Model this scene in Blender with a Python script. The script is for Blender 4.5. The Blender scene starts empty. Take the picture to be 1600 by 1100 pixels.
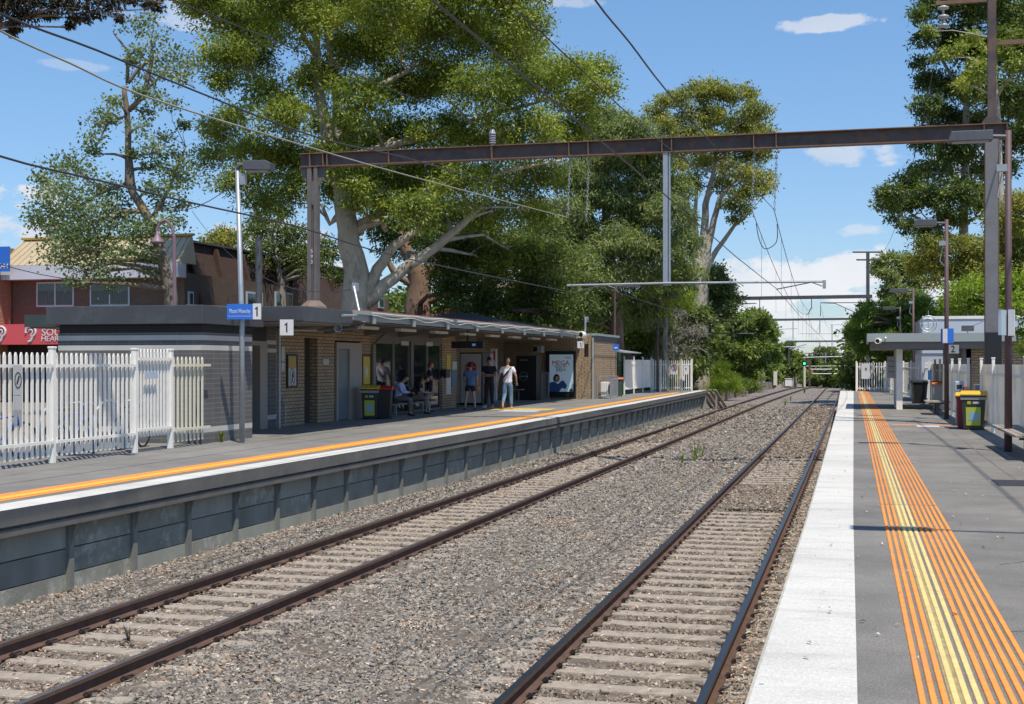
import bpy, math, random
import numpy as np
from mathutils import Vector, Matrix

# ------------------------------------------------------------------ camera, sky, sun, exposure
S = bpy.context.scene
COL = S.collection
FP, HZ, EYE = 2050.0, 567.0, 1.77          # focal length in 1600-wide pixels, horizon row, eye height above platform
PSI = math.atan(540.0 / FP)
cam_d = bpy.data.cameras.new('camera')
cam_d.sensor_width = 36.0
cam_d.lens = FP / 1600.0 * 36.0
cam_d.shift_y = (HZ - 550.0) / 1600.0
cam_d.clip_start = 0.1
cam_d.clip_end = 5000
cam = bpy.data.objects.new('camera', cam_d)
cam.location = (0, 0, EYE)
cam.rotation_euler = (math.radians(90), 0, PSI)
COL.objects.link(cam)
S.camera = cam
S.render.resolution_x, S.render.resolution_y = 1024, 704

SUN_DIR = Vector((0.28, -0.36, 1.0)).normalized()      # towards the sun
sun_el = math.asin(SUN_DIR.z)
sun_az = math.atan2(SUN_DIR.x, SUN_DIR.y)
sl = bpy.data.lights.new('sun', 'SUN')
sl.energy = 5.0
sl.angle = math.radians(0.53)
sl.color = (1.0, 0.925, 0.81)
so = bpy.data.objects.new('sun', sl)
so.rotation_euler = SUN_DIR.to_track_quat('Z', 'Y').to_euler()
so.location = (0, 0, 60)
COL.objects.link(so)

W = bpy.data.worlds.new("World")
S.world = W
W.use_nodes = True
def build_world():
    nt = W.node_tree
    N, L = nt.nodes, nt.links
    N.clear()
    out = N.new('ShaderNodeOutputWorld')
    sky = N.new('ShaderNodeTexSky')
    sky.sky_type = 'NISHITA'
    sky.sun_disc = False
    sky.sun_elevation = sun_el
    sky.sun_rotation = sun_az
    sky.altitude = 100
    sky.air_density = 1.0
    sky.dust_density = 0.2
    sky.ozone_density = 1.3
    bg = N.new('ShaderNodeBackground')
    bg.inputs[1].default_value = 0.125
    tint = N.new('ShaderNodeMix'); tint.data_type = 'RGBA'; tint.blend_type = 'MULTIPLY'; tint.inputs[0].default_value = 1.0
    L.new(sky.outputs[0], tint.inputs[6]); tint.inputs[7].default_value = (0.86, 1.0, 1.24, 1)
    L.new(tint.outputs[2], bg.inputs[0])
    tc = N.new('ShaderNodeTexCoord')
    sep = N.new('ShaderNodeSeparateXYZ')
    L.new(tc.outputs['Generated'], sep.inputs[0])
    def M(op, a, b=None, c=None, clamp=False):
        n = N.new('ShaderNodeMath'); n.operation = op; n.use_clamp = clamp
        for i, v in enumerate((a, b, c)):
            if v is None: continue
            if isinstance(v, (int, float)): n.inputs[i].default_value = v
            else: L.new(v, n.inputs[i])
        return n.outputs[0]
    az = M('ARCTAN2', sep.outputs[0], sep.outputs[1])
    el = M('ARCSINE', sep.outputs[2])
    lowf = M('SUBTRACT', 1.0, M('DIVIDE', el, 0.30), clamp=True)
    tl = N.new('ShaderNodeMix'); tl.data_type = 'RGBA'; L.new(lowf, tl.inputs[0]); tl.inputs[6].default_value = (0.86, 1.1, 1.27, 1); tl.inputs[7].default_value = (0.66, 0.76, 0.98, 1)
    L.new(tl.outputs[2], tint.inputs[7])
    no = N.new('ShaderNodeTexNoise'); no.inputs['Scale'].default_value = 16; no.inputs['Detail'].default_value = 9
    no.inputs['Roughness'].default_value = 0.6
    mp = N.new('ShaderNodeMapping'); mp.inputs['Scale'].default_value = (1, 1, 1.9)
    L.new(tc.outputs['Generated'], mp.inputs[0]); L.new(mp.outputs[0], no.inputs[0])
    nz = M('MULTIPLY', M('SUBTRACT', no.outputs[0], 0.51), 6.5)
    no2 = N.new('ShaderNodeTexNoise'); no2.inputs['Scale'].default_value = 5; no2.inputs['Detail'].default_value = 6
    L.new(mp.outputs[0], no2.inputs[0])
    tot = None
    # (px, py, half width, half height, density)
    for (x, y, w, h, dn) in ((1290, 440, 190, 58, 1.0), (10, 335, 70, 50, 1.0), (1310, 36, 85, 13, .75), (1325, 245, 75, 22, .75),
                             (120, 102, 60, 9, .35), (880, 4, 60, 12, .6), (440, 385, 130, 45, 1.0), (1335, 362, 45, 12, .5),
                             (270, 15, 90, 26, .5), (1240, 505, 170, 40, .75), (830, 60, 30, 10, .4), (60, 420, 120, 40, .8), (1530, 250, 60, 30, .7),
                             (-700, 250, 260, 60, .8), (2100, 350, 350, 70, .9), (-1500, 420, 400, 60, .9)):
        a0 = math.atan((x - 800) / FP) - PSI
        e0 = math.atan((HZ - y) / FP * math.cos(a0 + PSI))
        wa, we = w / FP, h / FP
        q = M('SUBTRACT', 1.0, M('ADD', M('POWER', M('ABSOLUTE', M('DIVIDE', M('SUBTRACT', az, a0), wa)), 2.0),
                                 M('POWER', M('ABSOLUTE', M('DIVIDE', M('SUBTRACT', el, e0), we)), 2.0)))
        d = M('MULTIPLY', M('MULTIPLY', M('ADD', q, nz), 2.2, clamp=True), dn)
        tot = d if tot is None else M('MAXIMUM', tot, d)
    cl = N.new('ShaderNodeBackground')
    ramp = N.new('ShaderNodeValToRGB')
    ramp.color_ramp.elements[0].position = 0.35; ramp.color_ramp.elements[0].color = (0.66, 0.72, 0.82, 1)
    ramp.color_ramp.elements[1].position = 0.62; ramp.color_ramp.elements[1].color = (0.95, 0.96, 1.0, 1)
    L.new(no2.outputs[0], ramp.inputs[0]); L.new(ramp.outputs[0], cl.inputs[0])
    cl.inputs[1].default_value = 0.95
    mx = N.new('ShaderNodeMixShader')
    L.new(M('MULTIPLY', tot, 0.9), mx.inputs[0]); L.new(bg.outputs[0], mx.inputs[1]); L.new(cl.outputs[0], mx.inputs[2])
    L.new(mx.outputs[0], out.inputs[0])
build_world()
S.view_settings.view_transform = 'Standard'
S.view_settings.look = 'None'
S.view_settings.exposure = 0.0
S.view_settings.gamma = 1.0
S.render.engine = 'CYCLES'

# ------------------------------------------------------------------ where photograph pixels fall in the world
CP, SP = math.cos(PSI), math.sin(PSI)
def at(x, y, Z):
    """point seen at pixel (x, y), Z metres in front of the camera plane"""
    X = (x - 800) / FP * Z
    return Vector((X * CP - Z * SP, X * SP + Z * CP, EYE - (y - HZ) * Z / FP))
def gp(x, y, z=0.0):
    return at(x, y, FP * (EYE - z) / (y - HZ))
def onx(x, y, X):
    """point seen at pixel (x, y) on the plane of world X"""
    dx = (x - 800) / FP * CP - SP
    return at(x, y, X / dx)
def ony(x, y, Y):
    dy = (x - 800) / FP * SP + CP
    return at(x, y, Y / dy)

# ------------------------------------------------------------------ mesh helpers
class MB:
    def __init__(s): s.V = []; s.F = []; s.M = []; s.cur = 0
    def add(s, vs, fs):
        o = len(s.V); s.V += [tuple(v) for v in vs]
        for f in fs: s.F.append([o + i for i in f]); s.M.append(s.cur)
        return s
    def box(s, x0, x1, y0, y1, z0, z1):
        vs = [(x, y, z) for z in (z0, z1) for y in (y0, y1) for x in (x0, x1)]
        return s.add(vs, [(0, 2, 3, 1), (4, 5, 7, 6), (0, 1, 5, 4), (1, 3, 7, 5), (3, 2, 6, 7), (2, 0, 4, 6)])
    def obox(s, c, sx, sy, sz, M=None):
        """box of size sx, sy, sz centred on c, turned by matrix M"""
        M = M or Matrix.Identity(3)
        vs = [Vector(c) + M @ Vector((x * sx / 2, y * sy / 2, z * sz / 2)) for z in (-1, 1) for y in (-1, 1) for x in (-1, 1)]
        return s.add(vs, [(0, 2, 3, 1), (4, 5, 7, 6), (0, 1, 5, 4), (1, 3, 7, 5), (3, 2, 6, 7), (2, 0, 4, 6)])
    def bar(s, p, q, w, h, up=(0, 0, 1)):
        p, q = Vector(p), Vector(q); d = (q - p); l = d.length; d.normalize()
        u = Vector(up)
        if abs(d.dot(u)) > .98: u = Vector((1, 0, 0))
        r = d.cross(u).normalized(); u = r.cross(d)
        vs = [p + d * t + r * a * w / 2 + u * b * h / 2 for t in (0, l) for b in (-1, 1) for a in (-1, 1)]
        return s.add(vs, [(0, 1, 3, 2), (4, 6, 7, 5), (0, 4, 5, 1), (1, 5, 7, 3), (3, 7, 6, 2), (2, 6, 4, 0)])
    def tube(s, pts, r, n=8, cap=True):
        pts = [Vector(p) for p in pts]; k = len(pts)
        if not hasattr(r, '__len__'): r = [r] * k
        vs = []; u = None
        for i, p in enumerate(pts):
            d = (pts[min(i + 1, k - 1)] - pts[max(i - 1, 0)])
            if d.length < 1e-7: d = Vector((0, 0, 1))
            d.normalize()
            if u is None:
                u = d.cross(Vector((0, 0, 1)))
                if u.length < .05: u = d.cross(Vector((0, 1, 0)))
            else: u = u - d * u.dot(d)
            u.normalize(); w = d.cross(u)
            for j in range(n):
                a = 2 * math.pi * j / n
                vs.append(p + (u * math.cos(a) + w * math.sin(a)) * r[i])
        fs = [(i * n + j, i * n + (j + 1) % n, (i + 1) * n + (j + 1) % n, (i + 1) * n + j) for i in range(k - 1) for j in range(n)]
        if cap: fs += [tuple(reversed(range(n))), tuple(range((k - 1) * n, k * n))]
        return s.add(vs, fs)
    def lathe(s, c, prof, n=16, M=None):
        """prof: (radius, height) pairs, turned about the vertical (or M's z) through c"""
        M = M or Matrix.Identity(3); vs = []
        for r, h in prof:
            for j in range(n):
                a = 2 * math.pi * j / n
                vs.append(Vector(c) + M @ Vector((r * math.cos(a), r * math.sin(a), h)))
        k = len(prof)
        fs = [(i * n + j, i * n + (j + 1) % n, (i + 1) * n + (j + 1) % n, (i + 1) * n + j) for i in range(k - 1) for j in range(n)]
        fs += [tuple(reversed(range(n))), tuple(range((k - 1) * n, k * n))]
        return s.add(vs, fs)
    def prism(s, poly, a, b, f):
        """poly: 2-D outline; f(u, v, t) -> point; closed between t=a and t=b"""
        n = len(poly)
        vs = [f(u, v, a) for u, v in poly] + [f(u, v, b) for u, v in poly]
        fs = [(i, (i + 1) % n, n + (i + 1) % n, n + i) for i in range(n)]
        fs += [tuple(reversed(range(n))), tuple(range(n, 2 * n))]
        return s.add(vs, fs)
    def sweep(s, poly, path, closed=True):
        """poly (du sideways, dv up) swept along path points in the ground plane"""
        n = len(poly); vs = []
        path = [Vector(p) for p in path]; k = len(path)
        for i, p in enumerate(path):
            d = path[min(i + 1, k - 1)] - path[max(i - 1, 0)]; d.z = 0; d.normalize()
            r = Vector((d.y, -d.x, 0))
            for u, v in poly: vs.append(p + r * u + Vector((0, 0, v)))
        m = n if closed else n - 1
        fs = [(i * n + j, i * n + (j + 1) % n, (i + 1) * n + (j + 1) % n, (i + 1) * n + j) for i in range(k - 1) for j in range(m)]
        if closed: fs += [tuple(range(n)), tuple(reversed(range((k - 1) * n, k * n)))]
        return s.add(vs, fs)
    def build(s, name, mats, parent=None, smooth=False, fix=True, bevel=0):
        if not isinstance(mats, (list, tuple)): mats = [mats]
        off = parent_loc(parent)
        me = bpy.data.meshes.new(name)
        me.from_pydata([(v[0] - off[0], v[1] - off[1], v[2] - off[2]) for v in s.V], [], s.F)
        for m in mats: me.materials.append(m)
        if len(mats) > 1: me.polygons.foreach_set('material_index', s.M)
        if fix:
            import bmesh
            bm = bmesh.new(); bm.from_mesh(me); bmesh.ops.recalc_face_normals(bm, faces=bm.faces); bm.to_mesh(me); bm.free()
        uvs(me, off)
        if smooth: me.polygons.foreach_set('use_smooth', [True] * len(me.polygons))
        me.update()
        o = bpy.data.objects.new(name, me); COL.objects.link(o)
        if parent is not None: o.parent = parent
        if bevel:
            b = o.modifiers.new('bevel', 'BEVEL'); b.width = bevel; b.segments = 2; b.limit_method = 'ANGLE'
        return o

def parent_loc(p):
    v = Vector((0, 0, 0))
    while p is not None: v += p.location; p = p.parent
    return v

def uvs(me, off=(0, 0, 0)):
    """UVs in metres, laid flat on each face: u along the ground, v up"""
    uv = me.uv_layers.new(name='UVMap').data
    co = [v.co for v in me.vertices]
    for p in me.polygons:
        n = p.normal
        ax = max(range(3), key=lambda i: abs(n[i]))
        for li in p.loop_indices:
            c = co[me.loops[li].vertex_index]; x, y, z = c[0] + off[0], c[1] + off[1], c[2] + off[2]
            uv[li].uv = (y, z) if ax == 0 else ((x, z) if ax == 1 else (x, y))

def npmesh(name, V, quads, mats, parent=None, midx=None, smooth=False):
    """mesh straight from numpy arrays (V: n x 3, quads: m x k)"""
    off = np.array(parent_loc(parent))
    me = bpy.data.meshes.new(name)
    k = quads.shape[1]
    me.vertices.add(len(V)); me.vertices.foreach_set('co', (V - off).astype(np.float32).ravel())
    me.loops.add(quads.size); me.loops.foreach_set('vertex_index', quads.astype(np.int32).ravel())
    me.polygons.add(len(quads))
    me.polygons.foreach_set('loop_start', np.arange(0, quads.size, k, dtype=np.int32))
    if not isinstance(mats, (list, tuple)): mats = [mats]
    for m in mats: me.materials.append(m)
    if midx is not None: me.polygons.foreach_set('material_index', midx.astype(np.int32))
    me.polygons.foreach_set('use_smooth', np.full(len(quads), smooth))
    me.update(calc_edges=True)
    o = bpy.data.objects.new(name, me); COL.objects.link(o)
    if parent is not None: o.parent = parent
    return o

def tag(o, label=None, cat=None, group=None, kind=None):
    if label: o['label'] = label
    if cat: o['category'] = cat
    if group: o['group'] = group
    if kind: o['kind'] = kind
    return o
def thing(name, label, cat, loc=(0, 0, 0), group=None, rz=0):
    o = bpy.data.objects.new(name, None); COL.objects.link(o)
    o.empty_display_size = .2
    o.location = loc; o.rotation_euler = (0, 0, rz)
    return tag(o, label, cat, group)
def copy_tree(o, parent=None, loc=None, rz=None, label=None, scale=None):
    c = o.copy(); COL.objects.link(c)
    if parent is not None: c.parent = parent
    if loc is not None: c.location = loc
    if rz is not None: c.rotation_euler = (0, 0, rz)
    if scale is not None: c.scale = scale
    if label: c['label'] = label
    for ch in list(o.children): copy_tree(ch, c)
    return c

# ------------------------------------------------------------------ materials (procedural)
def mat(name, col, rough=.8, var=.12, scale=3.0, bump=0.0, bscale=40.0, metal=0.0, spec=.5, emit=None, dirt=None, dscale=1.2, damt=.5, coat=0, stretch=None, grain=0, spots=0):
    m = bpy.data.materials.new(name); m.use_nodes = True
    nt = m.node_tree; N, L = nt.nodes, nt.links
    b = N['Principled BSDF']
    b.inputs['Roughness'].default_value = rough; b.inputs['Metallic'].default_value = metal
    b.inputs['Specular IOR Level'].default_value = spec
    if coat: b.inputs['Coat Weight'].default_value = coat
    tc = N.new('ShaderNodeTexCoord'); src = tc.outputs['Object']
    if stretch:
        mp = N.new('ShaderNodeMapping'); mp.inputs['Scale'].default_value = stretch
        L.new(src, mp.inputs[0]); src = mp.outputs[0]
    no = N.new('ShaderNodeTexNoise'); no.inputs['Scale'].default_value = scale; no.inputs['Detail'].default_value = 8; no.inputs['Roughness'].default_value = .65
    L.new(src, no.inputs[0])
    r = N.new('ShaderNodeValToRGB')
    r.color_ramp.elements[0].position = .3; r.color_ramp.elements[1].position = .7
    r.color_ramp.elements[0].color = (*[c * (1 - var) for c in col], 1)
    r.color_ramp.elements[1].color = (*[min(1, c * (1 + var)) for c in col], 1)
    L.new(no.outputs[0], r.inputs[0]); cout = r.outputs[0]
    if dirt:
        n2 = N.new('ShaderNodeTexNoise'); n2.inputs['Scale'].default_value = dscale; n2.inputs['Detail'].default_value = 10; n2.inputs['Roughness'].default_value = .7
        L.new(src, n2.inputs[0])
        r2 = N.new('ShaderNodeValToRGB'); r2.color_ramp.elements[0].position = .5; r2.color_ramp.elements[1].position = .68
        L.new(n2.outputs[0], r2.inputs[0])
        mm = N.new('ShaderNodeMath'); mm.operation = 'MULTIPLY'; mm.inputs[1].default_value = damt; L.new(r2.outputs[0], mm.inputs[0])
        mx = N.new('ShaderNodeMix'); mx.data_type = 'RGBA'; L.new(mm.outputs[0], mx.inputs[0]); L.new(cout, mx.inputs[6]); mx.inputs[7].default_value = (*dirt, 1)
        cout = mx.outputs[2]
    if grain:
        n4 = N.new('ShaderNodeTexNoise'); n4.inputs['Scale'].default_value = 65; n4.inputs['Detail'].default_value = 3; L.new(tc.outputs['Object'], n4.inputs[0])
        n5 = N.new('ShaderNodeTexNoise'); n5.inputs['Scale'].default_value = .35; n5.inputs['Detail'].default_value = 7; L.new(tc.outputs['Object'], n5.inputs[0])
        m4 = N.new('ShaderNodeMapRange'); m4.inputs['From Min'].default_value = .3; m4.inputs['From Max'].default_value = .7; m4.inputs['To Min'].default_value = 1 - grain; m4.inputs['To Max'].default_value = 1 + grain; L.new(n4.outputs[0], m4.inputs[0])
        m5 = N.new('ShaderNodeMapRange'); m5.inputs['From Min'].default_value = .3; m5.inputs['From Max'].default_value = .7; m5.inputs['To Min'].default_value = 1 - grain * .7; m5.inputs['To Max'].default_value = 1 + grain * .5; L.new(n5.outputs[0], m5.inputs[0])
        mu = N.new('ShaderNodeMath'); mu.operation = 'MULTIPLY'; L.new(m4.outputs[0], mu.inputs[0]); L.new(m5.outputs[0], mu.inputs[1])
        vs = N.new('ShaderNodeVectorMath'); vs.operation = 'SCALE'; L.new(cout, vs.inputs[0]); L.new(mu.outputs[0], vs.inputs['Scale']); cout = vs.outputs[0]
    if spots:
        v = N.new('ShaderNodeTexVoronoi'); v.inputs['Scale'].default_value = spots; L.new(tc.outputs['Object'], v.inputs[0])
        lt = N.new('ShaderNodeMath'); lt.operation = 'LESS_THAN'; lt.inputs[1].default_value = .07; L.new(v.outputs['Distance'], lt.inputs[0])
        sc_ = N.new('ShaderNodeSeparateColor'); L.new(v.outputs['Color'], sc_.inputs[0])
        g2 = N.new('ShaderNodeMath'); g2.operation = 'GREATER_THAN'; g2.inputs[1].default_value = .6; L.new(sc_.outputs[0], g2.inputs[0])
        mm2 = N.new('ShaderNodeMath'); mm2.operation = 'MULTIPLY'; L.new(lt.outputs[0], mm2.inputs[0]); L.new(g2.outputs[0], mm2.inputs[1])
        mk = N.new('ShaderNodeMath'); mk.operation = 'MULTIPLY'; mk.inputs[1].default_value = .55; L.new(mm2.outputs[0], mk.inputs[0])
        mx3 = N.new('ShaderNodeMix'); mx3.data_type = 'RGBA'; L.new(mk.outputs[0], mx3.inputs[0]); L.new(cout, mx3.inputs[6]); mx3.inputs[7].default_value = (.05, .048, .045, 1); cout = mx3.outputs[2]
    L.new(cout, b.inputs['Base Color'])
    if bump:
        n3 = N.new('ShaderNodeTexNoise'); n3.inputs['Scale'].default_value = bscale; n3.inputs['Detail'].default_value = 5
        L.new(tc.outputs['Object'], n3.inputs[0])
        bp = N.new('ShaderNodeBump'); bp.inputs['Strength'].default_value = bump; bp.inputs['Distance'].default_value = .01
        L.new(n3.outputs[0], bp.inputs['Height']); L.new(bp.outputs[0], b.inputs['Normal'])
    if emit:
        b.inputs['Emission Color'].default_value = (*emit[0], 1); b.inputs['Emission Strength'].default_value = emit[1]
    return m

def brick(name, c1, c2, mortar, bw=.23, bh=.086, ms=.01, rough=.85, bands=None, off=.5):
    m = bpy.data.materials.new(name); m.use_nodes = True
    nt = m.node_tree; N, L = nt.nodes, nt.links; b = N['Principled BSDF']; b.inputs['Roughness'].default_value = rough
    tc = N.new('ShaderNodeTexCoord')
    t = N.new('ShaderNodeTexBrick'); t.offset = off
    t.inputs['Scale'].default_value = 1; t.inputs['Brick Width'].default_value = bw; t.inputs['Row Height'].default_value = bh
    t.inputs['Mortar Size'].default_value = ms; t.inputs['Mortar Smooth'].default_value = .1
    t.inputs['Color1'].default_value = (*c1, 1); t.inputs['Color2'].default_value = (*c2, 1); t.inputs['Mortar'].default_value = (*mortar, 1)
    L.new(tc.outputs['UV'], t.inputs[0]); cout = t.outputs[0]
    no = N.new('ShaderNodeTexNoise'); no.inputs['Scale'].default_value = 1.3; no.inputs['Detail'].default_value = 8; L.new(tc.outputs['Object'], no.inputs[0])
    mr = N.new('ShaderNodeMapRange'); mr.inputs['To Min'].default_value = .72; mr.inputs['To Max'].default_value = 1.25; L.new(no.outputs[0], mr.inputs[0])
    if bands:
        sp = N.new('ShaderNodeSeparateXYZ'); L.new(tc.outputs['UV'], sp.inputs[0])
        for (z0, z1) in bands:
            a = N.new('ShaderNodeMath'); a.operation = 'GREATER_THAN'; a.inputs[1].default_value = z0; L.new(sp.outputs[1], a.inputs[0])
            c = N.new('ShaderNodeMath'); c.operation = 'LESS_THAN'; c.inputs[1].default_value = z1; L.new(sp.outputs[1], c.inputs[0])
            d = N.new('ShaderNodeMath'); d.operation = 'MULTIPLY'; L.new(a.outputs[0], d.inputs[0]); L.new(c.outputs[0], d.inputs[1])
            mx = N.new('ShaderNodeMix'); mx.data_type = 'RGBA'; L.new(d.outputs[0], mx.inputs[0]); L.new(cout, mx.inputs[6]); mx.inputs[7].default_value = (.52, .5, .46, 1)
            cout = mx.outputs[2]
    vm = N.new('ShaderNodeVectorMath'); vm.operation = 'SCALE'; L.new(cout, vm.inputs[0]); L.new(mr.outputs[0], vm.inputs['Scale'])
    L.new(vm.outputs[0], b.inputs['Base Color'])
    bp = N.new('ShaderNodeBump'); bp.inputs['Strength'].default_value = .5; bp.inputs['Distance'].default_value = .008; bp.invert = True
    L.new(t.outputs['Fac'], bp.inputs['Height']); L.new(bp.outputs[0], b.inputs['Normal'])
    return m

def leafmat(name, c1, c2, c3=None, trans=.35, rough=.5, cscale=.5):
    """leaf: colour differs leaf by leaf (random per island) and clump by clump (noise)"""
    m = bpy.data.materials.new(name); m.use_nodes = True
    nt = m.node_tree; N, L = nt.nodes, nt.links; N.clear()
    out = N.new('ShaderNodeOutputMaterial')
    ge = N.new('ShaderNodeNewGeometry'); tc = N.new('ShaderNodeTexCoord')
    no = N.new('ShaderNodeTexNoise'); no.inputs['Scale'].default_value = cscale; no.inputs['Detail'].default_value = 3; L.new(tc.outputs['Object'], no.inputs[0])
    r = N.new('ShaderNodeValToRGB')
    r.color_ramp.elements[0].position = .2; r.color_ramp.elements[0].color = (*c1, 1)
    r.color_ramp.elements[1].position = .8; r.color_ramp.elements[1].color = (*c2, 1)
    if c3:
        e = r.color_ramp.elements.new(.97); e.color = (*c3, 1)
    a = N.new('ShaderNodeMath'); a.operation = 'MULTIPLY_ADD'; a.inputs[1].default_value = .5; L.new(ge.outputs['Random Per Island'], a.inputs[0])
    n2 = N.new('ShaderNodeMath'); n2.operation = 'MULTIPLY_ADD'; n2.inputs[1].default_value = 1.5; n2.inputs[2].default_value = -.5; L.new(no.outputs[0], n2.inputs[0])
    L.new(n2.outputs[0], a.inputs[2]); L.new(a.outputs[0], r.inputs[0])
    b = N.new('ShaderNodeBsdfPrincipled'); b.inputs['Roughness'].default_value = rough; b.inputs['Specular IOR Level'].default_value = .35
    L.new(r.outputs[0], b.inputs['Base Color'])
    t = N.new('ShaderNodeBsdfTranslucent')
    vm = N.new('ShaderNodeVectorMath'); vm.operation = 'MULTIPLY'; vm.inputs[1].default_value = (1.3, 1.5, .5); L.new(r.outputs[0], vm.inputs[0]); L.new(vm.outputs[0], t.inputs[0])
    mx = N.new('ShaderNodeMixShader'); mx.inputs[0].default_value = trans
    L.new(b.outputs[0], mx.inputs[1]); L.new(t.outputs[0], mx.inputs[2]); L.new(mx.outputs[0], out.inputs[0])
    return m

def islandmat(name, cols, rough=.85, bump=0.0):
    m = bpy.data.materials.new(name); m.use_nodes = True
    nt = m.node_tree; N, L = nt.nodes, nt.links; b = N['Principled BSDF']; b.inputs['Roughness'].default_value = rough
    b.inputs['Specular IOR Level'].default_value = .3
    ge = N.new('ShaderNodeNewGeometry'); r = N.new('ShaderNodeValToRGB'); r.color_ramp.interpolation = 'CONSTANT'
    els = r.color_ramp.elements
    while len(els) < len(cols): els.new(.5)
    for i, (p, c) in enumerate(cols): els[i].position = p; els[i].color = (*c, 1)
    L.new(ge.outputs['Random Per Island'], r.inputs[0]); L.new(r.outputs[0], b.inputs['Base Color'])
    return m

def text(s, size, loc, M, m, parent, name='lettering', ext=.002, sx=1.0, align='CENTER', shear=0):
    """flat raised letters; M's x = reading direction, z = out of the sign"""
    cu = bpy.data.curves.new(name, 'FONT'); cu.body = s; cu.size = size; cu.extrude = ext; cu.align_x = align; cu.align_y = 'CENTER'; cu.shear = shear
    cu.resolution_u = 3
    o = bpy.data.objects.new(name, cu); COL.objects.link(o)
    dg = bpy.context.evaluated_depsgraph_get(); dg.update()
    me = bpy.data.meshes.new_from_object(o.evaluated_get(dg))
    bpy.data.objects.remove(o); bpy.data.curves.remove(cu)
    me.materials.clear(); me.materials.append(m); me.name = name
    M4 = M.to_4x4() @ Matrix.Diagonal((sx, 1, 1, 1))
    me.transform(Matrix.Translation(Vector(loc) - parent_loc(parent)) @ M4)
    o = bpy.data.objects.new(name, me); COL.objects.link(o)
    if parent is not None: o.parent = parent
    return o
# sign facing +X (towards the tracks): reading runs along +Y ; facing -Y (towards the camera): reading runs along +X
FX = Matrix(((0, 0, 1), (1, 0, 0), (0, 1, 0)))
FY = Matrix(((1, 0, 0), (0, 0, -1), (0, 1, 0)))
def RZ(a): return Matrix.Rotation(a, 3, 'Z')

# ------------------------------------------------------------------ lines of the place (offset from the axis by distance)
def ip(Y, tab):
    xs = [a for a, b in tab]; ys = [b for a, b in tab]
    return float(np.interp(Y, xs, ys))
RT = -1.12                                                   # rail top
def tr_r(Y): return -2.13 - 2.6e-5 * Y * Y
LT = [(-10, -7.74), (10, -7.72), (30, -7.63), (45, -7.55), (60, -7.5), (80, -7.5), (100, -7.45), (130, -7.1), (150, -6.75), (170, -6.3), (200, -5.7), (260, -5.0)]
def tr_l(Y): return ip(Y, LT)
PR = [(-10, -.56), (15, -.56), (24, -.60), (50, -.74), (85, -1.05)]       # right platform edge
def pr(Y): return ip(Y, PR)
PRI = [(-10, 0.0), (7, 0.0), (16, -.05), (85, -.24)]
def pri(Y): return ip(Y, PRI)
PL = [(-10, -9.98), (10, -9.92), (20, -9.78), (35, -9.45), (55, -9.35), (85, -9.42)]   # left platform edge
def pl(Y): return ip(Y, PL)
def drop(Y): return 0.0 if Y < 148 else -(Y - 148) ** 2 * .00035 if Y < 200 else -.946 - (Y - 200) * .036

# ------------------------------------------------------------------ shared materials
M_ = {}
M_['asphalt'] = mat('asphalt', (.19, .179, .162), .9, .16, 1.6, .6, 160, dirt=(.27, .25, .22), dscale=.55, damt=.7, grain=.34, spots=2.6)
M_['asphalt_left'] = mat('asphalt_left', (.2, .19, .172), .9, .15, 1.6, .5, 160, dirt=(.24, .225, .2), dscale=.7, damt=.45, grain=.22, spots=2.1)
M_['line_white'] = mat('line_white', (.62, .6, .55), .75, .05, 5, .5, 120, dirt=(.4, .39, .36), dscale=1.3, damt=.65, grain=.16, spots=4.3, stretch=(.5, 2.0, 1))
M_['edge_grey'] = mat('edge_grey', (.14, .132, .118), .7, .15, 2.0, .2, 60, dirt=(.24, .21, .17), dscale=1.4, damt=.45)
M_['orange'] = mat('orange', (.78, .28, .045), .65, .14, 9, 0, dirt=(.42, .2, .1), dscale=1.7, damt=.6)
M_['yellow'] = mat('yellow', (.74, .53, .2), .65, .14, 9, 0, dirt=(.42, .35, .2), dscale=1.7, damt=.6)
M_['yellow_line'] = mat('yellow_line', (.9, .48, .05), .6, .08, 6)
M_['dirt'] = mat('dirt', (.2, .16, .12), .95, .35, 1.3, .6, 8, dirt=(.33, .24, .15), dscale=.8, damt=.6)
M_['grass'] = mat('grass_ground', (.09, .1, .045), .95, .4, .5, .5, 5)
M_['rust'] = mat('rust', (.1, .055, .038), .75, .25, 6, .3, 60, dirt=(.17, .1, .07), dscale=5, damt=.5)
M_['railtop'] = mat('railtop', (.2, .19, .19), .38, .12, 8, metal=1.0, dirt=(.1, .08, .07), dscale=2, damt=.25)
M_['railtop_dull'] = mat('railtop_dull', (.2, .17, .155), .4, .2, 8, metal=.6)
M_['sleeper'] = mat('sleeper', (.34, .29, .235), .92, .22, 7, .4, 50, dirt=(.18, .145, .115), dscale=2.5, damt=.75)
M_['clip'] = mat('clip', (.05, .035, .032), .7, .3, 20)
M_['panel'] = mat('panel', (.3, .3, .245), .85, .2, 1.6, .4, 30, dirt=(.27, .29, .28), dscale=1.8, damt=.55, stretch=(1, 1, .35))
M_['panel_dark'] = mat('panel_dark', (.235, .23, .19), .85, .3, 1.8, .4, 30, dirt=(.3, .29, .26), dscale=2.3, damt=.45, stretch=(1, 1, .35))
M_['panel_flaked'] = mat('panel_flaked', (.25, .25, .2), .85, .25, 1.6, .4, 30, dirt=(.5, .48, .42), dscale=3.4, damt=.9)
M_['post_grey'] = mat('post_grey', (.2, .2, .175), .75, .15, 3, .2, 30)
M_['plank'] = mat('plank', (.3, .26, .22), .9, .25, 5, .4, 20, stretch=(1, 1, 6))
M_['white'] = mat('white_paint', (.84, .81, .74), .5, .05, 3, dirt=(.5, .48, .42), dscale=2.5, damt=.3)
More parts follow.
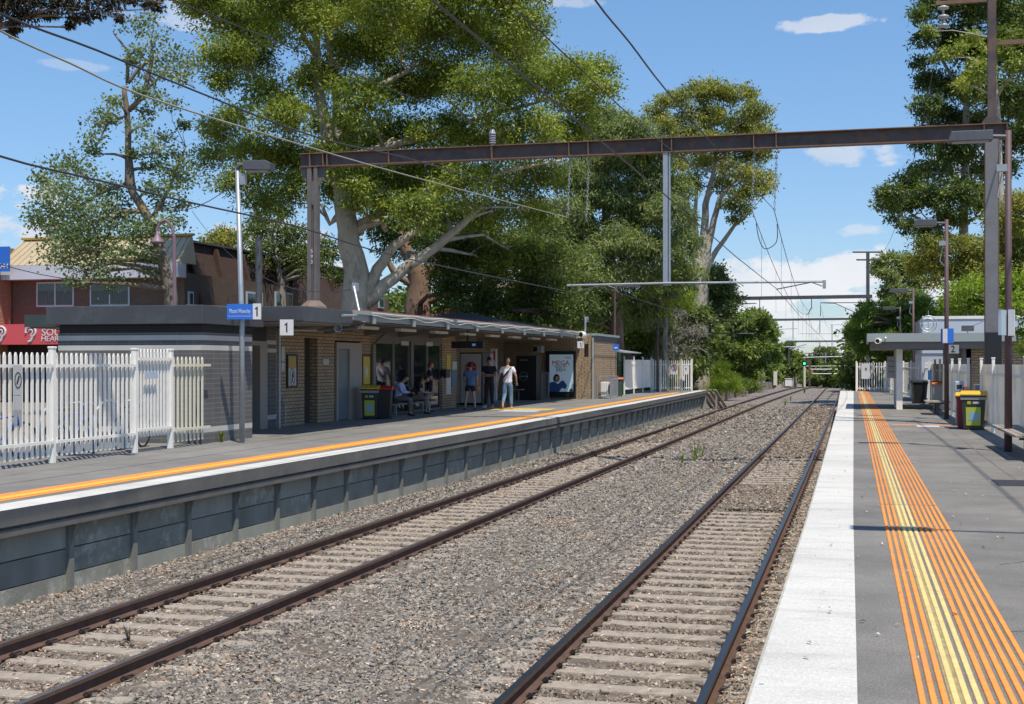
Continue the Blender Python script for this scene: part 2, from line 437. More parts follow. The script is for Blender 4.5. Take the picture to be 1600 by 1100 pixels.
M_['cream'] = mat('cream_paint', (.7, .65, .5), .55, .06, 3)
M_['black'] = mat('black_plastic', (.012, .012, .014), .45, .2, 5)
M_['steel'] = mat('galvanised', (.36, .39, .42), .5, .12, 5, metal=.5)
M_['steel_dark'] = mat('dark_steel', (.1, .105, .115), .55, .2, 4, metal=.3)
M_['rust_steel'] = mat('rust_steel', (.085, .07, .068), .7, .3, 3, metal=.2, dirt=(.2, .1, .05), dscale=2.5, damt=.6)
M_['rust_edge'] = mat('rust_edge', (.17, .1, .062), .8, .25, 4)
M_['brown_pole'] = mat('brown_pole', (.1, .06, .06), .6, .15, 3)
def sheetmat():
    m = bpy.data.materials.new('white_sheet'); m.use_nodes = True; nt = m.node_tree; N, L = nt.nodes, nt.links; N.clear()
    out = N.new('ShaderNodeOutputMaterial'); a = N.new('ShaderNodeBsdfDiffuse'); b = N.new('ShaderNodeBsdfTranslucent'); mx = N.new('ShaderNodeMixShader')
    tc = N.new('ShaderNodeTexCoord'); no = N.new('ShaderNodeTexNoise'); no.inputs['Scale'].default_value = 1.4; no.inputs['Detail'].default_value = 8; L.new(tc.outputs['Object'], no.inputs[0])
    r = N.new('ShaderNodeValToRGB'); r.color_ramp.elements[0].position = .3; r.color_ramp.elements[0].color = (.72, .69, .62, 1); r.color_ramp.elements[1].position = .6; r.color_ramp.elements[1].color = (.86, .83, .77, 1); L.new(no.outputs[0], r.inputs[0])
    L.new(r.outputs[0], a.inputs[0]); L.new(r.outputs[0], b.inputs[0]); mx.inputs[0].default_value = .5; L.new(a.outputs[0], mx.inputs[1]); L.new(b.outputs[0], mx.inputs[2]); L.new(mx.outputs[0], out.inputs[0])
    return m
M_['white_sheet'] = sheetmat()
M_['glass'] = mat('glass', (.02, .025, .03), .04, 0, 1, spec=.9)

def gravelmat():
    m = bpy.data.materials.new('gravel'); m.use_nodes = True
    nt = m.node_tree; N, L = nt.nodes, nt.links; b = N['Principled BSDF']; b.inputs['Roughness'].default_value = .95
    tc = N.new('ShaderNodeTexCoord')
    v = N.new('ShaderNodeTexVoronoi'); v.inputs['Scale'].default_value = 17; L.new(tc.outputs['Object'], v.inputs[0])
    sp = N.new('ShaderNodeSeparateColor'); L.new(v.outputs['Color'], sp.inputs[0])
    r = N.new('ShaderNodeValToRGB'); r.color_ramp.interpolation = 'CONSTANT'
    e = r.color_ramp.elements
    for p, c in ((.0, (.1, .088, .08)), (.25, (.17, .15, .138)), (.5, (.24, .215, .2)), (.72, (.3, .26, .235)), (.9, (.42, .37, .31))):
        if p == 0: e[0].position = 0; e[0].color = (*c, 1)
        elif p == .25: e[1].position = p; e[1].color = (*c, 1)
        else: k = e.new(p); k.color = (*c, 1)
    L.new(sp.outputs[0], r.inputs[0])
    no = N.new('ShaderNodeTexNoise'); no.inputs['Scale'].default_value = .5; no.inputs['Detail'].default_value = 6; L.new(tc.outputs['Object'], no.inputs[0])
    mr = N.new('ShaderNodeMapRange'); mr.inputs['To Min'].default_value = .7; mr.inputs['To Max'].default_value = 1.3; L.new(no.outputs[0], mr.inputs[0])
    vm = N.new('ShaderNodeVectorMath'); vm.operation = 'SCALE'; L.new(r.outputs[0], vm.inputs[0]); L.new(mr.outputs[0], vm.inputs['Scale'])
    L.new(vm.outputs[0], b.inputs['Base Color'])
    bp = N.new('ShaderNodeBump'); bp.inputs['Strength'].default_value = 1; bp.inputs['Distance'].default_value = .04
    L.new(v.outputs['Distance'], bp.inputs['Height']); bp.invert = True; L.new(bp.outputs[0], b.inputs['Normal'])
    return m
M_['gravel'] = gravelmat()
M_['stone'] = islandmat('stone', [(0, (.1, .09, .078)), (.16, (.18, .162, .14)), (.36, (.245, .222, .19)), (.56, (.3, .265, .22)), (.74, (.22, .205, .19)), (.84, (.33, .295, .245)), (.94, (.45, .39, .31)), (.98, (.38, .25, .17))])
M_['stone_brown'] = islandmat('stone_brown', [(0, (.1, .08, .062)), (.16, (.17, .135, .105)), (.36, (.23, .185, .145)), (.56, (.28, .225, .175)), (.74, (.2, .165, .14)), (.86, (.36, .29, .22)), (.95, (.48, .4, .3))])
M_['litter'] = islandmat('litter', [(0, (.55, .42, .3)), (.2, (.38, .24, .14)), (.4, (.62, .52, .4)), (.6, (.42, .2, .1)), (.75, (.3, .2, .14)), (.88, (.7, .62, .52))])

# ------------------------------------------------------------------ ground, ballast, tracks
def ball_z(X, Y):
    """height of the ballast bed"""
    Y = np.asarray(Y, float); X = np.asarray(X, float)
    d = np.where(Y < 148, 0.0, np.where(Y < 200, -(Y - 148) ** 2 * .00035, -.946 - (Y - 200) * .036))
    cr = -2.13 - 2.6e-5 * Y * Y
    cl = np.interp(Y, [a for a, b in LT], [b for a, b in LT])
    z = np.where(np.minimum(np.abs(X + 2.13 + 2.6e-5 * Y * Y), np.abs(X - np.interp(Y, [a for a, b in LT], [b for a, b in LT]))) < .74, -1.325, -1.30)
    ar, al = np.abs(X - cr), np.abs(X - cl)
    # shoulders outside the rails are a little lower in the middle of the six-foot, higher against the left wall
    mid = np.clip((np.minimum(ar, al) - 1.25) / .9, 0, 1)
    z = z - .06 * mid
    z = np.where((X < cl - 1.0), -1.30 + .07 * np.clip((cl - 1.0 - X) / 1.2, 0, 1), z)
    inr = ar < .72
    cover = ((Y > 27.5) & (Y < 33)) | (Y > 43)
    z = np.where(inr & cover, -1.262, z)
    z = np.where((al < .72) & (Y > 50), -1.262, z)
    return z + d

def build_ground():
    # one sheet to the horizon, with the cutting's fall beyond the crest
    xs = [-900, -300, -120, -60, -40, -30, -25, -20, -14, -12, -10.7, -10.6, .2, .5, 6, 9, 14, 20, 40, 120, 300, 900]
    ys = [-60, 0, 20, 40, 60, 80, 86, 88, 100, 120, 140, 150, 160, 180, 200, 230, 260, 300, 400, 600, 1000, 2500]
    V, F = [], []
    for y in ys:
        for x in xs:
            z = -1.42 + drop(min(y, 330)) * 1.0
            if x <= -20 : z = -.08 + .6 * drop(min(y, 330))
            elif x < -10.65: z = (-.08 if y < 86 else -.5) + drop(min(y, 330)) * .8
            if x >= 9: z = -.08 + drop(min(y, 330)) * .7
            elif x > .4: z = (-.1 if y < 90 else -.9) + drop(min(y, 330)) * .9
            V.append((x, y, z))
    n = len(xs)
    for j in range(len(ys) - 1):
        for i in range(n - 1):
            F.append((j * n + i, j * n + i + 1, (j + 1) * n + i + 1, (j + 1) * n + i))
    m = MB(); m.add(V, F)
    tag(m.build('ground', M_['dirt'], fix=False), kind='structure')
    # ballast bed: a fine grid with real relief
    ys = np.concatenate([np.arange(3, 30, .12), np.arange(30, 60, .3), np.arange(60, 130, 1.0), np.arange(130, 420, 3.0)])
    xs = np.linspace(-10.6, .3, 91)
    XX, YY = np.meshgrid(xs, ys)
    # the bed narrows and follows the tracks beyond the platforms
    sh = np.where(YY > 85, (np.interp(YY, [a for a, b in LT], [b for a, b in LT]) + 7.5) * np.clip((YY - 85) / 20, 0, 1), 0)
    XX = XX + sh * (XX + .5 < -2)
    rng = np.random.RandomState(1)
    ZZ = ball_z(XX, YY) + rng.randn(*XX.shape) * .012 * (YY < 60) + .018 * np.sin(XX * 3.1 + YY * 1.7) * np.sin(YY * .9 - XX)
    edge = (XX < -10.5 + sh) & (YY > 86)
    ZZ = np.where(edge, ZZ - .3, ZZ)
    V = np.stack([XX.ravel(), YY.ravel(), ZZ.ravel()], 1)
    a, b = XX.shape
    idx = np.arange(a * b).reshape(a, b)
    Q = np.stack([idx[:-1, :-1].ravel(), idx[:-1, 1:].ravel(), idx[1:, 1:].ravel(), idx[1:, :-1].ravel()], 1)
    ym = V[Q[:, 0], 1]
    tag(npmesh('ballast_bed', V, Q, [M_['gravel'], mat('ballast_fines_shade', (.13, .108, .085), .97, .4, 4, .8, 60, dirt=(.2, .165, .13), dscale=6, damt=.6)], midx=(ym + rng.uniform(-3, 3, len(ym)) < 36).astype(int), smooth=True), kind='structure')  # near bed's dark colour: brown fines plus painted-in shade between the stones

CUBE = np.array([(-1, -1, -1), (1, -1, -1), (1, 1, -1), (-1, 1, -1), (-1, -1, 1), (1, -1, 1), (1, 1, 1), (-1, 1, 1)], float)
CQ = np.array([(0, 3, 2, 1), (4, 5, 6, 7), (0, 1, 5, 4), (1, 2, 6, 5), (2, 3, 7, 6), (3, 0, 4, 7)])
def randrot(rng, n):
    q = rng.randn(n, 4); q /= np.linalg.norm(q, axis=1)[:, None]
    w, x, y, z = q.T
    return np.stack([1 - 2 * (y * y + z * z), 2 * (x * y - z * w), 2 * (x * z + y * w), 2 * (x * y + z * w), 1 - 2 * (x * x + z * z), 2 * (y * z - x * w),
                     2 * (x * z - y * w), 2 * (y * z + x * w), 1 - 2 * (x * x + y * y)], 1).reshape(n, 3, 3)
def build_stones():
    rng = np.random.RandomState(5)
    P = []
    for (y0, y1, dens, s0, s1) in ((8.5, 15, 1500, .008, .022), (15, 24, 950, .010, .024), (24, 36, 460, .014, .028), (36, 60, 120, .022, .04), (60, 95, 26, .035, .055)):
        n = int(dens * (y1 - y0) * 10.0)
        X = rng.uniform(-10.3, -.3, n); Y = rng.uniform(y0, y1, n)
        # only what lies in view near the camera
        Zc = Y * CP - X * SP; Xc = X * CP + Y * SP
        ok = (np.abs(Xc / Zc) < .43) & (Zc > 8.9)
        cr = -2.13 - 2.6e-5 * Y * Y; cl = np.interp(Y, [a for a, b in LT], [b for a, b in LT])
        for c in (cr, cl):
            u = np.abs(X - c)
            y0_ = 8.5 if c is cr else 8.75
            fr = (Y - y0_) / .62; onsl = np.abs(fr - np.round(fr)) * .62 < .135       # sleepers stay mostly clear
            keep = ~((u < .74) & onsl & (rng.rand(n) < .95) & ~(((Y > 27.5) & (Y < 33)) | (Y > 43)))
            keep2 = ~((u > .74) & (u < .92)) | (rng.rand(n) < .12)
            keep3 = ~((u > .92) & (u < 1.3) & onsl & (rng.rand(n) < .55))
            ok &= keep & keep2 & keep3
        X, Y = X[ok], Y[ok]; s = rng.uniform(s0, s1, len(X))
        s *= np.where(rng.rand(len(X)) < .06, 1.45, 1)
        P.append(np.stack([X, Y, s], 1))
    P = np.concatenate(P); n = len(P)
    Z = ball_z(P[:, 0], P[:, 1]) + rng.uniform(-.4, .75, n) * P[:, 2]
    R = randrot(rng, n)
    sc = P[:, 2:3] * rng.uniform(.55, 1.2, (n, 3))
    T = CUBE[None] * (1 + rng.uniform(-.45, .25, (n, 8, 3)))
    T = T * sc[:, None, :]
    V = np.einsum('nij,nkj->nki', R, T) * np.array([1, 1, .8]) + np.stack([P[:, 0], P[:, 1], Z], 1)[:, None]
    Q = (CQ[None] + 8 * np.arange(n)[:, None, None]).reshape(-1, 4)
    cr = -2.13 - 2.6e-5 * P[:, 1] ** 2; cl = np.interp(P[:, 1], [a for a, b in LT], [b for a, b in LT]); u = np.minimum(np.abs(P[:, 0] - cr), np.abs(P[:, 0] - cl))
    br = (rng.rand(n) < np.clip(1.5 - u, .12, .92)).astype(int)
    tag(npmesh('ballast_stones', V.reshape(-1, 3), Q, [M_['stone'], M_['stone_brown']], midx=np.repeat(br, 6)), 'loose grey and brown crushed stones lying over the ballast between the platforms', 'ballast', kind='stuff')
    print('stones', n)
    # dead twigs
    m = MB(); rr = random.Random(21)
    for i in range(420):
        y = 8.8 + 30 * rr.random() ** 1.5; x = rr.uniform(-10, -3.4); 
        if abs(abs(x + 7.7) - .835) < .2: continue
        l = rr.uniform(.08, .34); a = rr.uniform(0, 6.28); z = float(ball_z(x, y)) + rr.uniform(.02, .045); w = rr.uniform(.0025, .006)
        p = Vector((x, y, z)); q = p + Vector((math.cos(a) * l, math.sin(a) * l, rr.uniform(-.01, .03))); k = p.lerp(q, .5) + Vector((rr.uniform(-.03, .03), rr.uniform(-.03, .03), .01))
        m.tube([p, k, q], [w, w * .8, w * .4], 4)
        if rr.random() < .4: m.tube([k, k + Vector((rr.uniform(-.08, .08), rr.uniform(-.08, .08), .02))], [w * .6, w * .3], 3)
    tag(m.build('dead_twigs', mat('twig_grey', (.42, .37, .31), .9, .3, 3), None, fix=False), 'thin pale dead twigs lying on the ballast', 'twigs', kind='stuff')
    # dry leaves and bark
    L = []
    for (n, f) in ((15000, 0), (9000, 1), (5200, 2)):
        if f == 0:
            X = rng.uniform(-10.2, -.4, n); Y = 8.5 + 60 * rng.rand(n) ** 1.6
        elif f == 1:
            Y = 8.5 + 45 * rng.rand(n) ** 1.3
            k = rng.randint(0, 4, n); c = np.where(k < 2, np.interp(Y, [a for a, b in LT], [b for a, b in LT]) - .66 * (k == 0) - 2.05 * (k == 1), -2.13 + .98 * (k == 2) - 1.0 * (k == 3))
            X = c + rng.randn(n) * .09
        else:
            cx = rng.uniform(-9, -2.5, 26); cy = rng.uniform(10, 45, 26); k = rng.randint(0, 26, n)
            X = cx[k] + rng.randn(n) * .22; Y = cy[k] + rng.randn(n) * .3
        cr = -2.13; cl = np.interp(Y, [a for a, b in LT], [b for a, b in LT])
        ok = (np.abs(np.abs(X - cr) - .835) > .09) & (np.abs(np.abs(X - cl) - .835) > .09) & (X > -10) & (X < -.5)
        L.append(np.stack([X[ok], Y[ok]], 1))
    L = np.concatenate(L); n = len(L)
    Z = ball_z(L[:, 0], L[:, 1]) + rng.uniform(.02, .045, n)
    ln = rng.uniform(.02, .07, n); w = ln * rng.uniform(.12, .45, n)
    T = np.stack([np.stack([-ln / 2, 0 * w, rng.uniform(-.01, .015, n)], 1), np.stack([0 * w, -w / 2, rng.uniform(0, .012, n)], 1),
                  np.stack([ln / 2, 0 * w, rng.uniform(-.01, .015, n)], 1), np.stack([0 * w, w / 2, rng.uniform(0, .012, n)], 1)], 1)
    a = rng.uniform(0, 6.28, n); ca, sa = np.cos(a), np.sin(a)
    V = np.stack([T[..., 0] * ca[:, None] - T[..., 1] * sa[:, None], T[..., 0] * sa[:, None] + T[..., 1] * ca[:, None], T[..., 2]], -1)
    V += np.stack([L[:, 0], L[:, 1], Z], 1)[:, None]
    Q = np.arange(n * 4).reshape(n, 4)
    tag(npmesh('leaf_litter', V.reshape(-1, 3), Q, M_['litter']), 'dry cream and rust coloured leaves and bark scattered over the ballast', 'leaf litter', kind='stuff')

RAIL = [(-.035, 0), (-.037, -.035), (-.01, -.05), (-.009, -.125), (-.07, -.148), (-.07, -.16), (.07, -.16), (.07, -.148), (.009, -.125), (.01, -.05), (.037, -.035), (.035, 0)]
def clip_mb(x, y, side):
    m = MB()
    z = RT - .155
    s = side
    m.tube([(x + s * .062, y - .045, z + .02), (x + s * .1, y - .05, z + .05), (x + s * .15, y - .02, z + .062), (x + s * .15, y + .03, z + .05),
            (x + s * .1, y + .05, z + .035), (x + s * .075, y + .02, z + .03)], .0105, 5)
    m.box(x + s * .085 - .022, x + s * .085 + .022, y - .022, y + .022, z - .02, z + .034)
    return m
def build_track(cf, label, top, y_off, dz=0):
    t = thing('railway_track', label, 'railway track', (cf(10), 10, RT))
    ys = list(np.arange(3, 60, 2.0)) + list(np.arange(60, 150, 5.0)) + list(np.arange(150, 420, 8.0))
    for s in (-1, 1):
        m = MB(); path = [(cf(y) + s * .835, y, RT + drop(y)) for y in ys]
        m.sweep(RAIL, path)
        n = len(RAIL); 
        nf = len(m.F)
        m.M = [1 if (i < (len(ys) - 1) * n and i % n in (11,)) else 0 for i in range(nf)]
        # broad running surface: top face and the two head chamfers
        o = m.build('rail', [M_['rust'], top], t)
    first = None; k = 0; rest = MB()
    Y = 8.4 + y_off
    while Y < 170:
        x = cf(Y); z = RT - .162 + drop(Y)
        if k < 100:
            if first is None:
                m = MB()
                prof = [(-1.35, z), (-1.35, z - .2), (1.35, z - .2), (1.35, z), (.45, z - .012), (-.45, z - .012)]
                m.prism(prof, -.12, .12, lambda u, v, w, x=x, Y=Y: (x + u, Y + w, v))
                m.V = [(v[0], v[1] * 1.0, v[2]) for v in m.V]
                first = thing('sleeper', None, None, (x, Y, z)); first.parent = t; first.location = Vector((x, Y, z)) - t.location
                base = m.build('concrete_bar', M_['sleeper'], first, bevel=.02)
                for s in (-1, 1):
                    for q in (-1, 1):
                        clip_mb(x + s * .835, Y, q).build('rail_clip', M_['clip'], first)
            else:
                copy_tree(first, t, Vector((x, Y, z)) - t.location) if k < 62 else None
                if k >= 62:
                    c = first.copy(); COL.objects.link(c); c.parent = t; c.location = Vector((x, Y, z)) - t.location
                    b = base.copy(); COL.objects.link(b); b.parent = c
        else:
            rest.box(x - 1.35, x + 1.35, Y - .11, Y + .11, z - .2, z)
        k += 1; Y += .62
    tag(rest.build('distant_sleepers', M_['sleeper'], t), kind='stuff')
    return t

# ------------------------------------------------------------------ platforms
def strip(m, f0, f1, y0, y1, z, step=2.0):
    ys = list(np.arange(y0, y1, step)) + [y1]
    vs = []
    for y in ys: vs += [(f0(y), y, z), (f1(y), y, z)]
    fs = [(2 * i, 2 * i + 1, 2 * i + 3, 2 * i + 2) for i in range(len(ys) - 1)]
    return m.add(vs, fs)
def build_right_platform():
    m = MB(); strip(m, lambda y: pr(y) + .001, lambda y: 9.0, -3, 85.3, 0.0)
    m.sweep([(0, 0), (0, -.25), (.3, -.25), (.3, -1.5), (9, -1.5)], [(pr(y), y, 0) for y in list(np.arange(-3, 85, 4)) + [85.3]], closed=False)
    m.add([(pr(85.3), 85.3, 0), (9, 85.3, 0), (9, 85.3, -1.5), (pr(85.3), 85.3, -1.5)], [(0, 1, 2, 3)])
    tag(m.build('platform', M_['asphalt'], fix=False), kind='structure')
    m = MB(); strip(m, lambda y: pr(y), pri, 3, 85.3, .005, 1.0)
    tag(m.build('painted_edge_line', M_['line_white'], fix=False), kind='structure')
    m = MB(); m.sweep([(-.004, .006), (-.004, -.05), (.012, -.05), (.012, .006)], [(pr(y), y, 0) for y in np.arange(3, 85, 1.5)])
    tag(m.build('platform_nosing', mat('nosing', (.42, .4, .34), .8, .2, 8)), kind='structure')
    # tactile ribs: 3 orange, 3 yellow, 6 orange, each rib a row of small raised lozenges
    L0 = lambda y: ip(y, [(0, .31), (7, .30), (16, .27), (85, .02)])
    pitch = lambda y: ip(y, [(0, .0575), (20, .0575), (85, .05)])
    for name, ids, mm in (('tactile_ribs_orange', (0, 1, 2, 6, 7, 8, 9, 10, 11), M_['orange']), ('tactile_ribs_yellow', (3, 4, 5), M_['yellow'])):
        m = MB()
        for i in ids:
            y = 6.0; lz = []
            # near: studs; far: plain ribs
            n = int((17 - 6.0) / .034); yy = 6.0 + np.arange(n) * .034
            for y in yy:
                x = L0(y) + pitch(y) * (i + .5)
                w = .0195
                m.add([(x - w * .72, y - .0165, .004), (x + w * .72, y - .0165, .004), (x + w, y, .004), (x + w * .72, y + .0165, .004), (x - w * .72, y + .0165, .004), (x - w, y, .004),
                       (x - w * .62, y - .01, .010), (x + w * .62, y - .01, .010), (x + w * .8, y, .010), (x + w * .62, y + .01, .010), (x - w * .62, y + .01, .010), (x - w * .8, y, .010)],
                      [(6, 7, 8, 9, 10, 11), (0, 1, 7, 6), (1, 2, 8, 7), (2, 3, 9, 8), (3, 4, 10, 9), (4, 5, 11, 10), (5, 0, 6, 11)])
            ys = np.arange(17, 85, 1.5)
            m.sweep([(-.018, 0), (-.013, .008), (.013, .008), (.018, 0)], [(L0(y) + pitch(y) * (i + .5), y, .002) for y in ys], closed=False)
        tag(m.build(name, mm, fix=False), kind='structure')
    m = MB(); strip(m, lambda y: L0(y) + pitch(y) * 3, lambda y: L0(y) + pitch(y) * 4.6, 6, 84.5, .002, 1.0)
    tag(m.build('tactile_adhesive', mat('adhesive', (.33, .28, .13), .8, .3, 8), fix=False), kind='structure')
    m = MB()
    y0 = gp(1400, 664).y
    m.box(.95, 3.0, y0, y0 + .35, .001, .006)
    m.box(1.6, 2.2, y0 - .9, y0 - .25, .001, .005)
    m.M = [0] * 6 + [1] * 6
    tag(m.build('cross_tactile', [M_['orange'], mat('blue_mark', (.5, .6, .7), .8)]), kind='structure')
    m = MB(); y0 = gp(1400, 640).y; m.box(.75, 2.75, y0, y0 + .5, .001, .005)
    tag(m.build('shelter_tactile', mat('mustard', (.6, .42, .1), .8)), kind='structure')
    m = MB(); rr = random.Random(9)
    for (x0, y0, x1, y1) in ((.98, 9.2, 3.3, 9.5), (1.05, 19.0, 3.3, 18.8), (1.05, 33.5, 3.3, 33.7), (2.35, 6.0, 2.3, 24.0), (2.3, 24.0, 2.36, 50.0), (1.2, 12.2, 2.3, 13.4)):
        n = 26; pts = [(x0 + (x1 - x0) * i / n + rr.uniform(-.012, .012), y0 + (y1 - y0) * i / n + rr.uniform(-.02, .02)) for i in range(n + 1)]
        for i in range(n):
            (a, b), (c, d) = pts[i], pts[i + 1]; v = Vector((c - a, d - b, 0)).normalized(); q = Vector((-v.y, v.x, 0)) * rr.uniform(.002, .006)
            m.add([Vector((a, b, .002)) - q, Vector((c, d, .002)) - q, Vector((c, d, .002)) + q, Vector((a, b, .002)) + q], [(0, 1, 2, 3)])
    tag(m.build('asphalt_cracks', mat('crack', (.05, .047, .043), .95), fix=False), kind='structure')
    rng = np.random.RandomState(17); n = 230
    X = rng.uniform(-.5, 3.2, n); Yy = 7 + 45 * rng.rand(n) ** 1.5; a = rng.uniform(0, 6.28, n); l = rng.uniform(.012, .034, n); w = l * rng.uniform(.25, .5, n); Vv = []
    for i in range(n):
        ca, sa = math.cos(a[i]), math.sin(a[i])
        for (u, v, h) in ((-l[i], 0, .012), (0, -w[i], .02), (l[i], 0, .012), (0, w[i], .026)): Vv.append((X[i] + u * ca - v * sa, Yy[i] + u * sa + v * ca, h + .004))
    tag(npmesh('fallen_leaves', np.array(Vv), np.arange(n * 4).reshape(n, 4), M_['litter']), 'small dry leaves scattered over the asphalt of the right platform', 'fallen leaves', kind='stuff')
    # inspection pit cover and patch joints
    m = MB(); c = gp(1590, 755)
    m.box(c.x - .32, c.x + .5, c.y - .5, c.y + .5, .001, .005)
    tag(m.build('pit_cover', mat('pit', (.03, .03, .032), .7)), kind='structure')

def build_left_platform():
    m = MB(); strip(m, lambda y: -19.0, lambda y: pl(y) - .001, -3, 85.0, 0.0)
    tag(m.build('platform', M_['asphalt_left'], fix=False), kind='structure')
    # coping: face, recessed joint, lower ledge
    m = MB(); path = [(pl(y), y, 0) for y in list(np.arange(-3, 85, 2.0)) + [85]]
    m.sweep([(0, -.002), (0, -.2), (-.06, -.21), (-.06, -.235), (-.02, -.24), (-.02, -.33), (-.6, -.33), (-.6, -.002)], path)
    tag(m.build('platform_edge', M_['edge_grey']), kind='structure')
    m = MB(); strip(m, lambda y: pl(y) - ip(y, [(0, .52), (20, .5), (85, .45)]), lambda y: pl(y), -3, 84.8, .004, 1.0)
    tag(m.build('painted_edge_line', M_['line_white'], fix=False), kind='structure')
    W1 = lambda y: pl(y) - .72
    for n, a, b, mm, z in (('tactile_strip_orange', .0, .62, M_['orange'], .004), ('tactile_strip_yellow', .16, .33, M_['yellow_line'], .008)):
        m = MB(); strip(m, lambda y: W1(y) - b * ip(y, [(0, 1), (20, .95), (45, .85), (85, .8)]), lambda y: W1(y) - a * .9, -3, 78, z, 1.0)
        tag(m.build(n, mm, fix=False), kind='structure')
    m = MB()
    a, b = gp(735, 640), gp(850, 645)
    m.box(-13.6, -11.2, 47.6, 49.3, .001, .006)
    tag(m.build('doorway_tactile', mat('mustard2', (.62, .42, .1), .8)), kind='structure')
    m = MB(); m.box(-12.7, -11.3, 46.2, 47.2, .001, .0055); tag(m.build('wheelchair_mark', mat('pale_blue', (.5, .6, .72), .8)), kind='structure')
    # asphalt joint lines
    m = MB(); strip(m, lambda y: -12.05, lambda y: -12.03, 8, 60, .003, 4)
    strip(m, lambda y: -13.0, lambda y: -12.985, 28, 60, .003, 4)
    tag(m.build('asphalt_joint', mat('joint', (.07, .07, .07), .9), fix=False), kind='structure')
    # retaining wall: posts with concrete panels between
    w = thing('retaining_wall', 'grey concrete panel wall with flaking paint holding up the left platform', 'retaining wall', (-10.1, 12, -1.3))
    off = -.19
    px = [(110, 813), (211, 790), (303, 770), (370, 757), (437, 750)]
    Y = [onx(x, y, pl(16 + i * 2) + off).y for i, (x, y) in enumerate(px)]
    step = (Y[-1] - Y[0]) / 4
    y = Y[0] - 3 * step; posts = []
    while y < 84.5: posts.append(y); y += step
    rr = random.Random(4)
    for i, y in enumerate(posts):
        X = pl(y) + off
        m = MB(); m.box(X - .1, X + .035, y - .055, y + .055, -1.5, -.33)
        m.prism([(.035, -.33), (.035, -.62), (.11, -.33)], y - .015, y + .015, lambda u, v, t, X=X: (X + u, t, v))
        m.build('post', M_['post_grey'], w)
        if i + 1 < len(posts):
            y1 = posts[i + 1]; X1 = pl(y1) + off
            for k in range(3):
                m = MB(); z0, z1 = -.34 - .33 * (k + 1) + .008, -.34 - .33 * k - .008
                if k == 2: z0, z1 = -.34 - .33 * 3 + .008 - 0.0, -.34 - .66 - .008
                m.add([(X - .02, y + .056, z0), (X1 - .02, y1 - .056, z0), (X1 - .02, y1 - .056, z1), (X - .02, y + .056, z1),
                       (X - .12, y + .056, z0), (X1 - .12, y1 - .056, z0), (X1 - .12, y1 - .056, z1), (X - .12, y + .056, z1)],
                      [(0, 1, 2, 3), (7, 6, 5, 4), (0, 4, 5, 1), (3, 2, 6, 7), (0, 3, 7, 4), (1, 5, 6, 2)])
                mm = M_['panel_flaked'] if rr.random() < (.6 if y < 22 else .15) else (M_['panel_dark'] if (k == 1 or (k == 0 and rr.random() < .5)) else M_['panel'])
                m.build('wall_panel', mm, w)
    m = MB(); m.sweep([(off - .03, -1.3), (off + .01, -1.3), (off + .01, -1.6), (off - .03, -1.6)], path)
    m.sweep([(off - .14, -.3), (off - .13, -.3), (off - .13, -1.6), (off - .14, -1.6)], path)
    m.build('footing', M_['panel'], w)
    # end of the platform: wall return and leaning timber steps
    m = MB(); m.box(-14, -9.45, 84.9, 85.1, -1.5, -.02)
    m.build('end_wall', M_['panel'], w)
    s = thing('timber_barrier', 'weathered timber boards leaning at the far end of the left platform', 'barrier', (-9.4, 86.5, -1.3))
    for i in range(4):
        m = MB(); m.bar((-9.9 + i * .3, 85.4 + i * .2, .02), (-9.2 + i * .3, 87.0 + i * .2, -1.35), .22, .06); m.build('board', M_['plank'], s)
    for dx in (0, .9):
        m = MB(); m.bar((-9.75 + dx, 85.5, -.35), (-9.75 + dx, 85.5, -1.4), .12, .12); m.build('support', M_['plank'], s)

build_ground()
build_stones()
build_track(tr_r, 'railway track beside the right platform with bluish polished rail heads', M_['railtop'], 0.1)
build_track(tr_l, 'railway track beside the left platform with dull brown rails', M_['railtop_dull'], 0.35)
build_right_platform()
build_left_platform()

# ------------------------------------------------------------------ station building, left platform
XW = -15.4
M_['brick'] = brick('cream_brick', (.45, .32, .19), (.35, .25, .15), (.11, .09, .07), .3, .098, .012)
M_['block'] = brick('grey_block', (.13, .125, .12), (.11, .106, .102), (.21, .2, .19), .39, .11, .007, bands=[(2.27, 2.38), (2.05, 2.16), (.24, .36)], off=0)
M_['fascia'] = mat('fascia', (.06, .063, .07), .45, .1, 1.5, dirt=(.13, .13, .14), dscale=2.5, damt=.4)
M_['louvre'] = mat('louvre', (.02, .021, .024), .6)
M_['canopy_green'] = mat('canopy_green', (.3, .34, .33), .55, .08, 3, dirt=(.2, .2, .18), dscale=3, damt=.4)
M_['soffit'] = mat('soffit', (.2, .19, .17), .8, .08, 2)
M_['roof_tile'] = mat('roof_tile', (.055, .052, .05), .85, .3, 6, .6, 20, dirt=(.06, .09, .08), dscale=.4, damt=.7)
M_['beige'] = mat('beige_paint', (.36, .31, .27), .6, .05, 2)
M_['door_grey'] = mat('door_grey', (.17, .2, .2), .5, .06, 2)
M_['frame_brown'] = mat('frame_brown', (.15, .135, .12), .5, .08, 2)
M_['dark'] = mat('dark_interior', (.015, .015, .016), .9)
M_['red_trim'] = mat('red_trim', (.35, .08, .06), .6)

def box3(name, m, parent, x0, x1, y0, y1, z0, z1, bevel=0):
    return MB().box(x0, x1, y0, y1, z0, z1).build(name, m, parent, bevel=bevel)

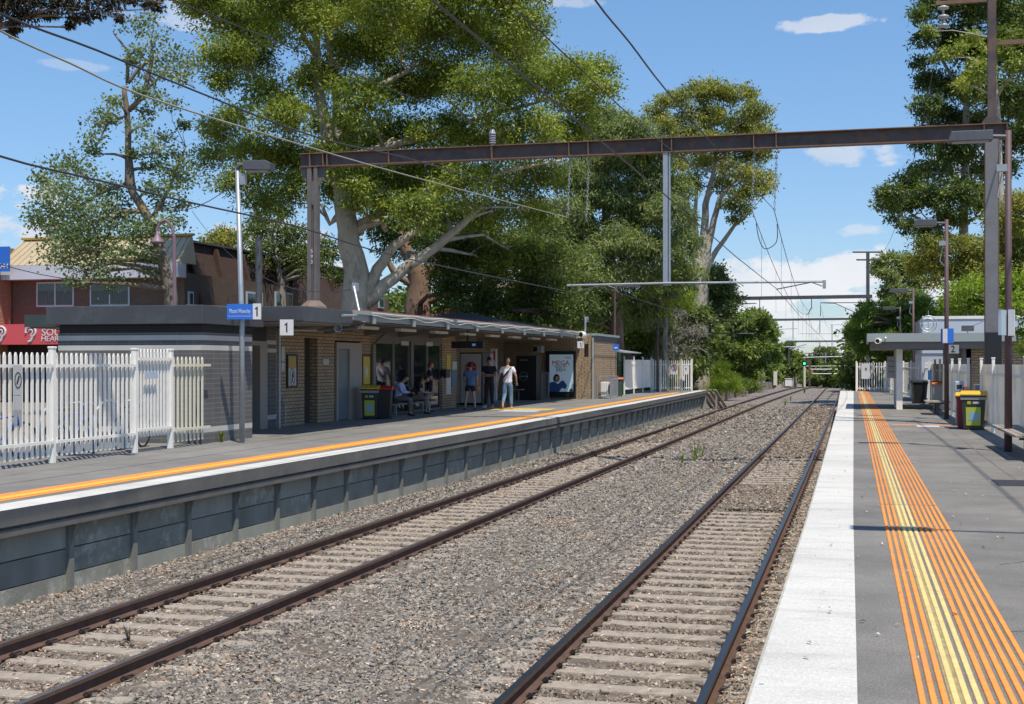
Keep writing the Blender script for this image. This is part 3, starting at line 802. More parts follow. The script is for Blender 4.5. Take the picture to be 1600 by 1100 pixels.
def build_station():
    b = thing('station_building', 'low station building on the left platform with grey block end and cream brick canopy front', 'station building', (-14, 26, 0))
    # grey block amenities end
    m = MB(); m.box(-17.4, -13.85, 25.95, 28.45, 0, 2.44)
    m.build('block_wall', M_['block'], b)
    m = MB(); m.box(-17.38, -13.87, 25.97, 28.43, 2.44, 2.62)
    for k in range(3): m.box(-17.42, -13.83, 25.93, 28.47, 2.455 + k * .055, 2.475 + k * .055)
    m.build('louvre_band', M_['louvre'], b)
    m = MB(); m.box(-17.6, -13.72, 25.78, 28.8, 2.62, 3.03); m.build('fascia', M_['fascia'], b, bevel=.012)
    m = MB(); m.box(-17.6, -12.7, 28.81, 31.95, 2.76, 3.12); m.build('canopy_fascia', M_['fascia'], b, bevel=.012)
    m = MB(); m.box(-15.5, -12.75, 28.85, 31.9, 2.73, 2.757); m.build('canopy_soffit', M_['soffit'], b)
    # brick front with openings: pieces butt end to end
    z1 = 3.0
    segs = [(28.5, 31.2, 'block'), (32.5, 33.1, 'block'), (33.1, 35.0, 'brick'), (35.95, 37.25, 'brick'), (39.4, 40.75, 'brick'), (47.95, 49.8, 'brick')]
    for i, (a, c, k) in enumerate(segs):
        box3('wall_bay', M_[k], b, XW - .25, XW, a, c, 0, z1)
    box3('lintel', M_['louvre'], b, XW - .25, XW, 31.2, 32.5, 2.35, z1)
    box3('lintel', M_['brick'], b, XW - .25, XW, 35.0, 35.95, 2.5, z1)
    box3('lintel', M_['frame_brown'], b, XW - .25, XW - .01, 40.75, 47.95, 2.5, z1)
    box3('lintel', M_['brick'], b, XW - .25, XW, 37.25, 39.4, 2.45, z1)
    # rooms behind the openings
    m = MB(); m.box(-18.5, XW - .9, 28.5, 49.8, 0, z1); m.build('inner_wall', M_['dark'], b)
    m = MB(); m.box(XW - .9, XW - .26, 34.9, 35.0, 0, z1); m.box(XW - .9, XW - .26, 35.95, 36.05, 0, z1); m.build('doorway_jamb', M_['frame_brown'], b)
    # metal door frame at the first opening
    m = MB(); m.box(XW - .25, XW + .03, 32.05, 32.5, 0, 2.35); m.box(XW - .25, XW + .03, 31.2, 32.05, 2.23, 2.35)
    m.build('door_frame', M_['beige'], b)
    # beige panelled door
    m = MB(); m.box(XW, XW + .06, 37.3, 37.42, 0, 2.4); m.box(XW, XW + .06, 37.42, 38.35, 2.2, 2.4); m.box(XW, XW + .06, 38.35, 39.4, 0, 2.4)
    m.build('door_surround', M_['beige'], b)
    d = box3('door', M_['door_grey'], b, XW - .06, XW, 37.43, 38.34, .02, 2.19)
    m = MB(); m.tube([(XW + .01, 37.55, .95), (XW + .06, 37.55, .97), (XW + .06, 37.55, 1.17), (XW + .01, 37.55, 1.19)], .012, 6); m.build('handle', M_['steel'], d)
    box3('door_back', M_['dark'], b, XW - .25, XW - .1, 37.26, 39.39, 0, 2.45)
    # waiting room windows: frames with panes
    for (a, c) in ((40.8, 42.55), (42.6, 44.2), (44.5, 46.2), (46.25, 47.8)):
        f = MB(); f.box(XW - .1, XW - .02, a, a + .07, 0, 2.5); f.box(XW - .1, XW - .02, c - .07, c, 0, 2.5); f.box(XW - .1, XW - .02, a + .07, c - .07, 2.42, 2.5)
        f.box(XW - .1, XW - .02, a + .07, c - .07, .95, 1.0) if a < 44 else None; f.box(XW - .1, XW - .02, a + .07, c - .07, 0, .08)
        w = f.build('window', M_['frame_brown'], b)
        box3('pane', M_['glass'], w, XW - .07, XW - .06, a + .06, c - .06, .08, 2.42)
    box3('window_post', M_['frame_brown'], b, XW - .2, XW + .05, 44.22, 44.48, 0, 2.5)
    # deep bay with the vending machines and the end wall
    m = MB(); m.box(-17.25, -17.0, 49.8, 62.9, 0, z1); m.build('bay_wall', M_['brick'], b)
    m = MB(); m.box(-17.0, -12.6, 62.9, 63.1, 0, 3.1); m.build('end_wall', M_['brick'], b)
    box3('side_wall', M_['brick'], b, -17.0, -12.45, 63.1, 69.2, 0, 2.82)
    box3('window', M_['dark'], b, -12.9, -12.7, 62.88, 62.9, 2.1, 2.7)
    box3('bay_roof', M_['soffit'], b, -20, XW, 32.0, 62.89, z1, 3.04)
    m = MB(); m.box(-17.4, -12.35, 63.11, 69.6, 3.11, 3.22); m.build('end_roof', M_['canopy_green'], b)
    box3('end_fascia', M_['fascia'], b, -17.1, -12.43, 63.11, 69.4, 2.83, 3.11)
    # long canopy
    m = MB(); m.add([(-12.74, 31.96, 3.11), (-12.74, 61.5, 3.2), (-17.5, 61.5, 3.45), (-17.5, 31.96, 3.35), (-12.74, 31.96, 3.06), (-12.74, 61.5, 3.14), (-17.5, 61.5, 3.38), (-17.5, 31.96, 3.28)],
                    [(0, 1, 2, 3), (7, 6, 5, 4), (0, 4, 5, 1), (1, 5, 6, 2), (2, 6, 7, 3), (3, 7, 4, 0)])
    m.build('canopy_roof', mat('canopy_top', (.2, .17, .16), .8, .2, 2), b)
    m = MB(); m.bar((-12.65, 31.96, 3.09), (-12.65, 61.6, 3.19), .13, .1); m.bar((-12.7, 31.97, 2.96), (-12.7, 61.6, 3.06), .05, .16)
    m.build('gutter', M_['canopy_green'], b)
    m = MB(); m.bar((-12.72, 31.97, 3.16), (-12.72, 61.6, 3.26), .03, .035); m.build('ridge_trim', M_['red_trim'], b)
    m = MB(); m.add([(-12.75, 32, 2.86), (-12.75, 61.5, 2.95), (-17.0, 61.5, 2.97), (-17.0, 32, 2.95)], [(3, 2, 1, 0)]); m.build('soffit', M_['soffit'], b, fix=False)
    for k in range(9):
        y = 33.2 + k * 3.3; z = 2.93 + k * .009
        m = MB(); m.prism([(-12.72, z), (-13.6, z - .13), (XW - .05, z - .3), (XW - .05, z + .02)], y - .05, y + .05, lambda u, v, t: (u, t, v)); m.build('rafter', M_['soffit'], b)
        m = MB(); m.box(-12.6, -12.56, y - .09, y + .09, 2.82 + k * .009, 3.03 + k * .009); m.build('gutter_bracket', M_['canopy_green'], b)
        if k < 8: box3('ceiling_light', mat('lamp_diffuser', (.5, .47, .4), .5) if k == 0 else bpy.data.materials['lamp_diffuser'], b, -13.5, -13.3, y + .9, y + 2.3, 2.72 + k * .009, 2.8 + k * .009)
    m = MB(); pts = []
    for k in range(60): y = 33 + k * .48; pts.append((-12.56, y, 3.1 + (y - 32) * .0034 + .02 * math.sin(k * 1.1) * (1 if k > 6 else .2)))
    m.tube(pts, .014, 5); m.tube([(p[0] + .01, p[1], p[2] - .09 + .03 * math.cos(i)) for i, p in enumerate(pts)], .01, 5)
    m.build('cable', mat('cable_white', (.6, .6, .57), .6), b)
    # hipped tiled roof over the bay
    m = MB(); e = [(-22, 50.5, 3.32), (-12.9, 50.5, 3.2), (-12.9, 62.8, 3.26), (-22, 62.8, 3.32), (-17.2, 58.0, 4.08), (-17.2, 60.5, 4.02)]
    m.add(e, [(0, 1, 4), (1, 2, 5, 4), (2, 3, 5), (3, 0, 4, 5), (3, 2, 1, 0)]); m.build('hip_roof', M_['roof_tile'], b)
    # downpipes
    m = MB(); p = gp(436, 670); m.tube([(p.x, p.y, 0), (p.x, p.y, 2.7)], .045, 10); m.tube([(p.x, p.y, 2.66), (p.x + .5, p.y + 1.4, 2.68), (-13.2, 33.6, 2.72), (-13.2, 34.0, 2.85)], .04, 8)
    m.build('downpipe', M_['steel'], b)
    m = MB(); m.tube([(XW + .06, 40.35, 0), (XW + .06, 40.35, 2.35), (XW + .3, 40.9, 2.75)], .045, 8); m.build('downpipe', M_['frame_brown'], b)
    m = MB(); m.tube([(-12.52, 63.0, 0), (-12.52, 63.0, 3.0)], .055, 8); m.build('downpipe', M_['canopy_green'], b)
    m = MB(); q = onx(446, 660, XW + .1); m.tube([(XW + .08, q.y, 0), (XW + .08, q.y, .62), (XW + .08, q.y - .12, .72), (XW + .04, q.y - .12, .75)], .022, 6); m.build('standpipe', M_['steel'], b)
    # horizontal drain and open pipe end
    q = onx(527, 513, -12.9)
    m = MB(); m.lathe(q, [(.1, -.12), (.1, .12), (.085, .12), (.07, -.1)], 14, RZ(.0) @ Matrix(((0, 0, 1), (1, 0, 0), (0, 1, 0))) @ Matrix.Rotation(math.radians(-60), 3, 'Y'))
    m.build('pipe_end', M_['steel'], b)
    # roof mast with box (bent conduit)
    q0, q1, q2, q3 = onx(535, 493, -12.62), onx(556, 493, -12.62), onx(561, 486, -12.62), onx(553, 448, -12.9)
    m = MB(); m.tube([q0, q1, q2, q3], .035, 8); m.obox(q3 + Vector((0, .1, 0)), .12, .2, .22); m.build('service_mast', M_['steel'], b)
    q0, q1 = onx(914, 523, -12.5), onx(915, 497, -12.5)
    m = MB(); m.tube([q0, q1], .05, 6); m.obox(q1 + Vector((0, .2, -.05)), .15, .3, .25); m.build('roof_conduit', M_['steel'], b)
    return b

def plate(name, label, cat, px, X, m, th=.03, frame=None, group=None, parent=None):
    """flat sheet on the plane X, given by its pixel corners (x0, y0, x1, y1)"""
    a = onx(px[0], px[1], X); c = onx(px[2], px[3], X)
    t = thing(name, label, cat, (X, (a.y + c.y) / 2, min(a.z, c.z)), group)
    if frame:
        f = MB(); w = .06
        f.box(X, X + th, a.y, a.y + w, c.z, a.z); f.box(X, X + th, c.y - w, c.y, c.z, a.z); f.box(X, X + th, a.y + w, c.y - w, c.z, c.z + w); f.box(X, X + th, a.y + w, c.y - w, a.z - w, a.z)
        f.build('frame', frame, t); MB().box(X, X + th * .6, a.y + w, c.y - w, c.z + w, a.z - w).build('sheet', m, t)
    else: MB().box(X, X + th, a.y, c.y, c.z, a.z).build('sheet', m, t)
    return t, a, c

P_ = {k: mat('p_' + k, c, .55, .03, 2) for k, c in dict(white=(.62, .62, .62), paper=(.5, .5, .48), yellow=(.62, .42, .03), mustard=(.45, .3, .06), blue=(.02, .14, .55), navy=(.03, .09, .25),
     red=(.5, .02, .02), ink=(.02, .02, .025), grey=(.3, .3, .31), bluegrey=(.1, .16, .24), lime=(.45, .5, .06), sky=(.25, .45, .6), green=(.06, .14, .05), orange=(.6, .15, .03), pale=(.42, .5, .56), skin=(.45, .27, .18)).items()}

def build_platform1_things():
    k = M_['black']
    # name sign pole with lamp head, the sign and number
    q = gp(378, 692); t = thing('lamp_post', 'grey steel lamp post carrying the blue station sign, in front of the grey block wall', 'lamp post', q)
    top = at(371, 262, (q - Vector((0, 0, EYE))).dot(Vector((-SP, CP, 0))))
    m = MB(); m.tube([q, (q.x, q.y, 2.6), Vector((q.x, q.y, top.z)) + (top - Vector((q.x, q.y, top.z))) * 1.0], [.06, .058, .05], 12); m.build('pole', M_['steel'], t, smooth=True)
    for z in (4.6, 5.3, 5.9): pass
    h0 = at(375, 258, 29.0); h = at(404, 259, 29.0)
    m = MB(); m.tube([at(371, 262, 29), h0, at(388, 257, 29)], .05, 8); m.build('arm', M_['steel_dark'], t)
    m = MB(); m.prism([(-.31, -.1), (.31, -.12), (.33, .04), (.2, .1), (-.31, .1)], -.17, .17, lambda u, v, w: h + RZ(.1) @ Vector((u, w, v)))
    l = m.build('lamp_head', M_['steel_dark'], t, bevel=.01)
    m = MB(); m.obox(h + Vector((0, 0, -.125)), .48, .26, .02, RZ(.1)); m.build('lens', P_['grey'], l)
    m = MB(); m.obox(at(380, 280, 29), .12, .12, .25); m.tube([at(376, 275, 29), at(384, 283, 29), at(380, 296, 29), at(374, 300, 29)], .012, 5); m.build('junction_box', M_['steel'], t)
    def nsign(x0, y0, x1, y1, Z, split, lab, cat, s1=True):
        a, c = at(x0, y0, Z), at(x1, y1, Z)
        t = thing('station_sign', lab, cat, (a.x, a.y, c.z))
        ang = math.atan2(c.y - a.y, c.x - a.x); Wd = (Vector((c.x - a.x, c.y - a.y, 0))).length; H = a.z - c.z
        R3 = RZ(ang) @ FY
        def pt(u, v, o): return Vector((a.x, a.y, c.z)) + R3 @ Vector((u, v, o))
        if split > 0:
            m = MB(); m.add([pt(u, v, o) for o in (-.03, .03) for v in (0, H) for u in (0, Wd * split)], [(0, 2, 3, 1), (4, 5, 7, 6), (0, 1, 5, 4), (1, 3, 7, 5), (3, 2, 6, 7), (2, 0, 4, 6)]); m.build('blue_panel', P_['blue'], t)
            text('Mount Waverley', H * .4, pt(Wd * split * .5, H * .53, .032), R3, P_['white'], t, sx=.5)
            m = MB(); m.add([pt(.02, H * .2, .031), pt(Wd * split - .02, H * .2, .031), pt(Wd * split - .02, H * .22, .031), pt(.02, H * .22, .031)], [(0, 1, 2, 3)]); m.build('white_rule', P_['white'], t)
        m = MB(); m.add([pt(u, v, o) for o in (-.03, .03) for v in (0, H * 1.03) for u in (Wd * split + .002, Wd)], [(0, 2, 3, 1), (4, 5, 7, 6), (0, 1, 5, 4), (1, 3, 7, 5), (3, 2, 6, 7), (2, 0, 4, 6)]); m.build('number_panel', P_['white'], t)
        uc = Wd * (split + 1) / 2; k1 = H * .62
        m = MB(); m.prism([(-.04, -.5), (.1, -.5), (.1, .5), (.0, .5), (-.06, .4), (-.2, .33), (-.2, .22), (-.04, .26)], .0305, .036, lambda u, v, o: pt(uc + u * k1, H * .52 + v * k1, o)); m.build('number', P_['ink'], t)
        return t
    nsign(355, 475, 408, 499, 28.85, .76, 'blue station name sign with white letters, fixed to the lamp post', 'sign')
    p = gp(447, 660); nsign(437.5, 500, 458.5, 524, 30.6, 0, 'small white sign with a black 1, hanging under the near dark canopy edge', 'sign')
    nsign(902, 533.5, 912.5, 544, 60.8, 0, 'small grey sign with a 1 under the far end of the canopy', 'sign')
    # framed posters and notices on the brick wall
    t, a, c = plate('poster', 'framed yellow and grey poster with a circled walking figure, nearest on the brick wall', 'poster', (447, 553, 463, 606), XW + .002, P_['mustard'], .05, k)
    cy, cz = (a.y + c.y) / 2, a.z + (c.z - a.z) * .68
    m = MB(); X = XW + .036
    m.box(XW + .031, XW + .035, a.y + .07, c.y - .07, c.z + .07, a.z + (c.z - a.z) * .42); m.build('grey_field', P_['paper'], t)
    m = MB(); n = 20
    for i in range(n):
        a0, a1 = 2 * math.pi * i / n, 2 * math.pi * (i + 1) / n
        m.bar((X, cy + .17 * math.cos(a0), cz + .25 * math.sin(a0)), (X, cy + .17 * math.cos(a1), cz + .25 * math.sin(a1)), .01, .018)
    m.obox((X, cy + .03, cz + .15), .01, .05, .05); m.bar((X, cy + .02, cz + .12), (X, cy, cz - .02), .01, .05); m.bar((X, cy, cz - .02), (X, cy + .07, cz - .17), .01, .025); m.bar((X, cy, cz - .02), (X, cy - .06, cz - .17), .01, .025)
    m.bar((X, cy + .02, cz + .09), (X, cy + .09, cz), .01, .02); m.bar((X, cy + .02, cz + .09), (X, cy - .05, cz + .02), .01, .02); m.build('walking_figure', P_['ink'], t)
    t, a, c = plate('poster', 'framed yellow poster with a white figure, between the beige door panel and the drainpipe', 'poster', (564.5, 554, 578, 603), XW + .002, P_['yellow'], .05, k)
    cy, cz = (a.y + c.y) / 2, (a.z + c.z) / 2
    m = MB(); X = XW + .035; m.add([(X, cy - .02, cz + .2), (X, cy + .1, cz + .02), (X, cy + .12, cz - .22), (X, cy + .06, cz - .2), (X, cy + .01, cz - .02), (X, cy - .06, cz - .24), (X, cy - .12, cz - .2), (X, cy - .08, cz + .04)], [tuple(range(8))]); m.build('white_figure', P_['white'], t, fix=False)
    plate('notice', 'small white notice on the brick pier left of the beige door', 'notice', (504, 561, 512.5, 570), XW + .002, P_['paper'])
    plate('notice', 'tall white notice beside the downpipe on the brick wall', 'notice', (438.5, 542, 443.5, 564), XW + .002, P_['paper'])
    plate('notice', 'shorter white notice under the tall one beside the downpipe', 'notice', (438.5, 567, 443.5, 580), XW + .002, P_['paper'])
    plate('notice', 'tall yellow sign on the brick pier right of the waiting room', 'sign', (697, 554, 703, 580.5), XW + .002, P_['yellow'])
    plate('notice', 'long white timetable sheet under the tall yellow sign', 'timetable', (696.5, 581.5, 703.5, 616), XW + .002, P_['white'])
    plate('notice', 'white sign on the pier above the blue ticket panel', 'sign', (706, 565, 713, 577.5), XW + .004, P_['paper'])
    plate('notice', 'blue panel with a pale badge on the pier beside the timetable', 'panel', (705, 578, 713, 604), XW + .004, P_['bluegrey'])
    plate('notice', 'white door sign above the left waiting room window', 'sign', (626, 533, 637.5, 540), XW + .004, P_['paper'])
    plate('notice', 'white door sign above the right waiting room door', 'sign', (665, 534, 675, 541), XW + .004, P_['paper'])
    plate('wall_phone', 'black telephone box on the post left of the yellow sign', 'phone', (689, 577, 696, 590), XW + .06, k, .2)
    # things standing in the deep bay, facing the camera
    def front(x0, y0, x1, y1, Y):
        a, c = ony(x0, y0, Y), ony(x1, y1, Y); return a.x, c.x, c.z, a.z
    x0, x1, z0, z1 = front(718.5, 551, 754, 632, 52.6)
    t = thing('vending_machine', 'tall white drink machine with a red disc, behind the woman with the bag', 'vending machine', ((x0 + x1) / 2, 53, 0))
    MB().box(x0, x1, 52.6, 53.4, .02, z1).build('cabinet', k, t, bevel=.01); MB().box(x0 + .04, x1 - .06, 52.58, 52.599, .1, z1 - .05).build('front_panel', P_['paper'], t)
    c = ony(736, 574, 52.57); m = MB(); m.lathe(c, [(.24, 0), (.24, .01)], 28, FY); m.build('red_disc', P_['red'], t)
    text('Coca-Cola', .13, c + Vector((-.02, -.02, 0)), FY, P_['white'], t, shear=.4, sx=.72); text('ON', .12, ony(727.5, 595, 52.57), FY, P_['red'], t, name='slogan')
    x0, x1, z0, z1 = front(755, 552, 766, 628, 53.6)
    t = thing('ticket_machine', 'narrow grey ticket machine just behind the man in black', 'ticket machine', ((x0 + x1) / 2, 53.8, 0)); MB().box(x0, x1, 53.6, 54.1, 0, z1).build('cabinet', P_['grey'], t, bevel=.01); MB().box(x0 + .05, x1 - .05, 53.58, 53.598, 1.1, z1 - .25).build('screen', P_['navy'], t)
    x0, x1, z0, z1 = front(767, 545, 776, 624, 54.5)
    t = thing('information_totem', 'tall slim white panel with red lettering right of the man in black', 'sign', ((x0 + x1) / 2, 54.5, 0)); MB().box(x0, x1, 54.5, 54.6, .05, z1).build('panel', P_['white'], t)
    MB().box(x0 + .1, x1 - .06, 54.485, 54.499, z1 - .5, z1 - .1).build('red_mark', P_['red'], t)
    m = MB(); m.box(x0 - .1, x1 + .3, 54.3, 54.9, 0, .14); m.build('plinth', P_['grey'], t)
    x0, x1, z0, z1 = front(806.5, 556, 838, 625, 60.2)
    t = thing('vending_machine', 'black drink machine with a pale ring emblem, right of the man in the white shirt', 'vending machine', ((x0 + x1) / 2, 60.5, 0))
    MB().box(x0, x1, 60.2, 61.0, .02, z1).build('cabinet', k, t, bevel=.01)
    c = ony(818, 588, 60.17); m = MB()
    for i in range(24):
        a0, a1 = 2 * math.pi * i / 24, 2 * math.pi * (i + 1) / 24
        m.bar(c + Vector((.2 * math.cos(a0), 0, .2 * math.sin(a0))), c + Vector((.2 * math.cos(a1), 0, .2 * math.sin(a1))), .014, .014)
    m.build('ring_emblem', P_['grey'], t); text('Coca-Cola', .11, c, FY, P_['white'], t, shear=.4, sx=.75)
    MB().box(x0 + .18, x0 + .55, 60.185, 60.199, z1 - .22, z1 - .18).build('caption', P_['grey'], t)
    # lightbox advertisement on the end wall
    x0, x1, z0, z1 = front(853.5, 549, 899, 620, 62.7)
    t = thing('advertising_lightbox', 'large black framed lightbox advertisement on the brick end wall', 'advertisement', ((x0 + x1) / 2, 62.8, z0))
    MB().box(x0, x1, 62.7, 62.9, z0, z1).build('case', k, t, bevel=.01)
    s0, s1, w0, w1 = front(858.5, 554, 895.5, 612, 62.68)
    MB().box(s0, s1, 62.685, 62.698, w0, w1).build('poster_sheet', mat('lit_sheet', (.42, .55, .62), .4, .03, 1, emit=((.42, .55, .65), .16)), t)
    text('iinet', .17, ony(888, 558.5, 62.67), FY, P_['orange'], t, sx=1.1)
    text('MEGA', .33, ony(876, 567.5, 62.67), FY, P_['red'], t, sx=1.0)
    text('MOBILE DEAL', .1, ony(876, 572.3, 62.67), FY, P_['red'], t, sx=1.1)
    text('50', .3, ony(873, 577.5, 62.67), FY, P_['ink'], t, sx=1.05); text('%\nOFF', .12, ony(881.5, 576.5, 62.67), FY, P_['ink'], t)
    # man in a blue jacket, drawn as layered flat shapes
    def fl(name, m_, pts, o):
        m = MB(); m.add([ony(x, y, 62.67 - o) for x, y in pts], [tuple(range(len(pts)))]); m.build(name, m_, t, fix=False)
    fl('printed_jacket', P_['navy'], [(858.7, 611.8), (858.7, 598), (866, 596), (872, 600), (876, 596), (880, 594), (886, 602), (884, 608), (878, 606), (874, 611.8)], 0)
    fl('printed_head', P_['ink'], [(864, 592), (866, 586), (870, 584), (874, 587), (874.5, 593), (871, 597), (866, 596)], .004)
    fl('printed_face', P_['skin'], [(867, 592), (869, 588), (872.5, 588), (873.5, 593), (870, 595.5)], .008)
    fl('printed_bush', P_['green'], [(889, 611.8), (890, 608), (893, 607), (895.3, 609), (895.3, 611.8)], .004)
    # white radiator like rack, wall unit, screens, camera
    x0, x1, z0, z1 = front(846.5, 582, 858, 622, 61.6)
    t = thing('mesh_panel', 'grey framed mesh panel leaning left of the lightbox advertisement', 'panel', ((x0 + x1) / 2, 61.6, 0)); m = MB()
    m.box(x0, x0 + .04, 61.55, 61.6, .02, z1); m.box(x1 - .04, x1, 61.55, 61.6, .02, z1); m.box(x0 + .04, x1 - .04, 61.55, 61.6, z1 - .04, z1); m.box(x0 + .04, x1 - .04, 61.55, 61.6, .02, .08); m.build('frame', P_['grey'], t)
    m = MB()
    for i in range(7): m.box(x0 + .06 + i * (x1 - x0 - .12) / 6 - .006, x0 + .06 + i * (x1 - x0 - .12) / 6 + .006, 61.57, 61.58, .08, z1 - .04)
    m.build('bars', P_['grey'], t)
    x0, x1, z0, z1 = front(831, 540, 846, 551, 61.6)
    t = thing('air_conditioner', 'grey wall air conditioner high in the bay above the black machine', 'air conditioner', ((x0 + x1) / 2, 62, z0)); MB().box(x0, x1, 61.6, 62.2, z0, z1).build('case', P_['grey'], t, bevel=.02); MB().box(x0 + .06, x0 + .26, 61.58, 61.599, z0 + .06, z1 - .06).build('grille', k, t)
    for (bx, lab) in (((705, 533.5, 755, 544), 'long black departure screen hanging under the canopy'),):
        x0, x1, z0, z1 = front(*bx, 44.5)
        t = thing('departure_screen', lab, 'screen', ((x0 + x1) / 2, 44.5, z0)); MB().box(x0, x1, 44.5, 44.62, z0, z1).build('case', k, t, bevel=.01); MB().box(x0 + .78, x0 + .9, 44.485, 44.499, z0 + .08, z0 + .16).build('lit_field', mat('screen_blue', (.1, .25, .5), .3, emit=((.15, .4, .9), .25)), t)
        m = MB(); m.tube([((x0 + x1) / 2, 44.56, z1), ((x0 + x1) / 2, 44.56, 2.95)], .03, 6); m.build('hanger', k, t)
    q = onx(909, 523, -12.45)
    t = thing('security_camera', 'round white security camera at the far corner of the canopy', 'camera', q); m = MB(); m.lathe(q, [(.0, -.25), (.12, -.24), (.16, -.1), (.16, .12), (.13, .13), (.12, .08)], 18, RZ(-.3) @ FY); m.build('housing', M_['white'], t, smooth=False); m = MB(); m.lathe(q, [(.11, .05), (.11, .1)], 16, RZ(-.3) @ FY); m.build('lens', k, t)
    # bins
    def bin_(x, y, s, lab, lidc, body, sticker=True, rz=0, red=None, wheels=True, w=.62, h=1.0):
        q = gp(x, y); t = thing('wheelie_bin', lab, 'bin', (q.x, q.y + .3, 0), 'wheelie bins on the platforms')
        R = RZ(rz); o = Vector((q.x, q.y + .3, 0))
        W2, D2 = w / 2, .3
        vs = [o + R @ Vector(v) for v in [(-W2 * .82, -D2 * .85, .03), (W2 * .82, -D2 * .85, .03), (W2 * .82, D2 * .8, .03), (-W2 * .82, D2 * .8, .03), (-W2, -D2, h * .9), (W2, -D2, h * .9), (W2, D2, h * .9), (-W2, D2, h * .9)]]
        m = MB(); m.add(vs, [(0, 3, 2, 1), (4, 5, 6, 7), (0, 1, 5, 4), (1, 2, 6, 5), (2, 3, 7, 6), (3, 0, 4, 7)])
        m.obox(o + Vector((0, 0, h * .89)), w + .05, .65, .04, R); m.build('body', body, t, bevel=.015)
        m = MB(); m.prism([(-D2 - .04, h * .91), (D2 + .05, h * .91), (D2 + .05, h * .97), (D2 - .1, h * 1.03), (-D2 + .05, h * .99), (-D2 - .04, h * .95)], -W2 - .03, W2 + .03, lambda u, v, t_: o + R @ Vector((t_, u, v)))
        m.build('lid', lidc, t, bevel=.01)
        m = MB(); m.tube([o + R @ Vector((-W2 - .01, D2 + .1, h * .93)), o + R @ Vector((W2 + .01, D2 + .1, h * .93))], .02, 6); m.build('handle', body, t)
        for s_ in (-1, 1):
            m = MB(); m.lathe(o + R @ Vector((s_ * W2 * .75, D2 * .95, .1)), [(.1, -.03), (.1, .03)], 12, R @ Matrix.Rotation(math.pi / 2, 3, 'Y')); m.build('wheel', k, t)
        m = MB(); m.prism([(-W2 - .02, h * .8), (W2 + .02, h * .8), (W2 + .02, h * .9), (-W2 - .02, h * .9)], -D2 - .012, D2, lambda u, v, t_: o + R @ Vector((u, t_, v))); m.build('bag_rim', P_['grey'], t) if sticker else None
        if sticker:
            m = MB(); f = lambda u, v, e=.0: o + R @ Vector((u, -D2 * (.85 + .15 * v / (h * .9)) - .012 - e, v))
            m.add([f(-W2 * .6, .12), f(W2 * .6, .12), f(W2 * .62, .6), f(-W2 * .62, .6)], [(0, 1, 2, 3)]); l = m.build('yellow_label', P_['lime'], t, fix=False)
            m = MB(); m.add([f(-W2 * .42, .25, .004), f(W2 * .42, .25, .004), f(W2 * .46, .45, .004), f(-W2 * .3, .48, .004)], [(0, 1, 2, 3)]); m.build('picture', P_['sky'], l, fix=False)
            m = MB(); m.add([f(-W2 * .5, .68), f(-W2 * .2, .68), f(-W2 * .2, .76), f(-W2 * .5, .76)], [(0, 1, 2, 3)]); m.build('recycling_mark', P_['yellow'], t, fix=False)
            m = MB(); m.add([f(-W2 * .05, .69), f(W2 * .5, .69), f(W2 * .5, .75), f(-W2 * .05, .75)], [(0, 1, 2, 3)]); m.build('caption', P_['paper'], t, fix=False)
        return t
    bin_(573.5, 655.5, 1, 'recycling bin with yellow lid and label, beside the beige door on the left platform', P_['yellow'], mat('bin_dark', (.025, .035, .03), .5), rz=.25, w=.52, h=1.04)
    bin_(595, 655, 1, 'rubbish bin with a red lid between the yellow lidded bin and the seated people', P_['red'], k, False, rz=.25, w=.5, h=1.02)
    bin_(962.5, 619.5, 1, 'green bin with a reddish lid beyond the air conditioner cage', mat('lid_pink', (.5, .12, .08), .6), mat('bin_green', (.04, .08, .045), .5), False, rz=.15, w=.62, h=.98)
    bin_(1523, 672, 1, 'recycling bin with yellow lid and label against the right fence', P_['yellow'], mat('bin_dark2', (.03, .045, .035), .5), rz=-.12, w=.6, h=1.0)
    bin_(1508.5, 670, 1, 'red bin mostly hidden behind the yellow lidded bin by the right fence', P_['yellow'], mat('bin_red', (.26, .02, .03), .5), False, rz=-.12, w=.4, h=.95)
    bin_(1437, 631, 1, 'black bin standing beyond the right shelter', k, mat('bin_black', (.012, .014, .014), .5), False, rz=.1, w=.62, h=1.0)
    bin_(1470.5, 641, 1, 'silver front bin with an orange lid under the right shelter', P_['orange'], mat('bin_silver', (.3, .3, .29), .5), False, rz=.0, w=.62, h=1.05)
    # air conditioner cage
    t = thing('air_conditioner_cage', 'silver mesh cage round an air conditioner against the far brick wall', 'cage', (-12.3, 64.5, 0)); m = MB()
    for x in (-12.4, -11.75):
        for y in (63.6, 65.6): m.box(x - .02, x + .02, y - .02, y + .02, 0, 1.12)
    for z in (.1, 1.1): m.box(-12.4, -11.75, 63.58, 63.62, z - .02, z + .02); m.box(-12.4, -11.75, 65.58, 65.62, z - .02, z + .02); m.box(-11.77, -11.73, 63.6, 65.6, z - .02, z + .02)
    m.build('cage_frame', M_['steel'], t); m = MB()
    for i in range(22): m.box(-11.755, -11.745, 63.65 + i * .09, 63.665 + i * .09, .1, 1.1)
    for i in range(8): m.box(-12.38 + i * .085, -12.368 + i * .085, 63.595, 63.605, .1, 1.1)
    m.build('mesh', M_['steel'], t); MB().box(-12.3, -11.95, 63.9, 64.8, .12, .82).build('unit', M_['white'], t, bevel=.02)
    m = MB(); m.lathe((-11.94, 64.3, .45), [(.26, 0), (.26, .01)], 20, FX); m.build('fan', k, t)
    # bench with black moulded seats
    q = gp(640, 645)
    t = thing('platform_bench', 'row of dark moulded seats against the waiting room window', 'bench', (XW + .6, 43.2, 0), )
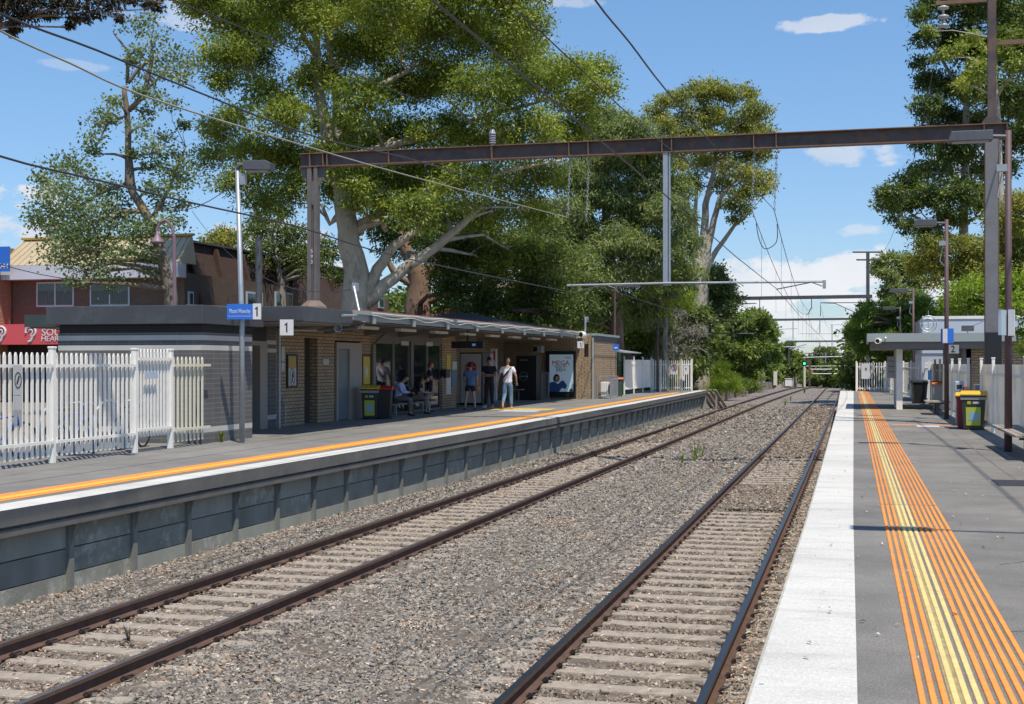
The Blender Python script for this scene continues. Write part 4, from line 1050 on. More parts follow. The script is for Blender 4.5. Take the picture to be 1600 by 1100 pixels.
    for i in range(5):
        y = 40.9 + i * .85
        m = MB(); m.prism([(XW + .25, .95), (XW + .3, .97), (XW + .42, .5), (XW + .85, .46), (XW + .87, .42), (XW + .4, .44), (XW + .33, .5)], y - .3, y + .3, lambda u, v, w_: (u, w_, v)); m.build('seat', mat('seat_dark', (.035, .03, .045), .45) if i == 0 else bpy.data.materials['seat_dark'], t, bevel=.012)
    m = MB(); m.box(XW + .5, XW + .58, 40.6, 44.7, .36, .42); m.build('rail', M_['steel'], t)
    for y in (41.2, 44.0):
        m = MB(); m.box(XW + .5, XW + .58, y - .04, y + .04, .02, .36); m.box(XW + .25, XW + .9, y - .04, y + .04, 0, .03); m.build('leg', M_['steel'], t)
    # stool shaped frame right of the white-shirted man
    t = thing('metal_stand', 'small grey metal stand in front of the black drink machine', 'stand', (-15.2, 59.3, 0)); m = MB()
    x0, x1, z0, z1 = front(803, 608, 818, 625, 59.6)
    m.box(x0, x1, 59.4, 59.8, z1 - .04, z1); m.build('top', P_['grey'], t)
    for a_ in (x0 + .2, x1 - .25): m = MB(); m.box(a_, a_ + .04, 59.55, 59.6, 0, z1 - .04); m.build('leg', P_['grey'], t)

# ------------------------------------------------------------------ fences
def pale(m, x, y, z0, z1, nx=0, ny=1, w=.07):
    """pointed W-section pale; (nx, ny) runs along the fence"""
    p = [(-w / 2, z0), (w / 2, z0), (w / 2, z1 - .06), (w * .12, z1), (-w * .12, z1), (-w / 2, z1 - .06)]
    m.prism(p, -.012, .012, lambda u, v, t: (x + nx * u - ny * t, y + ny * u + nx * t, v))
def build_palisade():
    X = -13.72
    t = thing('palisade_fence', 'white steel palisade fence with pointed pales in front of the bicycles', 'fence', (X, 20, 0))
    posts = [14.9, 17.6, gp(82, 724).y, gp(213, 708).y, gp(267, 701).y]
    for y in posts:
        m = MB(); m.box(X - .05, X + .05, y - .05, y + .05, 0, 2.02); m.box(X - .06, X + .06, y - .06, y + .06, 2.021, 2.06); m.build('post', M_['white'], t, bevel=.008)
    endy = gp(312, 694).y
    spans = [(posts[0], posts[1], 17, M_['white'], .18, 1.95), (posts[1], posts[2], 17, M_['white'], .18, 1.95), (posts[2], posts[3], 17, M_['white'], .18, 1.95),
             (posts[3], posts[4], 10, M_['white'], .28, 2.05), (posts[4], endy, 8, M_['cream'], .15, 1.9)]
    for i, (a, b, n, mm, lo, hi) in enumerate(spans):
        gate = i == 3
        for z in ((.38, 1.72) if not gate else (.45, 1.85)):
            m = MB(); m.box(X - .03 + .06, X + .01 + .06, a + .051, b - .051 if i < 4 else b + .12, z - .025, z + .025); m.build('rail', mm, t)
        for k in range(n):
            y = a + .05 + (b - a - .1) * (k + .5) / n
            m = MB(); pale(m, X, y, .12 if not gate else .3, hi, w=.062); m.build('pale', mm, t)
    # little plates wired to the fence
    c = onx(619 / 2.619, 645 / 2.619 + 340, X + .09)
    s = thing('fence_sign', 'small blue grey plate wired to the pedestrian gate of the palisade', 'sign', c); MB().obox(c, .01, .5, .14).build('sheet', P_['pale'], s)
    c = onx(27.5, 594, X + .09)
    s = thing('fence_sign', 'grey no cycling notice with round symbol at the left of the palisade', 'sign', c); MB().obox(c, .01, .24, .5).build('symbol_sheet', P_['paper'], s); MB().obox(c - Vector((0, 0, .38)), .01, .24, .24).build('text_sheet', P_['paper'], s)
    m = MB()
    for i in range(16):
        a0, a1 = 2 * math.pi * i / 16, 2 * math.pi * (i + 1) / 16
        m.bar(c + Vector((.008, .085 * math.cos(a0), .13 * math.sin(a0))), c + Vector((.008, .085 * math.cos(a1), .13 * math.sin(a1))), .008, .014)
    m.bar(c + Vector((.008, -.03, -.06)), c + Vector((.008, .03, .07)), .008, .03); m.build('symbol', P_['ink'], s)

def wheel(m, c, r, R):
    n = 20; pts = [Vector(c) + R @ Vector((r * math.cos(2 * math.pi * i / n), 0, r * math.sin(2 * math.pi * i / n))) for i in range(n + 1)]
    m.tube(pts, .022, 6)
def bicycle(loc, rz, lab, col):
    t = thing('bicycle', lab, 'bicycle', loc, 'bicycles locked behind the palisade'); o = Vector(loc); R = RZ(rz)
    for x in (-.52, .52):
        m = MB(); wheel(m, o + R @ Vector((x, 0, .34)), .33, R); w = m.build('wheel', M_['black'], t)
        m = MB()
        for i in range(9): a = math.pi * 2 * i / 9; m.tube([o + R @ Vector((x, 0, .34)), o + R @ Vector((x + .32 * math.cos(a), 0, .34 + .32 * math.sin(a)))], .003, 3)
        m.build('spokes', M_['steel'], w)
    g = lambda *p: [o + R @ Vector((a, 0, b)) for a, b in p]
    m = MB(); m.tube(g((-.52, .34), (-.08, .3), (.38, .72)), .018, 6); m.tube(g((-.52, .34), (-.2, .78)), .012, 6); m.tube(g((-.08, .3), (-.22, .85)), .016, 6); m.tube(g((-.18, .74), (.36, .8)), .018, 6); m.tube(g((.34, .92), (.52, .34)), .016, 6); m.build('frame', col, t)
    m = MB(); m.prism([(-.34, .88), (-.1, .9), (-.12, .86), (-.32, .84)], -.06, .06, lambda u, v, w_: o + R @ Vector((u, w_, v))); m.build('saddle', M_['black'], t)
    m = MB(); m.tube([o + R @ Vector(v) for v in ((.28, -.28, .98), (.38, -.1, 1.0), (.36, 0, .95), (.38, .1, 1.0), (.28, .28, .98))], .014, 6); m.build('handlebar', M_['steel'], t)
    m = MB(); m.lathe(o + R @ Vector((-.08, 0, .3)), [(.09, -.01), (.09, .01)], 14, R @ Matrix.Rotation(math.pi / 2, 3, 'X')); m.tube(g((-.08, .3), (0, .16)), .012, 5); m.build('crank', M_['black'], t)
    m = MB(); m.obox(o + R @ Vector((.52, .03, .62)), .05, .02, .05); m.build('reflector', P_['orange'], t)
def build_bikes():
    blue = mat('bike_blue', (.02, .08, .4), .35)
    bicycle((-15.0, 20.6, 0), 1.35, 'blue bicycle nearest the left edge, behind the fence', blue)
    bicycle((-14.7, 22.4, 0), 1.5, 'blue bicycle behind the middle of the palisade fence', blue)
    bicycle((-14.5, 24.2, 0), 1.65, 'dark bicycle beside the grey block wall', mat('bike_dark', (.03, .03, .08), .35))
    for i, (x, y, l) in enumerate(((-14.7, 19.8, 'grey steel bicycle hoop furthest left behind the fence'), (-14.5, 21.6, 'grey steel bicycle hoop behind the second bay of the fence'), (-14.4, 23.2, 'grey steel bicycle hoop nearest the grey block wall'))):
        t = thing('bicycle_hoop', l, 'bicycle hoop', (x, y, 0), 'bicycle hoops'); m = MB(); pts = [(x, y - .55, 0)] + [(x, y - .55 * math.cos(a), .6 + .42 * math.sin(a)) for a in np.linspace(0, math.pi, 12)] + [(x, y + .55, 0)]
        m.tube(pts, .025, 8); m.build('hoop', M_['steel'], t, smooth=True)

def panel_fence(lab, pts, h, n, cat='fence', rail=.2, group=None, mm=None, sheet=None):
    mm = mm or M_['white']
    a, b = Vector(pts[0]), Vector(pts[1]); d = (b - a); L = d.length; d.normalize(); nrm = Vector((-d.y, d.x, 0))
    if nrm.dot(-a) < 0: nrm = -nrm
    t = thing('panel_fence', lab, cat, a, group)
    for i in range(n + 1):
        p = a + d * L * i / n
        m = MB(); m.obox(p + nrm * .05 + Vector((0, 0, h / 2 + .05)), .075, .075, h + .1, RZ(math.atan2(d.y, d.x))); m.build('post', mm, t, bevel=.008)
        m = MB(); m.obox(p + nrm * .05 + Vector((0, 0, h + .115)), .095, .095, .03, RZ(math.atan2(d.y, d.x))); m.build('post_cap', mm, t)
        if i < n:
            c = a + d * L * (i + .5) / n; R = RZ(math.atan2(d.y, d.x))
            MB().obox(c + Vector((0, 0, (h + rail) / 2 - .02)), L / n - .09, .02, h - rail - .06, R).build('panel', sheet or mm, t)
            m = MB(); m.obox(c + nrm * .03 + Vector((0, 0, h - .3)), L / n - .09, .035, .06, R); m.obox(c + nrm * .03 + Vector((0, 0, rail)), L / n - .09, .035, .05, R); m.build('rail', mm, t)
    return t
def bar_fence(lab, p, q, h, posts, npale, mm, gate=None):
    a, b = Vector(p), Vector(q); d = b - a; L = d.length; d.normalize()
    t = thing('palisade_fence', lab, 'fence', a)
    for i in range(posts + 1):
        c = a + d * L * i / posts; m = MB(); m.obox(c + Vector((0, 0, (h + .08) / 2)), .08, .08, h + .08, RZ(math.atan2(d.y, d.x))); m.build('post', mm, t)
    for z in (.2, h - .28):
        m = MB(); m.bar(a + Vector((0, 0, z)), b + Vector((0, 0, z)), .04, .05); m.build('rail', mm, t)
    for k in range(npale):
        c = a + d * L * (k + .5) / npale; m = MB(); pale(m, c.x, c.y, .08, h, d.x, d.y, .05); m.build('pale', mm, t)
    return t

def build_right_fences():
    panel_fence('white panel fence along the near right edge of the platform', [(3.35, 38.3, 0), (3.35, 15.2, 0)], 1.78, 7, sheet=M_['white_sheet'])
    panel_fence('white panel fence between the shelter and the brick enclosure on the right', [(3.08, 59.0, 0), (3.08, 39.2, 0)], 1.78, 6, sheet=M_['white_sheet'])
    bar_fence('white pointed end fence closing the far right platform', gp(1338, 611.5), gp(1383, 611.5), 1.8, 1, 12, M_['white'])
    a = gp(1383, 611.5); bar_fence('white pointed side fence behind the right shelter', a, (3.05, 60.5, 0), 1.8, 6, 44, M_['white'])
    c = ony(1353, 580, 84.2)
    s = thing('warning_sign', 'white warning plate on the end fence of the right platform', 'sign', c); MB().obox(c, .55, .02, .95).build('sheet', P_['white'], s); text('9', .3, c + Vector((0, -.02, .1)), FY, P_['ink'], s, name='symbol')
    c = ony(1363, 576, 84.2)
    s = thing('warning_sign', 'smaller white plate right of the warning plate on the end fence', 'sign', c); MB().obox(c, .3, .02, .5).build('sheet', P_['paper'], s)
    # brick electrical enclosure between the two fences
    t = thing('equipment_cabinet', 'grey and brick red equipment boxes in the gap between the right fences', 'cabinet', (3.2, 39.5, 0))
    MB().box(3.25, 3.6, 39.3, 40.2, 0, 1.15).build('grey_box', P_['grey'], t, bevel=.01); MB().box(2.88, 2.98, 38.6, 39.15, .5, 1.1).build('red_box', mat('brick_red', (.3, .08, .05), .8), t)
    t = thing('ticket_reader', 'slim grey ticket reader post with a pale head by the right fence', 'ticket reader', gp(1498.5, 664)); q = gp(1498.5, 664)
    m = MB(); m.box(q.x - .09, q.x + .09, q.y - .06, q.y + .06, 0, .95); m.build('post', P_['grey'], t, bevel=.01); m = MB(); m.box(q.x - .12, q.x + .12, q.y - .1, q.y + .1, .95, 1.25); h = m.build('reader_head', P_['pale'], t, bevel=.03); MB().box(q.x - .07, q.x + .07, q.y - .11, q.y - .101, 1.03, 1.15).build('display', P_['ink'], h)
    # far left platform fences
    wf = panel_fence('white weathered panel fence beyond the station building on the left platform', [gp(974, 617), gp(1016, 611.5)], 2.0, 3, rail=.3)
    bar_fence('white bar fence joining the panel fence to the gate on the left platform', gp(1020, 611), gp(1044, 611), 1.95, 2, 8, M_['white'])
    bar_fence('cream barred gate at the end of the left platform', gp(1044, 611), gp(1064, 611), 1.95, 1, 6, M_['cream'])
    bar_fence('short white bar fence at the tip of the left platform', gp(1064.5, 611), gp(1081, 611), 1.95, 1, 5, M_['white'])
    Z = FP * EYE / (611 - HZ) - .4
    c = at(1053, 577, Z); s = thing('warning_sign', 'white no trespassing notice with a red ring on the cream gate', 'sign', c); MB().obox(c, .46, .02, .64, RZ(PSI)).build('sheet', P_['white'], s)
    m = MB(); R = RZ(PSI)
    for i in range(20):
        a0, a1 = 2 * math.pi * i / 20, 2 * math.pi * (i + 1) / 20
        m.bar(c + R @ Vector((.16 * math.cos(a0), -.02, .1 + .16 * math.sin(a0))), c + R @ Vector((.16 * math.cos(a1), -.02, .1 + .16 * math.sin(a1))), .01, .035)
    m.bar(c + R @ Vector((-.1, -.02, .2)), c + R @ Vector((.1, -.02, 0)), .01, .03); m.build('red_ring', P_['red'], s)
    m = MB(); m.bar(c + R @ Vector((0, -.02, .17)), c + R @ Vector((0, -.02, .03)), .01, .05); m.build('figure', P_['ink'], s)
    c = at(1071.5, 578, Z); s = thing('warning_sign', 'square white notice right of the cream gate', 'sign', c); MB().obox(c, .3, .02, .55, R).build('sheet', P_['white'], s); text('9', .22, c + R @ Vector((0, -.02, .05)), R @ FY, P_['ink'], s, name='symbol')
    c = at(1068, 591, Z); s = thing('warning_sign', 'tiny white notice low down right of the cream gate', 'sign', c); MB().obox(c, .18, .02, .3, R).build('sheet', P_['white'], s)
    # green bus-shelter like awning beyond the brick end
    t = thing('shelter_frame', 'dark green framed awning with barred gate just past the brick end wall', 'shelter', (-12.6, 71, 0))
    q = gp(973, 616.5)
    m = MB(); m.tube([(q.x, q.y, 0), (q.x, q.y, 2.4)], .05, 6); m.build('post', P_['green'], t)
    m = MB(); m.add([(-13.6, 69.7, 2.6), (-13.6, 74, 2.6), (q.x + .8, 74, 2.35), (q.x + .6, 69.7, 2.35), (-13.6, 69.7, 2.55), (-13.6, 74, 2.55), (q.x + .8, 74, 2.3), (q.x + .6, 69.7, 2.3)], [(0, 3, 2, 1), (4, 5, 6, 7), (0, 1, 5, 4), (1, 2, 6, 5), (2, 3, 7, 6), (3, 0, 4, 7)]); m.build('roof', M_['canopy_green'], t)
    m = MB()
    for i in range(9): m.box(-12.7 + .0, -12.67, 69.9 + i * .28, 69.93 + i * .28, .1, 1.85)
    m.box(-12.71, -12.66, 69.8, 72.4, 1.6, 1.66); m.box(-12.71, -12.66, 69.8, 72.4, .2, .26); m.build('barred_gate', P_['green'], t)
    m = MB(); m.box(-14.5, -13.2, 70.5, 74.5, 0, 2.4); m.build('dark_screen', P_['green'], t)

# ------------------------------------------------------------------ right platform shelter and furniture
def build_shelter():
    Y0, Y1 = 51.0, 57.5
    a = ony(1355, 521, Y0); c = ony(1500, 543, Y0)
    t = thing('platform_shelter', 'flat roofed shelter with pale posts at the far end of the right platform', 'shelter', (1.5, Y0 + 1, 0))
    x0 = a.x; z1 = a.z; z0 = ony(1375, 545, Y0).z; zm = ony(1375, 534, Y0).z
    m = MB(); m.box(x0 + .15, 5.2, Y0 + .1, Y1, z0, zm - .002); m.build('roof_slab', M_['frame_brown'], t)
    m = MB(); m.box(x0, 5.6, Y0, Y0 + .08, zm, z1); m.box(x0, x0 + .08, Y0 + .08, Y1, zm, z1); m.box(x0 + .08, 5.6, Y0 + .08, Y1, z1 - .06, z1 - .02); m.build('roof_fascia', M_['canopy_green'], t)
    p = gp(1405, 640)
    for i, (yy, w) in enumerate(((p.y, .1), (p.y + 1.0, .1), (p.y + 2.2, .1), (p.y + 3.4, .1))):
        m = MB(); m.box(p.x - .1, p.x + .12, yy, yy + .12, 0, z0); m.build('post', M_['white'], t)
    MB().box(3.75, 3.9, Y0 + .4, Y1, 0, z0 - .002).build('rear_wall', M_['frame_brown'], t)
    MB().box(3.1, 3.45, Y0 + .5, Y0 + .8, 0, z0 - .002).build('brown_column', M_['frame_brown'], t)
    n = ony(1489, 545.5, Y0 - .02); s = thing('platform_number', 'grey panel with a black 2 hanging below the right shelter roof', 'sign', n); MB().obox(n, .42, .03, .32).build('panel', P_['grey'], s); text('2', .34, n + Vector((0, -.025, 0)), FY, P_['ink'], s, name='number')
    # notice board on the posts
    x0_, x1_ = ony(1386, 0, Y0 + 1.5).x, ony(1399, 0, Y0 + 1.5).x
    b0, b1 = ony(1390, 591, Y0 + 1.5).z, ony(1390, 557, Y0 + 1.5).z
    s = thing('notice_board', 'grey information board on the left side of the right shelter posts', 'notice board', (x0_, Y0 + 1.5, b0)); MB().box(x0_, x1_, Y0 + 1.45, Y0 + 1.5, b0, b1).build('board', P_['grey'], s)
    for k in range(3): MB().box(x0_ + .04, x1_ - .04, Y0 + 1.44, Y0 + 1.449, b0 + .25 + k * .2, b0 + .27 + k * .2).build('text_rule', P_['ink'], s)
    q = ony(1372, 533, Y0 - .15); s = thing('security_camera', 'white bullet camera on the front edge of the right shelter roof', 'camera', q); m = MB(); m.lathe(q, [(.05, -.2), (.1, -.15), (.11, .1), (.09, .11), (.08, .06)], 14, RZ(-.3) @ FY); m.build('housing', M_['white'], s); m = MB(); m.lathe(q, [(.07, .04), (.07, .075)], 12, RZ(-.3) @ FY); m.build('lens', M_['black'], s)
    q = ony(1384, 529, Y0 - .1); m = MB(); m.tube([q, q + Vector((0, .12, .05))], .03, 6); m.build('bracket', M_['white'], s)
    # wheel shaped aerial on the roof
    q = ony(1450.5, 506, Y0 + .3); s = thing('roof_aerial', 'round wire loop aerial standing on the right shelter roof', 'aerial', q); m = MB(); wheel(m, q, .3, RZ(0)); wheel(m, q, .2, RZ(0)); m.tube([q - Vector((0, 0, .45)), q + Vector((0, 0, .5))], .015, 5); m.tube([q - Vector((.3, 0, 0)), q + Vector((.35, 0, .05))], .012, 5); m.build('loop', M_['steel'], s)
    s = thing('hanging_speaker', 'small dark blue box hung under the shelter beside the brown column', 'speaker', ony(1452, 583, Y0 + .4)); MB().obox(ony(1453, 586, Y0 + .4), .14, .12, .36).build('box', P_['navy'], s)
    # benches
    for (x, y, X0, X1, lab) in ((1472, 640, 2.25, 3.05, 'grey slatted bench in front of the right shelter'), (1590, 700, 2.75, 3.3, 'weathered plank bench at the near right fence')):
        if x == 1472: y0, y1 = 46.6, 48.4
        else: y0, y1 = gp(1572, 697, .0).y - 4.5, gp(1583, 708).y + 2.2
        t2 = thing('platform_bench', lab, 'bench', ((X0 + X1) / 2, y0, 0))
        for k in range(4):
            xx = X0 + (X1 - X0) * k / 4; MB().box(xx, xx + (X1 - X0) / 4 - .015, y0, y1, .42, .46).build('slat', M_['plank'], t2)
        for yy in (y0 + .3, y1 - .35):
            m = MB(); m.box(X0 + .1, X1 - .1, yy, yy + .06, .36, .419); m.box((X0 + X1) / 2 - .05, (X0 + X1) / 2 + .05, yy, yy + .06, 0, .36); m.build('leg', M_['steel_dark'], t2)
    # bin lids etc stand elsewhere; white pale building and brick wall behind
    Yb = 62.0
    t = thing('equipment_building', 'pale metal clad building with a brick base behind the right shelter', 'building', (8, Yb, 0))
    p0, p1 = ony(1441, 497, Yb), ony(1548, 497, Yb)
    m = MB(); m.box(p0.x, p1.x + 6, Yb, Yb + 7, 2.2, p0.z); m.build('cladding', mat('cladding', (.5, .54, .6), .5, .04, 2), t)
    m = MB(); m.box(p0.x + .0, p1.x + 6.3, Yb - .04, Yb, p0.z - .05, p0.z + .08); m.build('parapet', M_['white'], t)
    g0 = ony(1434, 500, Yb + 3); m = MB(); m.add([(g0.x, Yb + 3, 0), (p0.x - .01, Yb + 3, 0), (p0.x - .01, Yb + 3, p0.z), (g0.x + .3, Yb + 3, p0.z - .25), (g0.x, Yb + 7, 0), (p0.x - .01, Yb + 7, 0), (p0.x - .01, Yb + 7, p0.z), (g0.x + .3, Yb + 7, p0.z - .25)], [(0, 1, 2, 3), (7, 6, 5, 4), (0, 3, 7, 4), (3, 2, 6, 7), (1, 5, 6, 2)]); m.build('grey_wing', P_['grey'], t)
    m = MB(); q0 = ony(1440, 0, Yb); m.box(q0.x, p1.x + 6, Yb + .05, Yb + 7, 0, 2.19); m.build('lower_wall', mat('cladding2', (.45, .48, .52), .5, .04, 2), t)
    # brick kiosk just behind the fence
    t = thing('brick_kiosk', 'cream brick kiosk with a flat green grey roof behind the right fence', 'kiosk', (5, 52, 0))
    q = ony(1497, 530, 51.6)
    m = MB(); m.box(4.1, 8.2, 51.7, 56, 0, q.z); m.build('wall', M_['brick'], t)
    m = MB(); m.box(5.65, 8.6, 51.0, 56.2, q.z + .02, q.z + .3); m.build('roof', M_['canopy_green'], t)
    q = ony(1512, 513, 51.2); s = thing('security_camera', 'dark boxy camera on a thin arm on the kiosk roof', 'camera', q); MB().obox(q, .42, .3, .2).build('housing', M_['steel_dark'], s); m = MB(); m.tube([q + Vector((0, 0, -.3)), q, ony(1540, 500, 51.2)], .02, 5); m.build('arm', M_['steel'], s)

def lamp_post(x, ybase, ytop, headx, lab, z0=0.0, headlen=.85, arm=.3, Zf=None, m=None, panel=None, fixed=None):
    m_ = m or M_['brown_pole']
    q = gp(x, ybase, z0) if fixed is None else Vector(fixed[:3])
    Z = q.y * CP - q.x * SP
    top = at(x, ytop, Z).z if fixed is None else fixed[3]
    t = thing('lamp_post', lab, 'lamp post', q, 'lamp posts along the right platform')
    mb = MB(); mb.tube([q, (q.x, q.y, top)], [.075, .06], 12); mb.build('pole', m_, t, smooth=True)
    mb = MB(); mb.tube([(q.x, q.y, top - .12), (q.x - arm - .05, q.y, top - .1)], .045, 8); mb.build('arm', M_['steel_dark'], t)
    c = Vector((q.x - arm - headlen / 2, q.y, top - .1))
    mb = MB(); mb.prism([(-headlen / 2, -.09), (headlen / 2, -.09), (headlen / 2, .11), (-headlen / 2 + .06, .11)], -.16, .16, lambda u, v, w: c + Vector((u, w, v))); h = mb.build('lamp_head', M_['steel_dark'], t, bevel=.01)
    mb = MB(); mb.box(c.x - headlen / 2 + .08, c.x + headlen / 2 - .08, c.y - .12, c.y + .12, c.z - .11, c.z - .0905); mb.build('lens', P_['grey'], h)
    mb = MB(); mb.obox((q.x - .13, q.y - .02, top - .75), .2, .16, .14); mb.tube([(q.x - .12, q.y, top - .85), (q.x - .2, q.y, top - 1.3), (q.x - .02, q.y, top - 1.5)], .015, 5); mb.build('junction_box', M_['steel'], t)
    return t, q, top
def build_right_lamps():
    t, q, top = lamp_post(1575.5, 705.7, 204, 0, 'near brown lamp post at the right fence with a grey flat lamp head')
    s = at(1567, 504, 26.0); b = MB(); b.obox(s, .42, .06, .5, RZ(1.2)); t2 = thing('speaker_box', 'pale grey slab speaker fixed to the near brown lamp post', 'speaker', s); b.build('case', P_['pale'], t2); b = MB(); b.obox(s + Vector((.17, .08, 0)), .05, .12, .52, RZ(1.2)); b.build('edge', P_['white'], t2)
    t, q, top = lamp_post(1479, 655, 343, 0, 'second brown lamp post, in front of the right shelter', headlen=.7)
    s = at(1480, 525, 41.0); t2 = thing('platform_sign', 'edge-on blue and white sign on the second brown lamp post', 'sign', s); MB().obox(s, .22, .5, .46, RZ(.3)).build('case', P_['blue'], t2); MB().obox(s + Vector((-.08, -.27, 0)), .14, .03, .44).build('white_edge', P_['white'], t2)
    lamp_post(0, 0, 0, 0, 'brown lamp post just outside the near right of the view', fixed=(3.5, 12.3, 0, 6.35), headlen=.85, arm=1.0)
    lamp_post(1427, 620, 451, 0, 'third brown lamp post rising behind the right shelter roof', headlen=1.0, fixed=(at(1427, 0, 72).x, at(1427, 0, 72).y, -.1, at(1427, 451, 72).z))
    lamp_post(1406, 620, 479, 0, 'fourth slimmer lamp post left of the third one', headlen=.85, fixed=(at(1406.5, 0, 88).x, at(1406.5, 0, 88).y, -.1, at(1406, 479, 88).z))
    lamp_post(1402, 620, 503, 0, 'furthest and lowest lamp head above the right shelter', headlen=.8, fixed=(at(1402.5, 0, 100).x, at(1402.5, 0, 100).y, -.1, at(1402, 502, 100).z))
    # two thin brown posts at the far left platform
    for (x, yb, yt, lab, arm) in ((960.5, 619, 445, 'thin brown lamp post beside the brick end of the station building', .5), (1027.5, 612, 459, 'thin brown lamp post in front of the far left fence', .5)):
        q = gp(x, yb); Z = q.y * CP - q.x * SP; z = at(x, yt, Z).z
        t = thing('lamp_post', lab, 'lamp post', q, 'lamp posts on the left platform'); m = MB(); m.tube([q, (q.x, q.y, z)], [.07, .055], 10); m.build('pole', M_['brown_pole'], t)
        m = MB(); m.tube([(q.x, q.y, z - .1), (q.x + arm, q.y, z - .05)], .04, 6); m.build('arm', M_['steel_dark'], t)
        m = MB(); m.box(q.x + arm, q.x + arm + .8, q.y - .15, q.y + .15, z - .14, z + .04); m.build('lamp_head', M_['steel_dark'], t)
    s = at(962.5, 543, 68); t = thing('platform_sign', 'small blue sign on the thin post beside the brick end wall', 'sign', s); MB().obox(s, .32, .04, .34, RZ(PSI)).build('panel', P_['blue'], t)
    MB().obox(s + Vector((0, -.03, -.02)), .18, .01, .06, RZ(PSI)).build('white_text', P_['white'], t)

build_station()
build_platform1_things()
build_palisade()
build_bikes()
build_right_fences()
build_shelter()
build_right_lamps()

